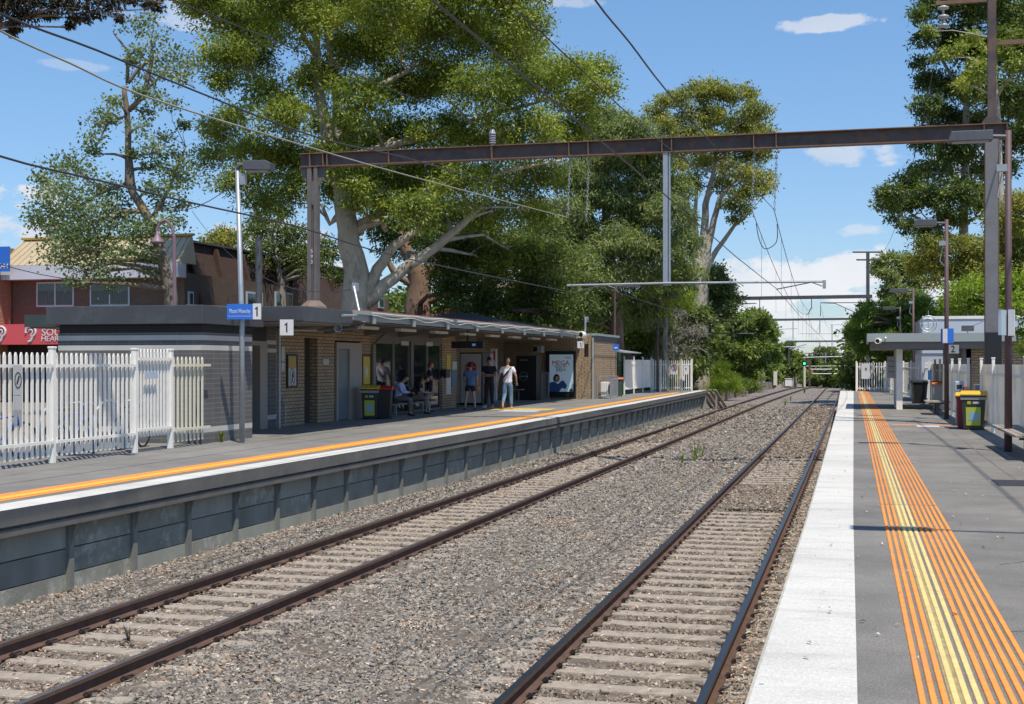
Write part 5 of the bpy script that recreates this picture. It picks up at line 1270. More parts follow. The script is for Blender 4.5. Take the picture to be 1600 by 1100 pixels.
# ------------------------------------------------------------------ overhead line structures
def build_gantries():
    Y = 38.7
    rs, re_ = M_['rust_steel'], M_['rust_edge']
    g = thing('overhead_gantry', 'nearest rusty steel gantry spanning both tracks with a grey hanging arm', 'gantry', (3.6, Y, 0))
    xl, xr = ony(490, 400, Y).x, ony(1549, 400, Y).x
    zb, zt = 7.98, 8.42
    a, b = ony(470, 0, Y).x, ony(1576, 0, Y).x
    m = MB(); m.box(a, b, Y - .012, Y + .012, zb + .025, zt - .025); m.build('beam_web', rs, g)
    m = MB(); m.box(a, b, Y - .14, Y + .14, zt - .024, zt); m.box(a, b, Y - .14, Y + .14, zb, zb + .024); m.build('beam_flange', re_, g)
    for x in (a + .35, a + .8, a + 3.0, xl + .5, xr - .2, xr + .4, ony(770, 0, Y).x, ony(890, 0, Y).x, ony(920, 0, Y).x, ony(1035, 0, Y).x, ony(1050, 0, Y).x, ony(1178, 0, Y).x, ony(1213, 0, Y).x):
        m = MB(); m.box(x - .012, x + .012, Y - .13, Y - .013, zb + .025, zt - .025); m.build('stiffener', re_, g)
    # left mast: two channels and a web, number plate, cone foot
    m = MB(); m.box(xl - .17, xl - .03, Y - .12, Y + .12, 0, zb); m.box(xl + .05, xl + .17, Y - .12, Y + .12, 0, zb); m.box(xl - .029, xl + .049, Y - .06, Y + .06, 0, zb - .5); m.box(xl - .028, xl + .048, Y - .11, Y + .11, zb - 1.2, zb - .45)
    m.prism([(-.17, zb - .65), (.17, zb - .65), (.5, zb - .01), (-.5, zb - .01)], Y - .02, Y + .02, lambda u, v, t: (xl + u, t, v)); m.build('left_mast', mat('mast_brown', (.125, .112, .103), .7, .2, 3), g)
    zc = ony(490, 478, Y).z
    m = MB(); m.lathe((xl, Y, zc), [(.46, -.15), (.44, -.02), (.22, .16), (.18, .17)], 8); m.build('mast_collar', mat('collar', (.17, .125, .1), .8), g)
    text('5\n9\n3', .17, ony(487, 401, Y - .13), FY, P_['white'], g, name='mast_number')
    # right mast goes on above the beam
    m = MB(); m.box(xr - .17, xr + .17, Y - .17, Y - .15, 0, zb); m.box(xr - .17, xr + .17, Y + .15, Y + .17, 0, zb); m.box(xr - .012, xr + .012, Y - .149, Y + .149, 0, zb); m.box(xr - .16, xr + .15, Y - .14, Y + .1, 0, zb - .01)
    m.build('right_mast', mat('mast_grey', (.16, .16, .165), .6, .15, 3), g)
    m = MB(); m.box(xr - .18, xr - .171, Y - .18, Y + .1, 0, zb); m.box(xr + .171, xr + .19, Y - .18, Y + .1, 0, zb); m.build('mast_edge', re_, g)
    m = MB(); m.box(xr - .1, xr + .12, Y - .1, Y + .1, zt, 15.5); m.prism([(-.28, zt), (.28, zt), (.14, zt + .2), (-.14, zt + .2)], Y - .12, Y + .12, lambda u, v, t: (xr + u, t, v)); m.build('upper_mast', rs, g)
    q = ony(1500, 3, Y); m = MB(); m.bar((ony(1462, 3, Y).x, Y, q.z), (xr - .1, Y, q.z), .12, .1); q = ony(1580, 66, Y); m.bar((xr + .12, Y, q.z), (xr + 2.5, Y, q.z), .1, .12); m.build('crossarm', re_, g)
    q = ony(1474, 8, Y); m = MB(); prof = []
    for i in range(3): z = -i * .25; prof += [(.03, z), (.15, z - .06), (.16, z - .1), (.03, z - .12)]
    m.lathe(q, prof, 14); m.build('insulator', mat('porcelain', (.4, .4, .38), .3), g, smooth=True)
    x = ony(1551, 0, Y).x; m = MB(); m.box(x - .22, x + .2, Y - .42, Y - .2, ony(0, 560, Y - .3).z - 1.2, ony(1551, 519, Y - .3).z); m.build('switch_box', M_['black'], g, bevel=.01)
    # hanging arm with the horizontal tube
    xd = ony(1042, 300, Y).x; zd = ony(1042, 446, Y).z
    m = MB(); m.box(xd - .1, xd + .04, Y - .11, Y + .11, zd, zb); m.box(xd + .07, xd + .1, Y - .1, Y + .1, zd, zb); m.box(xd + .0405, xd + .0695, Y - .02, Y + .02, zd, zb); h = m.build('hanging_arm', M_['steel'], g)
    p, q = ony(886, 446, Y - .14), ony(1288, 440, Y - .14)
    m = MB(); m.tube([p, (xd, Y - .14, zd + .06), q], .033, 8); m.obox(q + Vector((0, 0, -.08)), .09, .09, .24); m.build('horizontal_tube', M_['steel'], g)
    m = MB(); m.tube([ony(892, 458, Y), ony(945, 445, Y), ony(960, 450, Y), ony(966, 457, Y)], .018, 5); m.build('registration_arm', M_['steel_dark'], g); m = MB(); m.tube([ony(1213, 452, Y), ony(1268, 441, Y), ony(1285, 447, Y)], .018, 5); m.build('registration_arm', M_['steel_dark'], g)
    def chain(x, y0, y1, nm='chain'):
        p, q = ony(x, y0, Y), ony(x - 4, y1, Y); n = int((p - q).length / .09); m = MB()
        for i in range(n):
            c = p.lerp(q, (i + .5) / n); r = .03
            u = Vector((1, 0, 0)) if i % 2 else Vector((0, 1, 0)); d = (q - p).normalized()
            pts = [c + u * r * math.cos(t) + d * .055 * math.sin(t) for t in np.linspace(0, 2 * math.pi, 9)]
            m.tube(pts, .009, 4, cap=False)
        m.build(nm, M_['steel'], g)
    for x, y0, y1 in ((891, 243, 340), (920.5, 241, 340), (1179, 228, 326), (1214, 228, 330)): chain(x, y0, y1)
    for x in (769.5,):
        q = Vector((ony(x, 0, Y).x, Y, zt)); m = MB(); prof = [(.06, 0)]
        for i in range(5): prof += [(.06, .05 + i * .07), (.11, .07 + i * .07), (.11, .09 + i * .07)]
        m.lathe(q, prof + [(.05, .5)], 12); m.build('insulator', mat('insulator_grey', (.3, .29, .33), .4), g)
        m = MB(); m.tube([q + Vector((0, -.16, -.05)), q + Vector((0, -.16, -.5)), q + Vector((.05, -.1, -.75)), q + Vector((-.1, 0, -1.1)), q + Vector((-.35, 0, -1.35))], .012, 5); m.build('jumper_cable', M_['steel_dark'], g)
    # lamp head on the right end of this gantry is carried by the near lamp post
    def gantry(lab, yl, base, beamy, x0, x1, xl, xr, th, colL, colR, extra=None, up=None):
        Yg = gp(xl, base, -1.3).y if base else yl
        g = thing('overhead_gantry', lab, 'gantry', (ony(xl or x0, beamy[0], Yg).x, Yg, -1.2))
        p, q = ony(x0, beamy[0], Yg), ony(x1, beamy[1], Yg)
        s = Yg / 100
        m = MB(); m.bar(p, q, .25, th * s); m.build('beam', colR, g)
        for x, c in ((xl, colL), (xr, colR)):
            if x is None: continue
            t_ = ony(x, beamy[0], Yg); w = .15 * max(1, s * .45)
            m = MB(); m.box(t_.x - w, t_.x + w, Yg - .15, Yg + .15, -1.35 + drop(Yg) - .6, min(p.z, q.z)); m.build('mast', c, g)
        if up:
            x, y, arms = up; t_ = ony(x, y, Yg); m = MB(); m.box(t_.x - .14, t_.x + .14, Yg - .1, Yg + .1, q.z, t_.z); m.build('upper_mast', colR, g)
            for (xa, xb, ya) in arms: m = MB(); m.bar(ony(xa, ya, Yg), ony(xb, ya, Yg), .1, .12); m.build('crossarm', colR, g)
        for pts in (extra or []):
            m = MB(); m.tube([ony(x, y, Yg - .2) for x, y in pts], .035 * max(1, s), 5); m.build('cantilever_tube', M_['steel_dark'] if Yg < 120 else M_['steel'], g)
        return Yg
    dg, br = M_['steel_dark'], M_['rust_steel']
    y2 = gantry('second gantry with a dark beam and a tall right mast above the shelter', 0, 624, (467, 463), 1113, 1363, 1108.5, 1356, .26, br, dg,
           [[(1110, 497), (1145, 481), (1162, 475), (1182, 474)], [(1115, 475), (1180, 474)], [(1187, 466), (1187, 490)], [(1268, 466), (1268, 480), (1262, 492)], [(1282, 494), (1282, 473), (1346, 473)], [(1282, 473), (1305, 474), (1345, 492)], [(1112, 521), (1178, 521)], [(1147, 513), (1147, 544)]],
           up=(1356, 394, [(1332, 1379, 394), (1338, 1379, 406)]))
    y3 = gantry('third gantry with a galvanised left mast beside the green trees', 0, 606, (500, 498), 1186, 1345, 1193, 1346, .16, M_['steel'], dg,
           [[(1195, 527), (1222, 514), (1246, 513)], [(1239, 502), (1239, 530)], [(1249, 521), (1318, 521)], [(1281, 500), (1281, 521)], [(1296, 507), (1326, 507)], [(1300, 507), (1300, 545)]])
    y4 = gantry('fourth gantry with dark masts either side of the tracks', 205, None, (533.5, 533), 1229, 1329, 1233, 1327, .12, br, dg,
           [[(1200, 542), (1258, 542)], [(1281, 533), (1281, 548)], [(1292, 541), (1325, 541)], [(1233, 545), (1260, 538)]])
    gantry('fifth smaller gantry further down the line', 260, None, (552, 551.5), 1258, 1326, 1265, 1325, .05, br, dg, [[(1240, 559), (1318, 557)], [(1290, 551), (1290, 566)]])
    gantry('sixth gantry with pale tubes low against the far trees', 330, None, (572, 571.5), 1256, 1326, None, 1323, .05, M_['steel'], M_['cream'], [[(1266, 577), (1323, 577)], [(1266, 584), (1323, 584)]])
    # wires
    def wire(lab, pts, r=.009, mm=None, n=4):
        t = MB(); t.tube(pts, r * 1.05, n); o = t.build('overhead_wire', mm or M_['wire'], None); tag(o, lab, 'wire'); return o
    M_['wire'] = mat('wire', (.035, .035, .04), .5, .1, 3); M_['wire_pale'] = mat('wire_pale', (.3, .31, .24), .5, .1, 3)
    def smooth(pts, k=4):
        out = []
        P = [Vector(p) for p in pts]
        for i in range(len(P) - 1):
            p0, p1, p2, p3 = P[max(i - 1, 0)], P[i], P[i + 1], P[min(i + 2, len(P) - 1)]
            for j in range(k):
                t = j / k
                out.append(.5 * ((2 * p1) + (p2 - p0) * t + (2 * p0 - 5 * p1 + 4 * p2 - p3) * t * t + (3 * p1 - p0 - 3 * p2 + p3) * t ** 3))
        return out + [P[-1]]
    def wx(lab, X, px, r=.011, mm=None, lead=None):
        pts = [onx(x, y, X) for x, y in px]
        d = pts[0] - pts[1]; pts = [pts[0] + d * 1.0 + Vector((0, 0, .15))] + pts
        return wire(lab, smooth(pts), r, mm)
    wx('pale messenger wire running to the left chain over the left track', -8.42, [(0, 48), (110, 99), (225, 150), (430, 214), (640, 275), (887, 340)], .012, M_['wire_pale'])
    wx('darker messenger wire running to the second chain over the left track', -7.75, [(0, 21), (150, 78), (300, 140), (500, 216), (689, 262), (917, 340)], .012)
    wx('lower wire crossing in front of the lamp post over the left track', -7.9, [(0, 244), (150, 281), (300, 317), (468, 355), (640, 405), (900, 458)], .011)
    wx('wire running down to the fourth chain over the right track', -2.27, [(930, 0), (985, 68), (1040, 140), (1120, 232), (1211, 329)], .011)
    wx('wire running down to the third chain over the right track', -3.0, [(790, 0), (845, 50), (893, 95), (975, 172), (1033, 222), (1115, 284), (1174, 325)], .01)
    # straight contact wire of the right track through to the distance
    p = [onx(x, y, -2.4) for x, y in ((675, 0), (860, 154), (955, 234), (1042, 307), (1151, 402), (1213, 451))]
    d = p[0] - p[1]
    far = [Vector((-2.4, 60, 3.75)), Vector((-2.4, 85, 3.6)), Vector((-2.45, 107, 3.5)), Vector((-2.9, 160, 3.1)), Vector((-3.6, 205, 2.6)), Vector((-4.2, 260, 1.2))]
    wire('straight contact wire over the right track reaching into the distance', [p[0] + d] + p + far, .011)
    p = [Vector((-7.9, 38.7, 4.2)), Vector((-7.7, 60, 4.0)), Vector((-7.6, 107, 3.9)), Vector((-7.0, 160, 3.4)), Vector((-6.0, 205, 2.6)), Vector((-5.4, 260, 1.2))]
    wire('far contact wire over the left track beyond the first gantry', p, .011)
    def sagm(lab, a, b, sag, n=14, r=.011, dz=None, contact=None):
        a, b = Vector(a), Vector(b); pts = []
        for i in range(n + 1):
            t = i / n; q = a.lerp(b, t); q.z -= 4 * sag * t * (1 - t); pts.append(q)
        o = wire(lab, pts, r)
        if contact:
            k = 0
            for i in range(1, n, 2):
                q = pts[i]; m = MB(); m.tube([q, (q.x, q.y, contact(q.y))], .006, 3); m.build('dropper', M_['wire'], o)
        return o
    cz = lambda y: float(np.interp(y, [38, 60, 85, 107, 160, 205], [3.9, 3.75, 3.6, 3.5, 3.1, 2.6]))
    c1, c2 = ony(1174, 326, 38.7), ony(1210, 330, 38.7)
    sagm('left of two sagging messenger wires between the first and second gantries', c1, ony(1187, 485, y2) if False else ony(1262, 490, y2), 1.0, contact=cz)
    sagm('right of two sagging messenger wires between the first and second gantries', c2, ony(1270, 480, y2), 1.2, contact=cz)
    sagm('messenger wire between the second and third gantries', ony(1262, 490, y2), ony(1281, 505, y3), 1.2, contact=cz)
    sagm('second messenger wire between the second and third gantries', ony(1282, 476, y2), ony(1300, 508, y3), 1.0)
    sagm('messenger wire over the left track between the first and second gantries', ony(918, 340, 38.7), ony(1187, 490, y2), 1.6, contact=lambda y: float(np.interp(y, [38, 60, 107], [4.2, 4.0, 3.9])))
    sagm('messenger wire over the left track beyond the second gantry', ony(1187, 490, y2), ony(1240, 530, y3), 1.2)
    j = ony(1174, 326, 38.7); k = ony(1210, 330, 38.7)
    wire('looped jumper cable hanging between the two right messenger wires', smooth([j + Vector((.08, .8, -.35)), j + Vector((.15, 1, -.8)), j.lerp(k, .5) + Vector((0, 1, -1.05)), k + Vector((0, 1, -.8)), k + Vector((.03, .8, -.3))]), .012)
    ins = Vector((ony(769.5, 0, 38.7).x, 38.7, 8.92))
    wx2 = [onx(x, y, ins.x + .0) for x, y in ((300, 12), (530, 105), (690, 172))]
    wire('feeder wire rising to the insulator on the first beam', smooth([wx2[0] + (wx2[0] - wx2[1]) * 1.2] + wx2 + [ins]), .012)
    sagm('feeder wire from the beam insulator to the second gantry', ins, ony(1108, 495, y2), 1.6, n=20, r=.016)
    q0, q1 = at(371, 283, 29.0), at(-300, 240, 60)
    sagm('service cable from the station lamp post towards the upper left trees', q0, at(235, 320, 42), .4, n=8)
    sagm('service cable crossing in front of the tan roofed shop', at(-120, 370, 30), at(180, 440, 46), .3, n=8)
    sagm('cable from the trees down to the roof mast of the station', at(300, 330, 48), onx(553, 452, -12.9), 1.0, n=10)
    sagm('cable looping up from the far corner of the canopy roof', onx(916, 499, -12.4), at(990, 400, 80), 1.6, n=10)
    sagm('thin guy wire dropping from the upper right mast', at(1474, 30, 36.5), at(1372, 392, 104), 2.0, n=12)
    sagm('high feeder wire on the far side of the right mast over the platform fence', (4.7, -16, 11.6), (4.9, 38.7, 11.5), 1.3, n=18, r=.02)
    # signal, cabinet, small posts at the far end
    Z = 158.0
    q = at(1257, 605, Z); t = thing('railway_signal', 'slim yellowish railway signal showing green beside the far left track', 'signal', q)
    m = MB(); m.tube([q, at(1257, 572, Z)], .13, 8); m.build('post', M_['cream'], t)
    c = at(1257, 568, Z); m = MB(); m.lathe(c, [(.34, 0), (.34, .12)], 16, FY); h = m.build('signal_head', M_['black'], t); m = MB(); m.lathe(c + Vector((0, -.13, 0)), [(.15, 0), (.15, .02)], 12, FY); m.build('green_light', mat('green_lamp', (.02, .5, .25), .4, emit=((.05, 1, .5), 2.0)), h)
    m = MB(); m.lathe(c + Vector((.9, 0, -.9)), [(.14, 0), (.14, .02)], 10, FY); m.build('red_light', mat('red_lamp', (.5, .04, .02), .4, emit=((1, .1, .05), .25)), h)
    q = at(1232, 603, 150); t = thing('equipment_cabinet', 'small white trackside cabinet left of the railway signal', 'cabinet', q); m = MB(); m.obox(at(1232, 597.5, 150), .75, .5, .85); m.build('box', M_['white'], t); m = MB(); m.obox(at(1232, 591.5, 150), .85, .6, .06); m.build('lid', M_['white'], t)
    for (x, y0, y1, Z_, lab) in ((1188, 573, 600, 140, 'thin pale post among the bushes left of the third gantry'), (1211.5, 580, 602, 165, 'pale timber post block right of the third gantry mast')):
        a, b = at(x, y1, Z_), at(x, y0, Z_); t = MB(); w = .08 if x < 1200 else .45; t.obox((a + b) / 2, w, .2, (b - a).length); tag(t.build('marker_post' if x < 1200 else 'timber_screen', M_['cream'] if x > 1200 else M_['steel']), lab, 'post')
    for (x0, x1, y0, y1, Z_, lab, c) in ((1168, 1186, 586, 600, 145, 'pale concrete wall glimpsed under the trees beyond the second gantry', (.42, .36, .32)), (1211, 1221, 582, 601, 175, 'cream fence end right of the bushy tree', (.5, .42, .34)), (1209, 1213, 561, 600, 178, 'narrow cream chimney like pillar by the bushy tree', (.5, .42, .3))):
        a, b = at(x0, y1, Z_), at(x1, y0, Z_); m = MB(); m.box(a.x, b.x, a.y, a.y + .4, a.z - 1, b.z); tag(m.build('boundary_wall', mat('bw%d' % x0, c, .85, .1, 2)), lab, 'wall')

# ------------------------------------------------------------------ shops behind the station
def build_shops():
    Yf = at(288, 372, 60).y; Xs = at(288, 372, 60).x
    A = lambda x, y, Y=Yf: ony(x, y, Y)
    B = lambda x, y: onx(x, y, Xs)
    t = thing('brick_shop', 'two storey brown brick shop with a tan metal mansard roof and white fascia', 'shop building', (Xs - 4, Yf, 0))
    bk = brick('brown_brick', (.135, .088, .062), (.105, .067, .048), (.12, .09, .075), .24, .086, .012); M_['brown_brick'] = bk
    xl = A(20, 400).x
    wz = A(60, 440).z
    m = MB(); m.box(xl, Xs, Yf, Yf + 27.0, -.1, wz + .3); m.build('wall', bk, t)
    m = MB(); xf0, xf1 = A(6, 0).x, Xs + .1; z0, z1 = A(60, 438).z, A(60, 416.5).z; m.box(xf0, xf1, Yf - .75, Yf - .01, z0, z1); m.build('fascia', mat('shop_fascia', (.55, .56, .62), .5, .03, 2), t)
    zt = A(60, 373, Yf + .4).z
    m = MB(); m.add([(xf0, Yf - .74, z1 + .01), (xf1, Yf - .74, z1 + .01), (Xs - .1, Yf + .9, zt), (xf0 + .5, Yf + .9, zt), (xf0, Yf + .95, z1 + .01), (xf1, Yf + .95, z1 + .01), (Xs - .1, Yf + .95, zt), (xf0 + .5, Yf + .95, zt)], [(0, 1, 2, 3), (0, 3, 7, 4), (1, 5, 6, 2), (3, 2, 6, 7), (5, 4, 7, 6)])
    m.build('mansard_roof', mat('tan_metal', (.48, .39, .25), .5, .08, 1.2), t)
    m = MB()
    for i in range(26):
        u = (i + .5) / 26; xa = xf0 + (xf1 - xf0) * u; xb = xf0 + .5 + (Xs - .1 - xf0 - .5) * u
        m.bar((xa, Yf - .76, z1 + .02), (xb, Yf + .88, zt + .01), .02, .03)
    m.build('roof_seams', bpy.data.materials['tan_metal'], t)
    m = MB(); m.box(xf0 + .4, Xs, Yf + .75, Yf + 1.0, zt, zt + .1); m.build('roof_capping', P_['mustard'], t)
    for (x0, x1) in ((57.5, 116), (141, 203)):
        a, c = A(x0, 441), A(x1, 479 if x0 < 100 else 478)
        f = MB(); w = .07
        f.box(a.x, c.x, Yf - .04, Yf - .002, c.z, c.z + w); f.box(a.x, c.x, Yf - .04, Yf - .002, a.z - w, a.z); f.box(a.x, a.x + w, Yf - .04, Yf - .002, c.z + w, a.z - w); f.box(c.x - w, c.x, Yf - .04, Yf - .002, c.z + w, a.z - w)
        mx = (a.x + c.x) / 2; f.box(mx - w / 2, mx + w / 2, Yf - .04, Yf - .002, c.z + w, a.z - w); wd = f.build('window', P_['pale'], t)
        MB().box(a.x + w, c.x - w, Yf - .02, Yf - .012, c.z + w, a.z - w).build('pane', M_['glass'], wd)
        m = MB()
        for i in range(20): u = a.x + w + .03 + (c.x - a.x - 2 * w - .06) * i / 20; m.box(u, u + .05, Yf - .028, Yf - .0215, c.z + w + .05, a.z - w - .35)
        m.build('blind_slats', mat('blind', (.09, .12, .12), .8) if x0 < 60 else bpy.data.materials['blind'], wd)
    # red awning sign
    z0, z1 = A(60, 539).z, A(60, 508).z
    m = MB(); m.box(A(-60, 0).x, A(100, 0).x + .8, Yf - 1.6, Yf - .01, z0, z1); s = m.build('red_sign', mat('sign_red', (.6, .08, .09), .5, .04, 1.5), t)
    Ys = Yf - 1.62
    text('SOU', .46, ony(80, 519.5, Ys), FY, P_['white'], s, sx=1.1, ext=.01); text('HEARIN', .36, ony(84, 529.5, Ys), FY, P_['white'], s, sx=1.05, ext=.01)
    for x in (48, 1):
        m = MB(); c = ony(x, 523, Ys); pts = [c + Vector((.26 * math.cos(a) * 1.0, 0, .14 + .24 * math.sin(a))) for a in np.linspace(3.4, -1.1, 12)] + [c + Vector((.02, 0, -.28)), c + Vector((-.12, 0, -.32))]
        m.tube(pts, .055, 6); pts = [c + Vector((.1 * math.cos(a), 0, .14 + .1 * math.sin(a))) for a in np.linspace(3.0, -1.2, 8)] + [c + Vector((0, 0, -.08))]; m.tube(pts, .035, 5); m.lathe(c + Vector((0, .02, -.17)), [(.04, 0), (.04, .02)], 8, FY); m.build('ear_emblem', P_['white'], s)
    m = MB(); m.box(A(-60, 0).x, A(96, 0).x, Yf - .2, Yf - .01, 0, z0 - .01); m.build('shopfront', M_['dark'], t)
    # blue signed neighbour at the left edge
    t = thing('neighbour_shop', 'brick shop with a blue sign board at the left edge of the picture', 'shop building', (A(-20, 0).x, Yf, 0))
    x1 = A(17, 0).x
    m = MB(); m.box(x1 - 8, x1 - .02, Yf - 1.2, Yf + 10, 0, A(5, 384, Yf - 1.2).z); m.build('wall', brick('tan_brick', (.4, .25, .15), (.33, .2, .12), (.2, .16, .13), .24, .086, .012), t)
    q, r = ony(14, 385, Yf - 1.3), ony(8, 424, Yf - 1.3); m = MB(); m.box(q.x - 6, q.x, Yf - 1.3, Yf - 1.21, r.z, q.z); s = m.build('blue_sign', P_['blue'], t); text('9044', .35, ony(3, 416, Yf - 1.32), FY, P_['white'], s)
    # side wing: mansard wall with fins and windows, tree shade darkened into its brick
    t = thing('long_brick_wing', 'long brown brick wing, its colour darkened for tree shade, with fins and small windows behind the station roof', 'building', (Xs, Yf + 8, 0))
    p0, p1 = B(291, 372), B(612, 431); zt = (p0.z + p1.z) / 2
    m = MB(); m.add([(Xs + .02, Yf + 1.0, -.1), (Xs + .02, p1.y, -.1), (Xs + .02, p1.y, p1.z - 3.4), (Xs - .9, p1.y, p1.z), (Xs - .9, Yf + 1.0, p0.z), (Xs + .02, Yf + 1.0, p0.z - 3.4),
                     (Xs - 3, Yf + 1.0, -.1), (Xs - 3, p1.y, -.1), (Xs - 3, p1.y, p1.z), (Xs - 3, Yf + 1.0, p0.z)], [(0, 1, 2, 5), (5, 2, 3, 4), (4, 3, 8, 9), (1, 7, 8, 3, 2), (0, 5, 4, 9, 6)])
    wb = brick('wing_brick_shade', (.08, .038, .027), (.06, .029, .021), (.06, .045, .035), .24, .086, .012); m.build('wall', wb, t)
    for i in range(9):
        y = Yf + 1.5 + i * (p1.y - Yf - 2) / 9
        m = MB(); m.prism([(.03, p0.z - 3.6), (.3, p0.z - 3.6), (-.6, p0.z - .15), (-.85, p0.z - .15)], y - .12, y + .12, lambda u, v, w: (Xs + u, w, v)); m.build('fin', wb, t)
    m = MB(); m.bar((Xs - .8, Yf + 1.0, p0.z + .04), (Xs - .8, p1.y, p1.z + .04), .3, .1); m.build('capping', M_['steel_dark'], t)
    for (x0, x1) in ((272, 292), (383, 408), (428, 455), (570, 578), (590, 598)):
        a, c = B(max(x0, 292), 455), B(x1 if x0 > 280 else 300, 482)
        w = MB().box(Xs + .03, Xs + .1, a.y, c.y, c.z, a.z).build('window', P_['pale'], t); MB().box(Xs + .101, Xs + .12, a.y + .12, c.y - .12, c.z + .1, a.z - .1).build('pane', M_['glass'], w)
    # shed roof at the left
    a, c = at(38, 492, 33), at(94, 511, 33)
    t = thing('roof_canopy', 'dark green flat canopy edge left of the grey block building', 'canopy', (a.x, a.y, c.z)); m = MB(); m.box(a.x, c.x, a.y, a.y + 3, c.z, a.z); m.build('fascia', mat('dark_green', (.04, .06, .055), .5), t)
    m = MB(); m.box(a.x + .1, c.x, a.y + .1, a.y + 2.9, c.z - .03, c.z - .002); m.build('soffit', M_['soffit'], t)
    # small road sign seen above the roof
    q = at(94, 487.5, 40); t = thing('road_sign', 'small orange and white sign top above the block roof', 'sign', q); MB().obox(q, .55, .05, .12).build('board', P_['orange'], t); MB().obox(q + Vector((0, 0, .09)), .6, .05, .05).build('edge', P_['white'], t)
    # mauve swan neck street lamp
    b = at(273, 520, 42); t = thing('street_lamp', 'mauve swan neck street lamp with a bell shade in front of the leaning tree', 'street lamp', (b.x, b.y, 0)); g = lambda x, y: at(x, y, 42)
    m = MB(); m.tube([(b.x, b.y, 0), g(273, 470), g(272, 372), g(268, 352), g(259, 344), g(250, 347), g(246, 356), g(245, 362)], [.06] * 3 + [.045] * 5, 8); mv = mat('mauve', (.2, .13, .15), .5); m.build('pole', mv, t)
    m = MB(); m.lathe(g(246, 371), [(.24, -.18), (.22, -.12), (.1, .02), (.06, .12), (.03, .22)], 16); m.build('lamp_shade', mv, t, smooth=True)
    # brown timber pole behind and dark pole beyond the hip roof
    for (x, y0, y1, Z, w, lab) in ((404.5, 371, 520, 52, .14, 'dark timber pole behind the station lamp post'), (829, 445, 520, 66, .14, 'dark pole standing behind the hipped station roof')):
        a = at(x, y0, Z); m = MB(); m.tube([(a.x, a.y, 0), a], w, 8); tag(m.build('utility_pole', M_['steel_dark']), lab, 'pole')

# ------------------------------------------------------------------ trees
M_['bark_pale'] = mat('bark_pale', (.42, .38, .3), .9, .25, 1.6, .6, 9, dirt=(.13, .075, .05), dscale=1.7, damt=1.0, stretch=(1, 1, .35))
M_['bark_brown'] = mat('bark_brown', (.2, .13, .09), .9, .3, 1.5, .5, 9, dirt=(.3, .24, .18), dscale=.9, damt=.7, stretch=(1, 1, .35))
M_['bark_grey'] = mat('bark_grey', (.26, .24, .21), .9, .3, 2.5, .5, 12, dirt=(.1, .08, .06), dscale=2, damt=.7, stretch=(1, 1, .5))
M_['bark_poplar'] = mat('bark_poplar', (.17, .14, .11), .9, .3, 3, .5, 12, dirt=(.32, .17, .06), dscale=1.6, damt=.6)
LM = dict(
    gum=leafmat('leaf_gum', (.1, .14, .022), (.33, .37, .06), (.52, .47, .12), .33),
    gum_grey=leafmat('leaf_gum_grey', (.1, .135, .05), (.28, .32, .12), (.4, .4, .18), .4),
    gum_gold=leafmat('leaf_gum_gold', (.13, .145, .03), (.36, .34, .07), (.52, .36, .09), .38),
    gum_gold2=leafmat('leaf_gum_gold2', (.12, .14, .035), (.38, .37, .09), (.52, .4, .12), .38),
    dark=leafmat('leaf_dark', (.05, .08, .02), (.17, .21, .05), (.28, .3, .08), .35),
    poplar=leafmat('leaf_poplar', (.1, .14, .055), (.26, .31, .16), (.62, .64, .54), .36),
    fresh=leafmat('leaf_fresh', (.12, .18, .02), (.32, .4, .055), (.48, .5, .08), .48),
    mid=leafmat('leaf_mid', (.09, .13, .03), (.24, .3, .07), (.34, .36, .1), .4),
    cypress=leafmat('leaf_cypress', (.07, .13, .022), (.2, .3, .05), (.22, .3, .06), .3),
    brownish=leafmat('leaf_brownish', (.03, .03, .018), (.085, .07, .045), (.14, .11, .06), .2),
    twig=leafmat('leaf_twig', (.18, .16, .14), (.3, .27, .24), None, .1),
)
def leaf_cloud(name, blobs, mm, parent, seed, L=.2, W=.065, dens=650, droop=.5, sig=.28, flat=.85, mleaf=60, rise=0.0, out=.5, dome=.6, kk=.4):
    rng = np.random.RandomState(seed); CC = []
    for (c, R) in blobs:
        n = max(3, int(3.4 * dens * R * R / mleaf))
        u = rng.randn(n, 3); u /= np.linalg.norm(u, axis=1)[:, None]
        u[:, 2] = np.where(rng.rand(n) < dome, np.abs(u[:, 2]), u[:, 2])
        r = R * np.where(rng.rand(n) < .75, rng.uniform(.72, 1.04, n), rng.uniform(.2, .8, n))
        P = u * r[:, None] * np.array([1, 1, flat]); P += np.array(c)
        CC.append(np.concatenate([P, np.full((n, 1), R)], 1))
    C = np.concatenate(CC); n = len(C)
    s = np.minimum(sig, C[:, 3] * kk)
    K = np.repeat(np.arange(n), mleaf); N = len(K)
    off = rng.randn(N, 3) * s[K][:, None] * np.array([1, 1, .62])
    base = C[K, :3] + off
    d = rng.randn(N, 3) + off / s[K][:, None] * out; d[:, 2] += -droop + rise; d /= np.linalg.norm(d, axis=1)[:, None]
    nd = off / s[K][:, None] * .55 + rng.randn(N, 3) * .75; nd[:, 2] += .75
    sd = np.cross(nd, d); sd /= (np.linalg.norm(sd, axis=1)[:, None] + 1e-9)
    l = .98 * L * rng.uniform(.6, 1.25, N)[:, None]; w = 1.12 * W * rng.uniform(.6, 1.2, N)[:, None]
    V = np.stack([base, base + d * l * .45 + sd * w * .5, base + d * l, base + d * l * .45 - sd * w * .5], 1).reshape(-1, 3)
    o = npmesh(name, V, np.arange(N * 4).reshape(N, 4), mm, parent)
    return o, N
NL = [0]
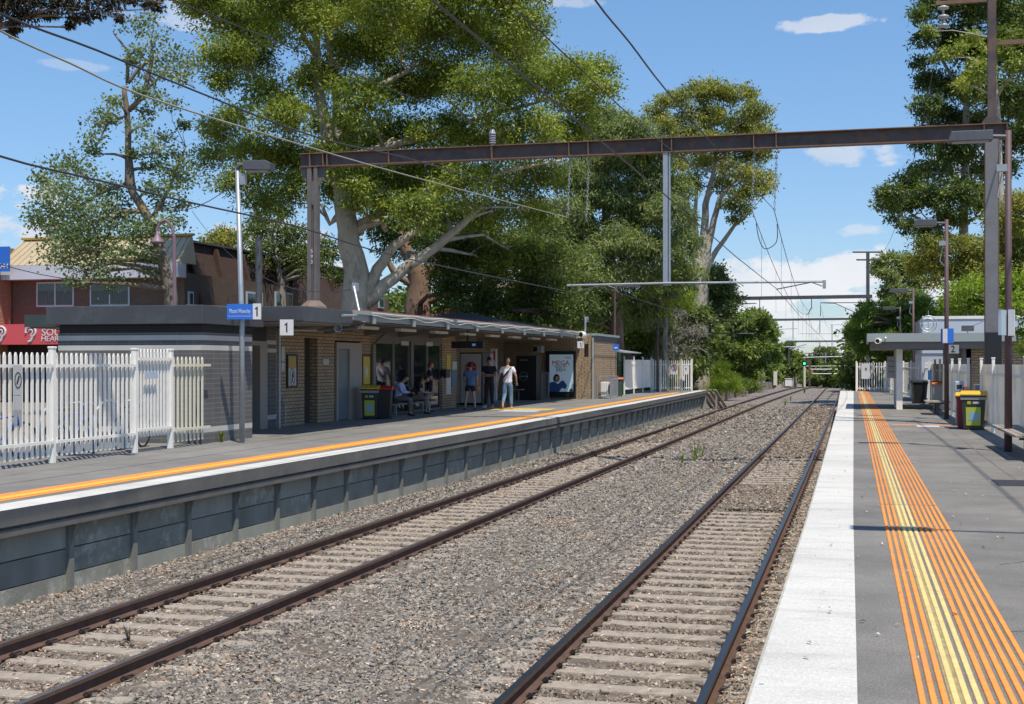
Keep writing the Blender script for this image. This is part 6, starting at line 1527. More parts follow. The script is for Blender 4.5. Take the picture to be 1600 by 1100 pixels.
def tree(name, lab, cat, Z, base, trunks, blobs, leaf, bark, seed, depth=3.0, L=.2, W=.065, dens=650, droop=.5, limbs=True, group=None, basez=-.1, sig=.28, flat=.85, r0=None, rise=0, cell=1.0, kk=.4):
    """trunks: lists of (px, py, radius m[, dz]); blobs: (px, py, r px[, dz])"""
    rng = random.Random(seed)
    b = at(base, 600, Z); root = thing(name, lab, cat, (b.x, b.y, basez), group)
    m = MB(); jo = []
    for i, tr in enumerate(trunks):
        pts = [at(p[0], p[1], Z + (p[3] if len(p) > 3 else 0)) for p in tr]; rs = [p[2] for p in tr]
        if i == 0 and pts[0].z > basez: pts = [Vector((pts[0].x, pts[0].y, basez - .3))] + pts; rs = [rs[0] * 1.15] + rs
        P2, R2 = [], []
        for a in range(len(pts) - 1):
            for k in range(3):
                t = k / 3; q = pts[a].lerp(pts[a + 1], t); rr = rs[a] * (1 - t) + rs[a + 1] * t
                P2.append(q + Vector((rng.uniform(-1, 1), rng.uniform(-1, 1), 0)) * rr * .18); R2.append(rr)
        P2.append(pts[-1]); R2.append(rs[-1])
        m.tube(P2, R2, 10); jo += list(zip(P2, R2))
    bl = []
    for q in blobs:
        dz = q[3] if len(q) > 3 else rng.uniform(-depth, depth)
        bl.append((at(q[0], q[1], Z + dz), q[2] * Z / FP))
    if limbs:
        for c, R in bl:
            low = [j for j in jo if j[0].z < c.z + .2 * R] or jo
            p, rr = min(low, key=lambda j: (j[0] - c).length + .35 * abs(j[0].z - (c.z - R)))
            mid = p.lerp(c, .5) + Vector((rng.uniform(-.15, .15), rng.uniform(-.1, .1), rng.uniform(-.02, .14))) * (c - p).length
            ra = min(rr * .55, .05 + .05 * (c - p).length / 2); 
            m.tube([p, p.lerp(mid, .5) + Vector((0, 0, .03)), mid, mid.lerp(c, .5), c], [ra, ra * .8, ra * .62, ra * .45, ra * .25], 6)
            for k in range(4):
                e = c + Vector((rng.uniform(-1, 1), rng.uniform(-1, 1), rng.uniform(-.5, .9))) * R * .75
                s = mid.lerp(c, rng.uniform(.2, 1)); mm_ = s.lerp(e, .5) + Vector((0, 0, rng.uniform(-.1, .15) * R)); m.tube([s, mm_, e], [ra * .38, ra * .24, ra * .1], 4, cap=False)
    m.build('trunk', bark, root, smooth=True)
    o, n = leaf_cloud('crown', bl, leaf, root, seed, L, W, dens, droop, sig, flat, rise=rise, kk=kk)
    NL[0] += n
    return root

def build_trees():
    T = tree
    # the big gum behind the station
    T('eucalyptus_tree', 'huge pale trunked gum tree spreading over the station behind the first gantry', 'tree', 55, 560,
      [[(562, 600, .66), (558, 480, .62), (550, 400, .5), (543, 340, .44), (530, 280, .32), (508, 210, .26), (497, 120, .2), (492, 40, .15), (488, -60, .08)],
       [(545, 345, .22), (530, 290, .2), (530, 200, .18), (515, 70, .14), (522, -40, .08)],
       [(572, 475, .3), (600, 446, .27), (640, 414, .24), (680, 388, .2), (720, 352, .16), (750, 325, .1)],
       [(566, 470, .26), (590, 420, .24), (615, 385, .2), (650, 360, .14)],
       [(552, 370, .2), (570, 352, .18), (598, 345, .15), (604, 362, .1)],
       [(535, 330, .16), (515, 350, .1), (503, 320, .07)],
       [(525, 210, .2), (560, 170, .16), (600, 130, .12), (640, 110, .08)],
       [(530, 250, .2), (600, 230, .16), (680, 210, .13), (760, 180, .1), (840, 160, .06)],
       [(560, 350, .16), (640, 310, .14), (720, 290, .12), (800, 265, .08), (880, 250, .05)],
       [(500, 180, .16), (440, 150, .12), (390, 110, .08)], [(510, 230, .16), (450, 240, .1), (390, 260, .06)]],
      [(330, 18, 42), (380, 40, 50), (350, 92, 40), (395, 105, 34), (430, 10, 60), (480, 40, 50), (540, 10, 65), (600, 20, 60), (660, 5, 65), (730, 0, 65), (800, 5, 52), (820, 45, 36), (300, -20, 50), (400, -60, 80), (560, -70, 90), (720, -70, 90),
       (350, 215, 30), (332, 250, 26), (330, 195, 16), (372, 185, 24), (405, 245, 44), (375, 290, 32), (440, 190, 40), (450, 255, 40), (415, 320, 34), (455, 300, 30), (350, 130, 22), (420, 150, 34), (395, 60, 40),
       (500, 130, 45), (560, 90, 55), (620, 70, 55), (690, 60, 60), (760, 70, 55), (815, 90, 45), (560, 160, 45), (620, 150, 55), (690, 140, 55), (760, 150, 55), (830, 140, 48), (880, 120, 40), (925, 115, 34), (935, 145, 26), (905, 170, 36),
       (520, 255, 38), (570, 235, 40), (620, 220, 48), (690, 220, 50), (760, 225, 50), (830, 215, 45), (885, 215, 40), (560, 290, 40), (610, 290, 46), (665, 275, 42), (720, 290, 46), (780, 290, 44), (840, 280, 42), (515, 300, 26), (485, 270, 26),
       (532, 262, 22, -3), (548, 292, 22, -3), (520, 235, 24, -3), (560, 318, 18, -3), (525, 225, 26), (545, 200, 24), (500, 200, 22), (540, 305, 22), (600, 330, 34), (650, 335, 34), (700, 340, 40, 5), (760, 345, 40, 5), (820, 340, 40, 6), (690, 400, 40, 8), (750, 400, 44, 8), (810, 400, 44, 8), (640, 300, 34, 4)],
      LM['gum'], M_['bark_pale'], 11, depth=4.0, dens=780)
    T('eucalyptus_tree', 'red brown trunked gum tree forking behind the station canopy', 'tree', 66, 655,
      [[(655, 560, .75), (655, 480, .68), (658, 440, .55), (640, 400, .35), (620, 360, .22)], [(658, 445, .36), (680, 410, .28), (715, 370, .2), (740, 330, .12)], [(655, 450, .26), (620, 430, .2), (600, 400, .12)]],
      [(720, 450, 36), (770, 440, 40), (830, 450, 40), (700, 470, 26), (760, 480, 34), (820, 480, 34), (870, 460, 36), (690, 430, 30), (730, 400, 40), (800, 410, 44), (860, 410, 44), (640, 380, 34), (600, 370, 30), (640, 345, 30, 3), (870, 490, 26), (745, 370, 40), (900, 480, 26), (680, 360, 34, 4)],
      LM['dark'], M_['bark_brown'], 12, depth=4, dens=520, L=.24, W=.08)
    T('eucalyptus_tree', 'pale limbed gum with thin crossing branches left of the hipped roof', 'tree', 74, 745,
      [[(740, 560, .4), (742, 500, .36), (765, 450, .26), (800, 400, .16)], [(742, 495, .24), (720, 460, .18), (705, 430, .12)], [(755, 490, .22), (830, 455, .16), (890, 430, .1)]],
      [(770, 400, 30), (810, 380, 34), (860, 360, 34), (700, 420, 24), (900, 420, 34), (840, 420, 30)], LM['gum_grey'], M_['bark_pale'], 13, depth=3, dens=420, L=.24, W=.08)
    T('eucalyptus_tree', 'drooping grey green gum filling the gap between the gantry arm and the big tree', 'tree', 78, 960,
      [[(965, 600, .5), (962, 480, .42), (950, 380, .32), (945, 280, .2), (960, 200, .1)], [(950, 400, .25), (900, 330, .16), (880, 280, .1)], [(955, 400, .25), (1010, 330, .16), (1030, 270, .1)]],
      [(950, 195, 38), (985, 215, 38), (1010, 245, 36), (925, 235, 40), (960, 260, 48), (1015, 290, 42), (900, 290, 46), (945, 320, 52), (1000, 345, 50), (1045, 340, 38), (1055, 300, 30), (880, 345, 44), (860, 390, 46), (910, 385, 50), (965, 395, 50), (1020, 400, 46), (1060, 385, 34), (880, 440, 44), (930, 445, 46), (985, 445, 44), (1035, 440, 38), (1070, 430, 26), (900, 490, 36), (950, 490, 36), (1000, 490, 34), (1040, 235, 22)],
      LM['gum_grey'], M_['bark_brown'], 14, depth=3.5, dens=560, L=.3, W=.075, droop=1.3)
    T('leafy_tree', 'dark rounded tree behind the far left platform fence', 'tree', 88, 975, [[(980, 612, .3), (980, 560, .28), (975, 500, .18)]],
      [(950, 500, 34), (985, 515, 36), (1010, 500, 30), (940, 545, 26), (975, 555, 34), (1010, 550, 30), (1000, 590, 24), (960, 590, 22), (1035, 590, 18), (1030, 520, 26), (925, 520, 24), (905, 505, 20), (985, 600, 22), (1020, 608, 16), (945, 615, 14)], LM['mid'], M_['bark_grey'], 15, depth=2.5, dens=420, L=.3, W=.13, group='leafy trees behind the far left fence')
    T('shrubby_tree', 'bright yellow green feathery tree top left of the tall gum trunk', 'tree', 84, 1035, [[(1040, 560, .16), (1040, 500, .14), (1038, 470, .08)]],
      [(1020, 462, 20), (1045, 455, 22), (1065, 468, 18), (1035, 478, 18), (1010, 475, 14), (1075, 480, 10)], LM['fresh'], M_['bark_grey'], 16, depth=1.2, dens=700, L=.26, W=.05)
    T('bare_shrub', 'grey leafless twiggy shrub in front of the dark trees by the gate', 'shrub', 86, 1050, [[(1050, 605, .1), (1052, 560, .08), (1048, 520, .05)], [(1058, 600, .12), (1072, 580, .08), (1064, 560, .05)]],
      [(1030, 510, 18), (1055, 500, 20), (1075, 520, 18), (1045, 535, 20), (1070, 550, 18), (1030, 560, 14), (1060, 575, 16)], LM['twig'], M_['bark_grey'], 17, depth=1.5, dens=190, L=.5, W=.03, droop=.1)
    T('leafy_tree', 'very dark tree mass in shade behind the twiggy shrub', 'tree', 96, 1055, [[(1055, 600, .3), (1055, 540, .25)]],
      [(1040, 560, 34), (1075, 545, 34), (1065, 590, 26), (1040, 600, 22), (1085, 575, 20), (1000, 570, 30), (960, 570, 30), (1085, 500, 26)], LM['dark'], M_['bark_grey'], 18, depth=2, dens=420, L=.34, W=.15)
    # tall golden gum right of the hanging arm
    T('eucalyptus_tree', 'tall gum with a golden domed crown and bare forked limbs right of the hanging arm', 'tree', 104, 1097,
      [[(1097, 612, .75), (1096, 560, .66), (1095, 480, .6), (1096, 440, .5), (1082, 380, .35), (1072, 320, .26), (1068, 270, .14)],
       [(1096, 445, .4), (1098, 380, .34), (1103, 320, .26), (1115, 270, .16), (1120, 220, .08)], [(1097, 440, .36), (1112, 360, .26), (1125, 310, .2), (1150, 280, .12)], [(1099, 430, .3), (1120, 390, .2), (1148, 352, .14), (1165, 340, .08)],
       [(1090, 400, .2), (1086, 330, .16), (1090, 280, .1)]],
      [(1050, 165, 26), (1085, 150, 26), (1120, 150, 28), (1155, 155, 26), (1180, 180, 24), (1030, 190, 18), (1045, 205, 24), (1080, 190, 28), (1120, 190, 30), (1155, 200, 28), (1190, 210, 22), (1205, 225, 14), (1070, 225, 26), (1055, 240, 18), (1110, 230, 30), (1150, 235, 28), (1185, 245, 22),
       (1090, 258, 26), (1130, 262, 26), (1170, 275, 20), (1195, 280, 16), (1200, 295, 12), (1085, 285, 18), (1165, 305, 20), (1180, 300, 18), (1145, 320, 16), (1160, 332, 14), (1130, 290, 18), (1020, 175, 12), (1150, 345, 10), (1060, 262, 14)],
      LM['gum_gold2'], M_['bark_pale'], 19, depth=4.5, dens=300, L=.3, W=.11, basez=-.6)
    T('leafy_tree', 'dark leafy tree wrapped round the lower trunk of the tall golden gum', 'tree', 108, 1100, [[(1104, 600, .2), (1104, 520, .18), (1108, 450, .1)]],
      [(1085, 440, 22), (1110, 430, 20), (1128, 445, 18), (1138, 470, 18), (1100, 465, 22), (1075, 470, 18), (1135, 490, 12), (1120, 488, 14), (1145, 480, 9), (1085, 495, 16)], LM['gum_grey'], M_['bark_grey'], 20, depth=2, dens=520, L=.34, W=.13)
    T('leafy_tree', 'broad green tree left of the third gantry mast', 'tree', 134, 1165, [[(1165, 606, .3), (1165, 560, .26), (1160, 520, .18)]],
      [(1135, 515, 18), (1160, 510, 20), (1180, 500, 18), (1188, 515, 16), (1130, 540, 20), (1160, 545, 24), (1185, 540, 20), (1125, 570, 18), (1150, 575, 20), (1180, 570, 18), (1195, 495, 8), (1175, 590, 12), (1120, 520, 12), (1140, 560, 18), (1118, 545, 12), (1205, 520, 10)], LM['mid'], M_['bark_grey'], 21, depth=3, dens=440, L=.42, W=.2)
    T('leafy_tree', 'rounder tree immediately right of the third gantry mast', 'tree', 170, 1203, [[(1204, 604, .3), (1204, 560, .2)]],
      [(1205, 525, 10), (1208, 545, 10), (1204, 560, 12), (1200, 578, 12), (1206, 590, 10), (1200, 505, 7)], LM['mid'], M_['bark_grey'], 22, depth=1.5, dens=420, L=.5, W=.25)
    # shrubs at the left cutting
    T('grassy_shrub', 'bright green feathery shrub at the foot of the second gantry mast', 'shrub', 104, 1135, [[(1135, 620, .08), (1135, 600, .05)]],
      [(1122, 600, 9), (1137, 588, 8), (1129, 611, 9), (1143, 606, 9), (1119, 582, 7), (1153, 611, 6), (1134, 573, 6), (1116, 613, 8), (1150, 596, 6), (1128, 592, 7)], LM['fresh'], M_['bark_grey'], 23, depth=1.4, dens=900, L=.55, W=.035, droop=-1.4, limbs=False, basez=-1.2, sig=.22)
    T('low_shrub', 'low grey green shrub between the feathery shrub and the third gantry', 'shrub', 118, 1165, [[(1165, 615, .06), (1165, 605, .05)]],
      [(1160, 604, 9), (1172, 602, 8), (1180, 605, 7), (1152, 608, 8)], LM['mid'], M_['bark_grey'], 24, depth=1, dens=700, L=.3, W=.08, droop=-.6, limbs=False, basez=-1.2)
    # the leaning silver poplar left
    T('poplar_tree', 'thin lichen spotted poplar with sparse silvery leaves in front of the shop', 'tree', 46, 265,
      [[(272, 600, .28), (268, 480, .24), (263, 440, .22), (252, 395, .19), (232, 340, .16), (208, 300, .14), (203, 285, .18), (201, 230, .11), (199, 180, .1), (194, 135, .09)],
       [(201, 172, .1), (225, 150, .09), (238, 90, .07), (236, 60, .03)], [(199, 130, .07), (200, 80, .05), (178, 52, .03)], [(200, 130, .07), (215, 110, .06), (237, 90, .05)], [(203, 170, .06), (232, 138, .05), (258, 112, .04), (305, 138, .02)],
       [(201, 285, .08), (160, 300, .06), (110, 330, .04), (60, 330, .02)], [(225, 330, .1), (190, 330, .07), (140, 350, .05), (120, 372, .03)], [(235, 345, .1), (262, 300, .06), (290, 230, .03)], [(200, 180, .05), (170, 190, .04), (150, 230, .02)], [(250, 395, .1), (215, 380, .07), (190, 400, .04)]],
      [(215, 45, 17), (238, 38, 14), (245, 62, 14), (205, 95, 6), (212, 78, 10), (250, 95, 16), (275, 95, 15), (298, 102, 12), (265, 118, 14), (290, 120, 10), (232, 122, 16), (240, 150, 12), (268, 165, 12), (288, 195, 6), (215, 145, 9),
       (163, 172, 12), (175, 160, 8), (155, 195, 14), (172, 190, 8), (142, 215, 13), (145, 240, 8), (225, 178, 10), (218, 198, 13), (205, 240, 8), (232, 232, 12), (258, 215, 10), (250, 240, 14), (275, 240, 14), (285, 262, 16), (262, 268, 16), (240, 262, 12), (290, 285, 14), (270, 292, 16),
       (110, 255, 18), (85, 275, 18), (62, 280, 9), (130, 270, 17), (100, 300, 18), (70, 310, 14), (55, 338, 13), (85, 335, 18), (120, 320, 20), (150, 300, 20), (150, 330, 20), (180, 320, 18), (110, 355, 20), (145, 360, 22), (180, 350, 22), (210, 360, 18),
       (85, 370, 16), (110, 388, 22), (140, 395, 22), (95, 405, 16), (160, 425, 16), (130, 425, 16), (175, 400, 16), (75, 352, 12), (180, 445, 10), (200, 390, 16), (235, 360, 18), (260, 345, 14), (250, 320, 14), (228, 400, 12), (240, 425, 12), (285, 320, 10), (115, 440, 10), (95, 320, 20), (125, 345, 22), (155, 375, 22), (110, 405, 18), (190, 340, 20), (170, 300, 18), (80, 300, 16), (215, 375, 18), (255, 300, 16), (235, 300, 12), (150, 410, 18), (275, 345, 12), (125, 375, 20), (60, 345, 12)],
      LM['poplar'], M_['bark_poplar'], 25, depth=1.6, dens=560, L=.12, W=.09, sig=.36, droop=.2, limbs=True, kk=.75)
    # overhanging dark conifer foliage top left, trunk out of view
    T('conifer_tree', 'dark brownish conifer foliage hanging into the top left corner', 'tree', 22, -260,
      [[(-260, 600, .4), (-260, 200, .34), (-240, -100, .24)], [(-250, 60, .14), (-80, 20, .1), (60, -15, .06), (180, -10, .03), (255, 5, .015)], [(-250, 120, .1), (-60, 60, .07), (30, 30, .03)]],
      [(5, 10, 26, 0), (30, 25, 20, 0), (60, 8, 26, .4), (45, -10, 30, -.4), (95, 2, 24, 0), (75, 25, 13, .2), (115, 12, 18, 0), (130, 32, 9, .1), (120, 30, 12, 0), (150, 18, 16, 0), (175, 12, 18, .2), (160, -8, 24, 0), (15, 40, 15, 0), (22, 50, 7, 0), (110, 42, 6, 0), (200, 2, 12, 0), (235, 0, 12, .1), (245, 12, 8, 0), (185, 25, 7, 0), (-40, 0, 50, 0), (-30, -60, 60, 0), (80, -50, 50, 0)],
      LM['brownish'], M_['bark_brown'], 26, depth=.4, dens=2600, L=.09, W=.035, sig=.13, droop=1.0)
    # small trees behind the brick wing
    T('leafy_tree', 'dark feathery tree above the brick wing left of the gantry mast', 'tree', 70, 440, [[(440, 560, .25), (440, 440, .2), (430, 400, .1)]],
      [(395, 360, 20), (425, 365, 24), (460, 370, 24), (405, 390, 22), (440, 395, 28), (470, 405, 26), (375, 370, 12), (500, 390, 22), (495, 420, 20), (415, 420, 20), (450, 425, 24), (515, 405, 18), (440, 335, 18), (410, 340, 14), (525, 440, 14)], LM['dark'], M_['bark_grey'], 27, depth=2, dens=420, L=.24, W=.08)
    T('leafy_tree', 'pale olive tree top above the brick wing left of the station lamp post', 'tree', 100, 345, [[(345, 520, .3), (345, 400, .2)]],
      [(335, 378, 14), (352, 368, 14), (368, 378, 14), (350, 388, 16), (325, 392, 10)], LM['gum_gold'], M_['bark_grey'], 28, depth=2, dens=420, L=.3, W=.12)
    # right hand side
    T('eucalyptus_tree', 'tall dark gum with clumped foliage behind the right mast of the first gantry', 'tree', 92, 1500,
      [[(1505, 600, .4), (1505, 400, .34), (1508, 250, .26), (1512, 120, .2), (1515, 0, .12)], [(1503, 300, .2), (1460, 220, .12), (1445, 180, .07)], [(1505, 260, .2), (1560, 180, .14), (1590, 120, .08)], [(1500, 380, .16), (1440, 345, .1), (1405, 320, .05)], [(1510, 160, .15), (1470, 90, .1), (1445, 60, .05)]],
      [(1440, 25, 18), (1465, 10, 22), (1500, 20, 34), (1545, 25, 38), (1590, 30, 38), (1450, 60, 20), (1490, 75, 34), (1440, 100, 16), (1530, 85, 38), (1580, 95, 42), (1450, 130, 22), (1485, 145, 36), (1535, 150, 38), (1585, 165, 42), (1445, 165, 20), (1470, 190, 32), (1520, 205, 38), (1580, 225, 42), (1450, 225, 24), (1490, 250, 36), (1545, 270, 38), (1450, 270, 28), (1420, 290, 24), (1395, 305, 22), (1378, 322, 16), (1410, 325, 22), (1445, 315, 28), (1490, 310, 34), (1540, 320, 32), (1425, 355, 18), (1400, 345, 9), (1445, 365, 16), (1480, 350, 26), (1620, 60, 60), (1640, 180, 60), (1480, -50, 60), (1580, -50, 60)],
      LM['dark'], M_['bark_grey'], 31, depth=5, dens=330, L=.32, W=.12)
    T('eucalyptus_tree', 'lighter tufts of gum foliage in the upper right crown', 'tree', 82, 1545,
      [[(1572, 600, .3), (1567, 400, .25), (1560, 200, .18), (1550, 60, .1)]],
      [(1450, 50, 12), (1490, 80, 14), (1560, 85, 20), (1590, 105, 18), (1530, 110, 18), (1505, 130, 12), (1595, 60, 16), (1575, 50, 12), (1470, 90, 10), (1520, 60, 12)], LM['gum'], M_['bark_pale'], 32, depth=2, dens=400, L=.3, W=.1)
    T('eucalyptus_tree', 'olive gum in front of the dark tree at the right edge', 'tree', 78, 1530, [[(1525, 600, .3), (1520, 480, .26), (1515, 420, .16)], [(1520, 450, .14), (1480, 420, .1), (1460, 400, .05)]],
      [(1460, 400, 26), (1500, 395, 30), (1540, 390, 30), (1580, 370, 34), (1600, 330, 34), (1470, 430, 28), (1515, 430, 30), (1560, 420, 32), (1445, 385, 18), (1440, 425, 18), (1600, 400, 34), (1430, 405, 10), (1565, 345, 24), (1620, 440, 40)], LM['gum_gold'], M_['bark_pale'], 33, depth=2.5, dens=420, L=.28, W=.1)
    T('leafy_tree', 'light green bushy tree rising behind the pale equipment building', 'tree', 72, 1570, [[(1560, 600, .25), (1555, 520, .2), (1550, 470, .1)]],
      [(1500, 455, 20), (1530, 450, 26), (1570, 450, 30), (1605, 460, 34), (1490, 480, 16), (1520, 480, 24), (1560, 485, 30), (1600, 500, 30), (1480, 470, 10), (1550, 520, 26), (1590, 540, 26), (1540, 550, 22)], LM['fresh'], M_['bark_grey'], 34, depth=2, dens=480, L=.26, W=.09, droop=.8)
    T('leafy_shrub', 'yellow green leafy branch tips at the right edge behind the fence', 'shrub', 40, 1625, [[(1640, 640, .1), (1640, 540, .07)]],
      [(1600, 465, 12), (1598, 490, 12), (1595, 520, 10), (1602, 545, 12), (1615, 500, 20), (1588, 480, 6)], LM['fresh'], M_['bark_grey'], 35, depth=.6, dens=900, L=.13, W=.08, sig=.15)
    T('eucalyptus_tree', 'distant rounded gum standing left of the right hand tree group', 'tree', 120, 1405, [[(1410, 600, .4), (1408, 500, .3), (1402, 450, .2)]],
      [(1375, 415, 12), (1392, 408, 14), (1412, 410, 15), (1430, 420, 14), (1385, 432, 14), (1405, 435, 18), (1428, 442, 14), (1395, 455, 15), (1415, 465, 16), (1435, 465, 12), (1383, 462, 8), (1370, 425, 7), (1400, 480, 14)], LM['gum_grey'], M_['bark_pale'], 36, depth=2.5, dens=520, L=.36, W=.14)
    T('cypress_tree', 'dark spreading cypress with layered boughs behind the right shelter', 'tree', 92, 1410, [[(1408, 600, .4), (1406, 540, .34), (1400, 490, .2)]],
      [(1330, 516, 8), (1345, 505, 9), (1355, 490, 9), (1350, 522, 13), (1340, 535, 9), (1370, 500, 15), (1375, 522, 18), (1362, 540, 14), (1395, 488, 15), (1400, 510, 20), (1390, 535, 18), (1420, 490, 17), (1430, 510, 20), (1418, 535, 18), (1385, 478, 9), (1372, 552, 12), (1400, 558, 14), (1430, 550, 16), (1450, 495, 18), (1455, 520, 18), (1408, 575, 12), (1440, 475, 13), (1324, 521, 5), (1334, 527, 7), (1347, 548, 7), (1338, 498, 6), (1350, 480, 6), (1330, 508, 6), (1362, 478, 8)], LM['cypress'], M_['bark_brown'], 37, depth=2.2, dens=900, L=.46, W=.06, flat=.4, droop=-.35, sig=.3)
    # far trees at the end of the line
    k = 0
    for (x, y, r, Z, lf, lab) in ((1228, 545, 10, 230, 'dark', 'dark far tree with an open crown above the left end of the line'), (1243, 558, 11, 230, 'mid', 'bushy far tree just left of the railway signal'), (1233, 578, 16, 200, 'dark', 'dark far bush behind the white trackside cabinet'), (1290, 558, 14, 420, 'gum_grey', 'pale domed far tree centred over the vanishing tracks'),
                                (1312, 568, 13, 420, 'mid', 'far tree right of the pale domed one'), (1270, 575, 14, 400, 'dark', 'far dark tree behind the signal'), (1275, 592, 14, 360, 'dark', 'darkest far tree low between the tracks'), (1300, 588, 15, 360, 'dark', 'far dark tree right of centre at the end of the line'), (1322, 588, 12, 330, 'fresh', 'yellow green far bush beside the right masts'),
                                (1346, 570, 14, 260, 'mid', 'far tree behind the white end fence'), (1375, 575, 16, 240, 'dark', 'far dark tree seen through the right shelter'), (1255, 590, 9, 300, 'mid', 'small far bush at the foot of the signal'), (1352, 545, 10, 260, 'dark', 'dark far tree under the cypress boughs'), (1216, 590, 8, 230, 'mid', 'far shrub by the cream fence end')):
        k += 1; rr = random.Random(k)
        bl = [(x + rr.uniform(-.75, .75) * r, y + rr.uniform(-.55, .6) * r, r * rr.uniform(.42, .62)) for _ in range(9)]
        T('distant_tree', lab, 'tree', Z, x, [[(x, 606, .3), (x, y + r * .4, .22)]], bl, LM[lf], M_['bark_grey'], 60 + k, depth=3, dens=150, L=.34 * Z / 120, W=.17 * Z / 120, sig=.5, group='far trees at the end of the line', limbs=False, basez=-2 + drop(min(Z, 330)))
    # backdrop woods that read as one mass
    rr = random.Random(3); bl = []
    for i in range(150):
        x = rr.uniform(-20, 1100); 
        if i < 90: x = rr.uniform(560, 1110); y = rr.uniform(480, 600); bl.append((at(x, y, 115 + rr.uniform(-6, 6)), rr.uniform(1.3, 2.4)))
        else: x = rr.uniform(-150, 600); y = rr.uniform(470, 590); bl.append((at(x, y, 125), rr.uniform(1.5, 2.6)))
    for i in range(120):
        x = rr.uniform(1345, 1700); y = rr.uniform(500, 600); bl.append((at(x, y, 135 + rr.uniform(-5, 5)), rr.uniform(1.4, 2.4)))
    for i in range(110):
        x = rr.uniform(1205, 1420); y = rr.uniform(574, 612); bl.append((at(x, y, 450 + rr.uniform(-8, 8)), rr.uniform(3, 5)))
    o, n = leaf_cloud('distant_woods', bl[:270], LM['dark'], None, 99, .6, .35, 70, .4, .7); tag(o, 'dark wooded backdrop seen through gaps between the nearer trees', 'woods', kind='stuff')
    o, n = leaf_cloud('distant_woods', bl[270:], LM['dark'], None, 98, 1.6, .9, 12, .4, 1.6); tag(o, 'hazy wooded rise where the tracks disappear', 'woods', kind='stuff')
    # weeds and tufts
    rng = np.random.RandomState(8)
    def tuft(x, y, h, lab, n=26, z=-1.3, mm=None):
        q = gp(x, y, z); m = MB()
        for i in range(n):
            a = rng.uniform(0, 6.28); l = h * rng.uniform(.5, 1); sp = rng.uniform(.05, .45) * h; w = .012 + .01 * rng.rand()
            e = q + Vector((math.cos(a) * sp, math.sin(a) * sp, l)); md = q.lerp(e, .5) + Vector((0, 0, .12 * l)); s = Vector((-math.sin(a), math.cos(a), 0)) * w
            b = q + Vector((rng.uniform(-.1, .1) * h, rng.uniform(-.1, .1) * h, -.02))
            m.add([b - s, b + s, md + s, md - s], [(0, 1, 2, 3)]); m.add([md - s, md + s, e], [(0, 1, 2)])
        o = m.build('weed', mm or LM['fresh'], None, fix=False); tag(o, lab, 'weed')
    tuft(1086, 718, .75, 'tall thin green weed growing between the tracks', 8); tuft(1098, 712, .5, 'shorter green weed beside the tall thin one', 7); tuft(1066, 722, .35, 'small weed left of the tall thin one', 10)
    tuft(1257, 614, .8, 'green tuft between the far tracks', 30); tuft(1227, 633, .5, 'yellowish tuft halfway to the crest', 20); tuft(1235, 626, .5, 'little tuft right of the yellowish one', 16)
    tuft(346, 691, .3, 'small yellow green weed at the foot of the grey block wall', 16, z=0.0); tuft(201, 1000, .22, 'dry grass sprig by the near left rail', 8, z=-1.3, mm=LM['twig'])
    for i in range(12):
        x = 100 + i * 18; tuft(x + 3, onx_base(x), .12, 'tiny weeds at the foot of the palisade, sprig number %s' % ('one two three four five six seven eight nine ten eleven twelve'.split()[i]), 6, z=0.0) if False else None
def onx_base(x): return 700
build_gantries()
build_shops()
build_trees()
print('leaves', NL[0])

# ------------------------------------------------------------------ people
M_['skin'] = mat('skin', (.42, .25, .17), .6, .05, 6); M_['skin_dark'] = mat('skin_tan', (.3, .17, .11), .6, .05, 6)
def cloth(n, c): return mat('cloth_' + n, c, .9, .12, 9, .3, 60)
def skin_geo(nodes, edges, sub=2):
    """one smooth surface grown round connected joints; nodes: (position, (rx, ry))"""
    me = bpy.data.meshes.new('sk'); me.from_pydata([tuple(p) for p, r in nodes], edges, [])
    o = bpy.data.objects.new('sk', me); COL.objects.link(o)
    md = o.modifiers.new('skin', 'SKIN'); md.use_smooth_shade = True
    for i, (p, r) in enumerate(nodes):
        v = me.skin_vertices[0].data[i]; v.radius = r if hasattr(r, '__len__') else (r, r); v.use_root = (i == 0)
    s = o.modifiers.new('sub', 'SUBSURF'); s.levels = sub; s.render_levels = sub
    dg = bpy.context.evaluated_depsgraph_get(); dg.update(); ev = o.evaluated_get(dg); m2 = ev.to_mesh()
    V = [v.co.copy() for v in m2.vertices]; F = [tuple(p.vertices) for p in m2.polygons]
    ev.to_mesh_clear(); bpy.data.objects.remove(o); bpy.data.meshes.remove(me)
    return V, F
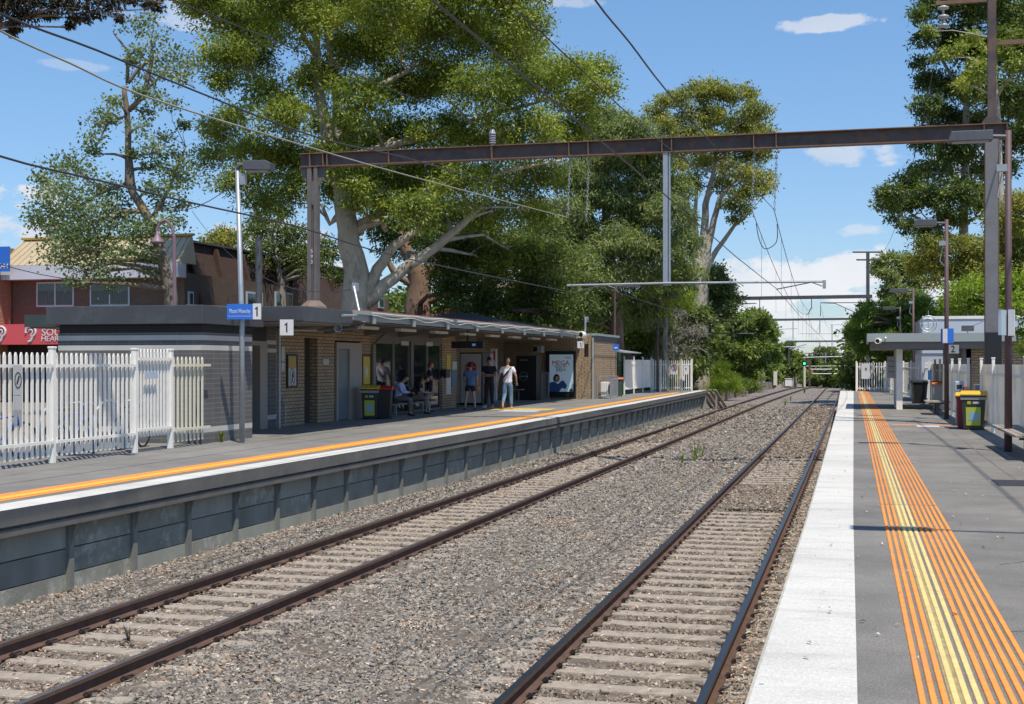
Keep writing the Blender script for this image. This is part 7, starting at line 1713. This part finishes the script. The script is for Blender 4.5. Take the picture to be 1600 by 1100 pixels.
def person(label, loc, rz, s, J, top, bottom, shoes, skin, hair, sleeve=.45, legs='long', hairlen=0, cap=None, extra=None, group=None, face=0, tilt=0):
    loc = Vector(loc); R = RZ(rz)
    t = thing('person', label, 'person', loc, group)
    def W(p): return loc + R @ (Vector(p) * s)
    P = {k: Vector(v) for k, v in J.items()}
    def add(mb, geo, mi=0):
        mb.cur = mi; mb.add([W(v) for v in geo[0]], geo[1]); mb.cur = 0
    m = MB()
    n = [(P['pelvis'], (.125, .078)), (P['waist'], (.105, .065)), (P['chest'], (.14, .088)), (P['neck0'], (.06, .06)), (P['neck'], (.05, .05)), (P['head'] - Vector((0, 0, .05)), (.05, .055))]
    e = [(0, 1), (1, 2), (2, 3), (3, 4), (4, 5)]
    for sd in 'lr':
        b = len(n); n += [(P['sh' + sd], (.055, .055)), (P['el' + sd], (.038, .038)), (P['wr' + sd], (.026, .026))]; e += [(2, b), (b, b + 1), (b + 1, b + 2)]
        b = len(n); n += [(P['hip' + sd], (.075, .075)), (P['kn' + sd], (.056, .056)), (P['kn' + sd].lerp(P['an' + sd], .3), (.055, .055)), (P['an' + sd], (.036, .036)), (P['toe' + sd], (.035, .03))]; e += [(0, b), (b, b + 1), (b + 1, b + 2), (b + 2, b + 3), (b + 3, b + 4)]
    add(m, skin_geo(n, e))
    # head with brow, nose, chin and ears
    hc = P['head']; Rh = RZ(face) @ Matrix.Rotation(tilt, 3, 'X'); hv = []; nu, nv = 20, 14
    for i in range(nv + 1):
        th = math.pi * i / nv
        for j in range(nu):
            ph = 2 * math.pi * j / nu; x, y, z = math.sin(th) * math.cos(ph), math.sin(th) * math.sin(ph), math.cos(th)
            w = .074 * (1 - .22 * max(0, -z)); d = .095 * (1 - .12 * max(0, -z)); p = Vector((x * w, y * d, z * .118))
            if y > .5 and abs(x) < .34: p.y += .02 * math.exp(-((z + .14) / .16) ** 2) * (1 - abs(x) / .34)
            if y > .4 and abs(z - .02) < .12 and .22 < abs(x) < .6: p.y -= .008
            hv.append(hc + Rh @ p)
    fs = [(i * nu + j, i * nu + (j + 1) % nu, (i + 1) * nu + (j + 1) % nu, (i + 1) * nu + j) for i in range(nv) for j in range(nu)]
    add(m, (hv, fs))
    for sx in (-1, 1):
        add(m, skin_geo([(hc + Rh @ Vector((sx * .074, -.005, .02)), .012), (hc + Rh @ Vector((sx * .082, -.012, -.02)), .009)], [(0, 1)], 1))
        m.cur = 1; c = hc + Rh @ Vector((sx * .03, .083, .012)); m.lathe(W(c), [(.001, -.008 * s), (.011 * s, -.004 * s), (.011 * s, .004 * s), (.001, .008 * s)], 8); m.cur = 0
    m.cur = 2; c0, c1 = hc + Rh @ Vector((-.024, .09, -.055)), hc + Rh @ Vector((.024, .09, -.055)); m.tube([W(c0), W((c0 + c1) / 2 + Vector((0, .006, -.002))), W(c1)], .006 * s, 5); m.cur = 0
    # hands: palm, four bent fingers of unequal length and a thumb from its side
    for sd, sx in (('l', -1), ('r', 1)):
        w = P['wr' + sd]; d = (P['ha' + sd] - w).normalized() if 'ha' + sd in P else (w - P['el' + sd]).normalized()
        a = d.cross(Vector((0, 1, 0)) if abs(d.z) > .5 else Vector((0, 0, 1))).normalized(); b = d.cross(a).normalized()
        if b.y * 1 < 0 and abs(d.z) > .5: b = -b
        add(m, skin_geo([(w, .024), (w + d * .045, (.036, .016)), (w + d * .085, (.038, .014))], [(0, 1), (1, 2)], 1))
        for k, ln in enumerate((.068, .078, .073, .056)):
            q = w + d * .085 + a * (-.03 + .02 * k); add(m, skin_geo([(q, .0088), (q + d * ln * .4 + b * .008, .0084), (q + d * ln * .72 + b * .026, .008), (q + d * ln * .9 + b * .048, .007)], [(0, 1), (1, 2), (2, 3)], 1))
        q = w + d * .03 - a * .03; add(m, skin_geo([(q, .0105), (q - a * .018 + d * .026 + b * .008, .0098), (q - a * .018 + d * .052 + b * .024, .0085)], [(0, 1), (1, 2)], 1))
    m.build('body', [skin, P_['ink'], P_['red']], t, smooth=True, fix=False)
    # top
    g = .022
    n = [(P['pelvis'] - (P['waist'] - P['pelvis']) * .55, (.16 + g, .11 + g)), (P['pelvis'], (.155 + g, .108 + g)), (P['waist'], (.14 + g, .095 + g)), (P['chest'], (.162 + g, .108 + g)), (P['neck0'] - Vector((0, 0, .02)), (.085, .075))]; e = [(0, 1), (1, 2), (2, 3), (3, 4)]
    for sd in 'lr':
        b = len(n); n += [(P['sh' + sd], (.078, .078)), (P['sh' + sd].lerp(P['el' + sd], .62 if sleeve < 1 else 1), (.066, .066) if sleeve < 1 else (.055, .055))]; e += [(3, b), (b, b + 1)]
        if sleeve > 1: n += [(P['el' + sd].lerp(P['wr' + sd], .8), (.042, .042))]; e += [(b + 1, b + 2)]
    mm = MB(); add(mm, skin_geo(n, e)); mm.build('shirt', top, t, smooth=True, fix=False)
    # trousers or shorts
    n = [(P['pelvis'] + (P['waist'] - P['pelvis']) * .45, (.15 + .012, .1 + .014)), (P['pelvis'] - (P['waist'] - P['pelvis']) * .12, (.158, .112))]; e = [(0, 1)]
    for sd in 'lr':
        b = len(n); h, k, a_ = P['hip' + sd], P['kn' + sd], P['an' + sd]
        if legs == 'long': n += [(h, (.108, .108)), (k, (.078, .078)), (k.lerp(a_, .35), (.07, .07)), (k.lerp(a_, .93), (.056, .056))]; e += [(1, b), (b, b + 1), (b + 1, b + 2), (b + 2, b + 3)]
        else: n += [(h, (.11, .11)), (h.lerp(k, .55), (.102, .102))]; e += [(1, b), (b, b + 1)]
    mm = MB(); add(mm, skin_geo(n, e)); mm.build('trousers' if legs == 'long' else 'shorts', bottom, t, smooth=True, fix=False)
    for sd in 'lr':
        a_, to = P['an' + sd], P['toe' + sd]; dd = (to - a_); dd2 = Vector((dd.x, dd.y, 0))
        mm = MB(); base = Vector((a_.x, a_.y, to.z)); back = base - dd2.normalized() * .05 if dd2.length > .01 else base
        if P.get('back' + sd) is not None: back = P['back' + sd]
        add(mm, skin_geo([(back + Vector((0, 0, .012)), (.042, .045)), (back.lerp(to, .55) + Vector((0, 0, .01)), (.047, .042)), (to + dd2 * .12, (.042, .03))], [(0, 1), (1, 2)], 2))
        mm.build('shoe', shoes, t, smooth=True, fix=False)
    # hair
    mm = MB(); hv = []
    for i in range(nv + 1):
        th = math.pi * i / nv
        for j in range(nu):
            ph = 2 * math.pi * j / nu; x, y, z = math.sin(th) * math.cos(ph), math.sin(th) * math.sin(ph), math.cos(th)
            lim = .3 if y > .35 else (-.25 if y > -.2 else -.55 - hairlen)
            zz = max(z, lim); rr = 1.0 if z >= lim else .55
            hv.append(hc + Rh @ Vector((x * .084 * rr, y * .104 * rr - .006, zz * .128 + .004)))
    add(mm, (hv, fs)); mm.build('hair', hair, t, smooth=True, fix=False)
    if cap:
        mm = MB(); hv = [hc + Rh @ Vector((x * .09, y * .11, max(z, .1) * .135 + .006)) for i in range(nv + 1) for j in range(nu) for x, y, z in [(math.sin(math.pi * i / nv) * math.cos(2 * math.pi * j / nu), math.sin(math.pi * i / nv) * math.sin(2 * math.pi * j / nu), math.cos(math.pi * i / nv))]]
        add(mm, (hv, fs)); pts = [hc + Rh @ Vector(v) for v in ((-.07, .08, .035), (.07, .08, .035), (.055, .17, .02), (-.055, .17, .02), (-.07, .08, .022), (.07, .08, .022), (.055, .17, .008), (-.055, .17, .008))]
        mm.add([W(p) for p in pts], [(0, 1, 2, 3), (7, 6, 5, 4), (0, 4, 5, 1), (1, 5, 6, 2), (2, 6, 7, 3), (3, 7, 4, 0)]); mm.build('cap', cap, t, fix=False)
    if extra: extra(t, W, P, add)
    return t
def stand(**k):
    J = dict(pelvis=(0, 0, .95), waist=(0, 0, 1.1), chest=(0, 0, 1.32), neck0=(0, 0, 1.46), neck=(0, .01, 1.52), head=(0, .02, 1.635),
             shl=(-.19, 0, 1.39), shr=(.19, 0, 1.39), ell=(-.25, -.02, 1.12), elr=(.25, -.02, 1.12), wrl=(-.27, .04, .88), wrr=(.27, .04, .88),
             hipl=(-.09, 0, .89), hipr=(.09, 0, .89), knl=(-.1, .02, .49), knr=(.1, .02, .49), anl=(-.11, -.02, .09), anr=(.11, -.02, .09), toel=(-.13, .13, .03), toer=(.13, .13, .03))
    J.update(k); return J
def sit(lean=0, **k):
    J = dict(pelvis=(0, 0, .56), waist=(0, .01 + lean * .1, .72), chest=(0, .05 + lean * .4, .92), neck0=(0, .1 + lean * .62, 1.04), neck=(0, .13 + lean * .75, 1.09), head=(0, .17 + lean * .95, 1.2 - lean * .1),
             shl=(-.18, .06 + lean * .45, .98), shr=(.18, .06 + lean * .45, .98), ell=(-.23, .16 + lean * .5, .74), elr=(.23, .16 + lean * .5, .74), wrl=(-.07, .38 + lean * .5, .72), wrr=(.07, .38 + lean * .5, .74),
             hipl=(-.09, .04, .54), hipr=(.09, .04, .54), knl=(-.13, .42, .52), knr=(.13, .42, .52), anl=(-.13, .36, .09), anr=(.13, .44, .09), toel=(-.15, .51, .03), toer=(.15, .59, .03))
    J.update(k); return J
def build_people():
    def sc(x, yb, yt, tot=1.755):
        q = gp(x, yb); Z = q.y * CP - q.x * SP; return q, (yb - yt) * Z / FP / tot
    blk, den = cloth('black', (.014, .015, .02)), cloth('denim', (.13, .22, .34))
    # walking away in white
    q, s = sc(793, 639.5, 559)
    def bag(t, W, P, add):
        m = MB(); add(m, skin_geo([((-.14, -.15, 1.08), (.05, .03)), ((-.03, -.165, 1.2), (.065, .035)), ((.07, -.155, 1.33), (.05, .03))], [(0, 1), (1, 2)])); b = m.build('sling_bag', blk, t, smooth=True, fix=False)
        m = MB(); m.bar(W((.06, -.14, 1.33)), W((.14, -.08, 1.47)), .03, .01); m.bar(W((-.12, -.14, 1.08)), W((-.19, -.05, 1.0)), .03, .01); m.build('strap', blk, b)
    person('person in a white t-shirt and light jeans walking away with a black sling bag', q, .12, s,
           stand(knl=(-.1, .0, .5), anl=(-.12, -.3, .2), toel=(-.12, -.24, .06), backl=(-.12, -.33, .17), knr=(.1, .1, .49), anr=(.12, .1, .09), toer=(.13, .25, .03), ell=(-.3, -.02, 1.14), wrl=(-.33, -.02, .93), elr=(.29, 0, 1.13), wrr=(.3, .1, .92)),
           cloth('white', (.72, .7, .74)), den, mat('shoe_orange', (.7, .28, .04), .6), M_['skin'], mat('hair_ash', (.16, .13, .11), .8), extra=bag, group='people on the left platform')
    # arms folded, black
    q, s = sc(764.5, 637.5, 557, 1.775)
    def nothing(t, W, P, add): pass
    person('person in a black t-shirt, black trousers and cap with folded arms and white shoes', q, math.pi + .1, s,
           stand(ell=(-.25, .08, 1.12), wrl=(.08, .2, 1.16), hal=(.2, .18, 1.19), elr=(.25, .08, 1.12), wrr=(-.08, .18, 1.1), har=(-.2, .16, 1.13), anl=(-.1, .0, .09), anr=(.13, .05, .09), toel=(-.14, .15, .03), toer=(.18, .2, .03)),
           cloth('navy_black', (.012, .014, .024)), blk, mat('shoe_white', (.6, .66, .62), .6), M_['skin_dark'], P_['ink'], cap=mat('cap_navy', (.012, .014, .025), .8), group='people on the left platform')
    # blue top with tan bag
    q, s = sc(735, 640.5, 566)
    def tote(t, W, P, add):
        m = MB(); add(m, skin_geo([((.25, .03, .92), (.1, .045)), ((.25, .03, .78), (.115, .055)), ((.25, .03, .7), (.1, .05))], [(0, 1), (1, 2)])); b = m.build('shoulder_bag', mat('tan_leather', (.3, .12, .05), .6), t, smooth=True, fix=False)
        m = MB(); m.tube([W((.2, .03, .95)), W((.2, -.05, 1.25)), W((.16, -.03, 1.44)), W((.18, .06, 1.3)), W((.25, .06, .95))], .01, 5); m.build('strap', bpy.data.materials['tan_leather'], b)
    person('person in a blue top and black shorts seen from behind with a tan shoulder bag', q, .3, s,
           stand(anl=(-.2, -.02, .09), toel=(-.22, .13, .03), knl=(-.15, .02, .49), knr=(.13, .02, .49), anr=(.17, -.02, .09), toer=(.2, .13, .03), ell=(-.24, .06, 1.13), wrl=(-.15, .2, 1.0), elr=(.26, -.04, 1.13), wrr=(.24, .1, .98)),
           cloth('steel_blue', (.07, .14, .27)), blk, mat('shoe_purple', (.08, .03, .12), .6), M_['skin'], mat('hair_dark', (.03, .018, .015), .7), legs='short', extra=tote, group='people on the left platform')
    # standing with a phone, facing the tracks
    q = onx(671, 600, -14.95); q.z = 0; s = 79 * (q.y * CP - q.x * SP) / FP / 1.755
    def phone(t, W, P, add):
        m = MB(); c = W((0.02, .44, 1.17)); m.obox(c, .08 * s, .012, .15 * s, RZ(-1.3) @ Matrix.Rotation(-.5, 3, 'X')); m.build('phone', P_['paper'], t)
    person('person with auburn hair in black t-shirt and shorts standing and holding up a phone', q, -math.pi / 2 + .25, s,
           stand(ell=(-.23, .1, 1.12), wrl=(-.05, .33, 1.1), elr=(.23, .08, 1.12), wrr=(.06, .3, 1.06), head=(0, .05, 1.62)),
           blk, blk, P_['ink'], M_['skin'], mat('hair_auburn', (.2, .06, .03), .7), legs='short', hairlen=.25, extra=phone, group='people on the left platform', tilt=-.25)
    # two seated figures
    q = onx(621, 630, -14.95); ph = MB()
    def ph1(t, W, P, add):
        m = MB(); m.obox(W((0, .5, .79)), .14, .012, .08, RZ(0)); m.build('phone', P_['ink'], t)
    person('seated person in a pale blue top and grey trousers looking down at a phone', (q.x, q.y, 0), -math.pi / 2 + .12, 1.06, sit(.1),
           cloth('pale_blue', (.4, .45, .68)), cloth('grey_trousers', (.14, .13, .11)), P_['ink'], M_['skin'], mat('hair_black', (.015, .01, .01), .7), sleeve=1.2, extra=ph1, group='people on the left platform', tilt=-.45)
    q = onx(646, 630, -14.95)
    def cane(t, W, P, add):
        m = MB(); m.tube([W((.02, .5, .8)), W((.03, .52, .3)), W((.03, .56, .02))], .012, 6); m.build('walking_stick', P_['paper'], t)
    person('seated person in a black top leaning forward with hands together and a pale stick', (q.x, q.y, 0), -math.pi / 2 + .2, 1.04, sit(.3, wrl=(-.05, .56, .68), wrr=(.05, .56, .7)),
           blk, cloth('khaki_trousers', (.17, .15, .11)), P_['ink'], M_['skin'], mat('hair_greyblack', (.04, .035, .035), .8), extra=cane, group='people on the left platform', tilt=-.5)
build_people()
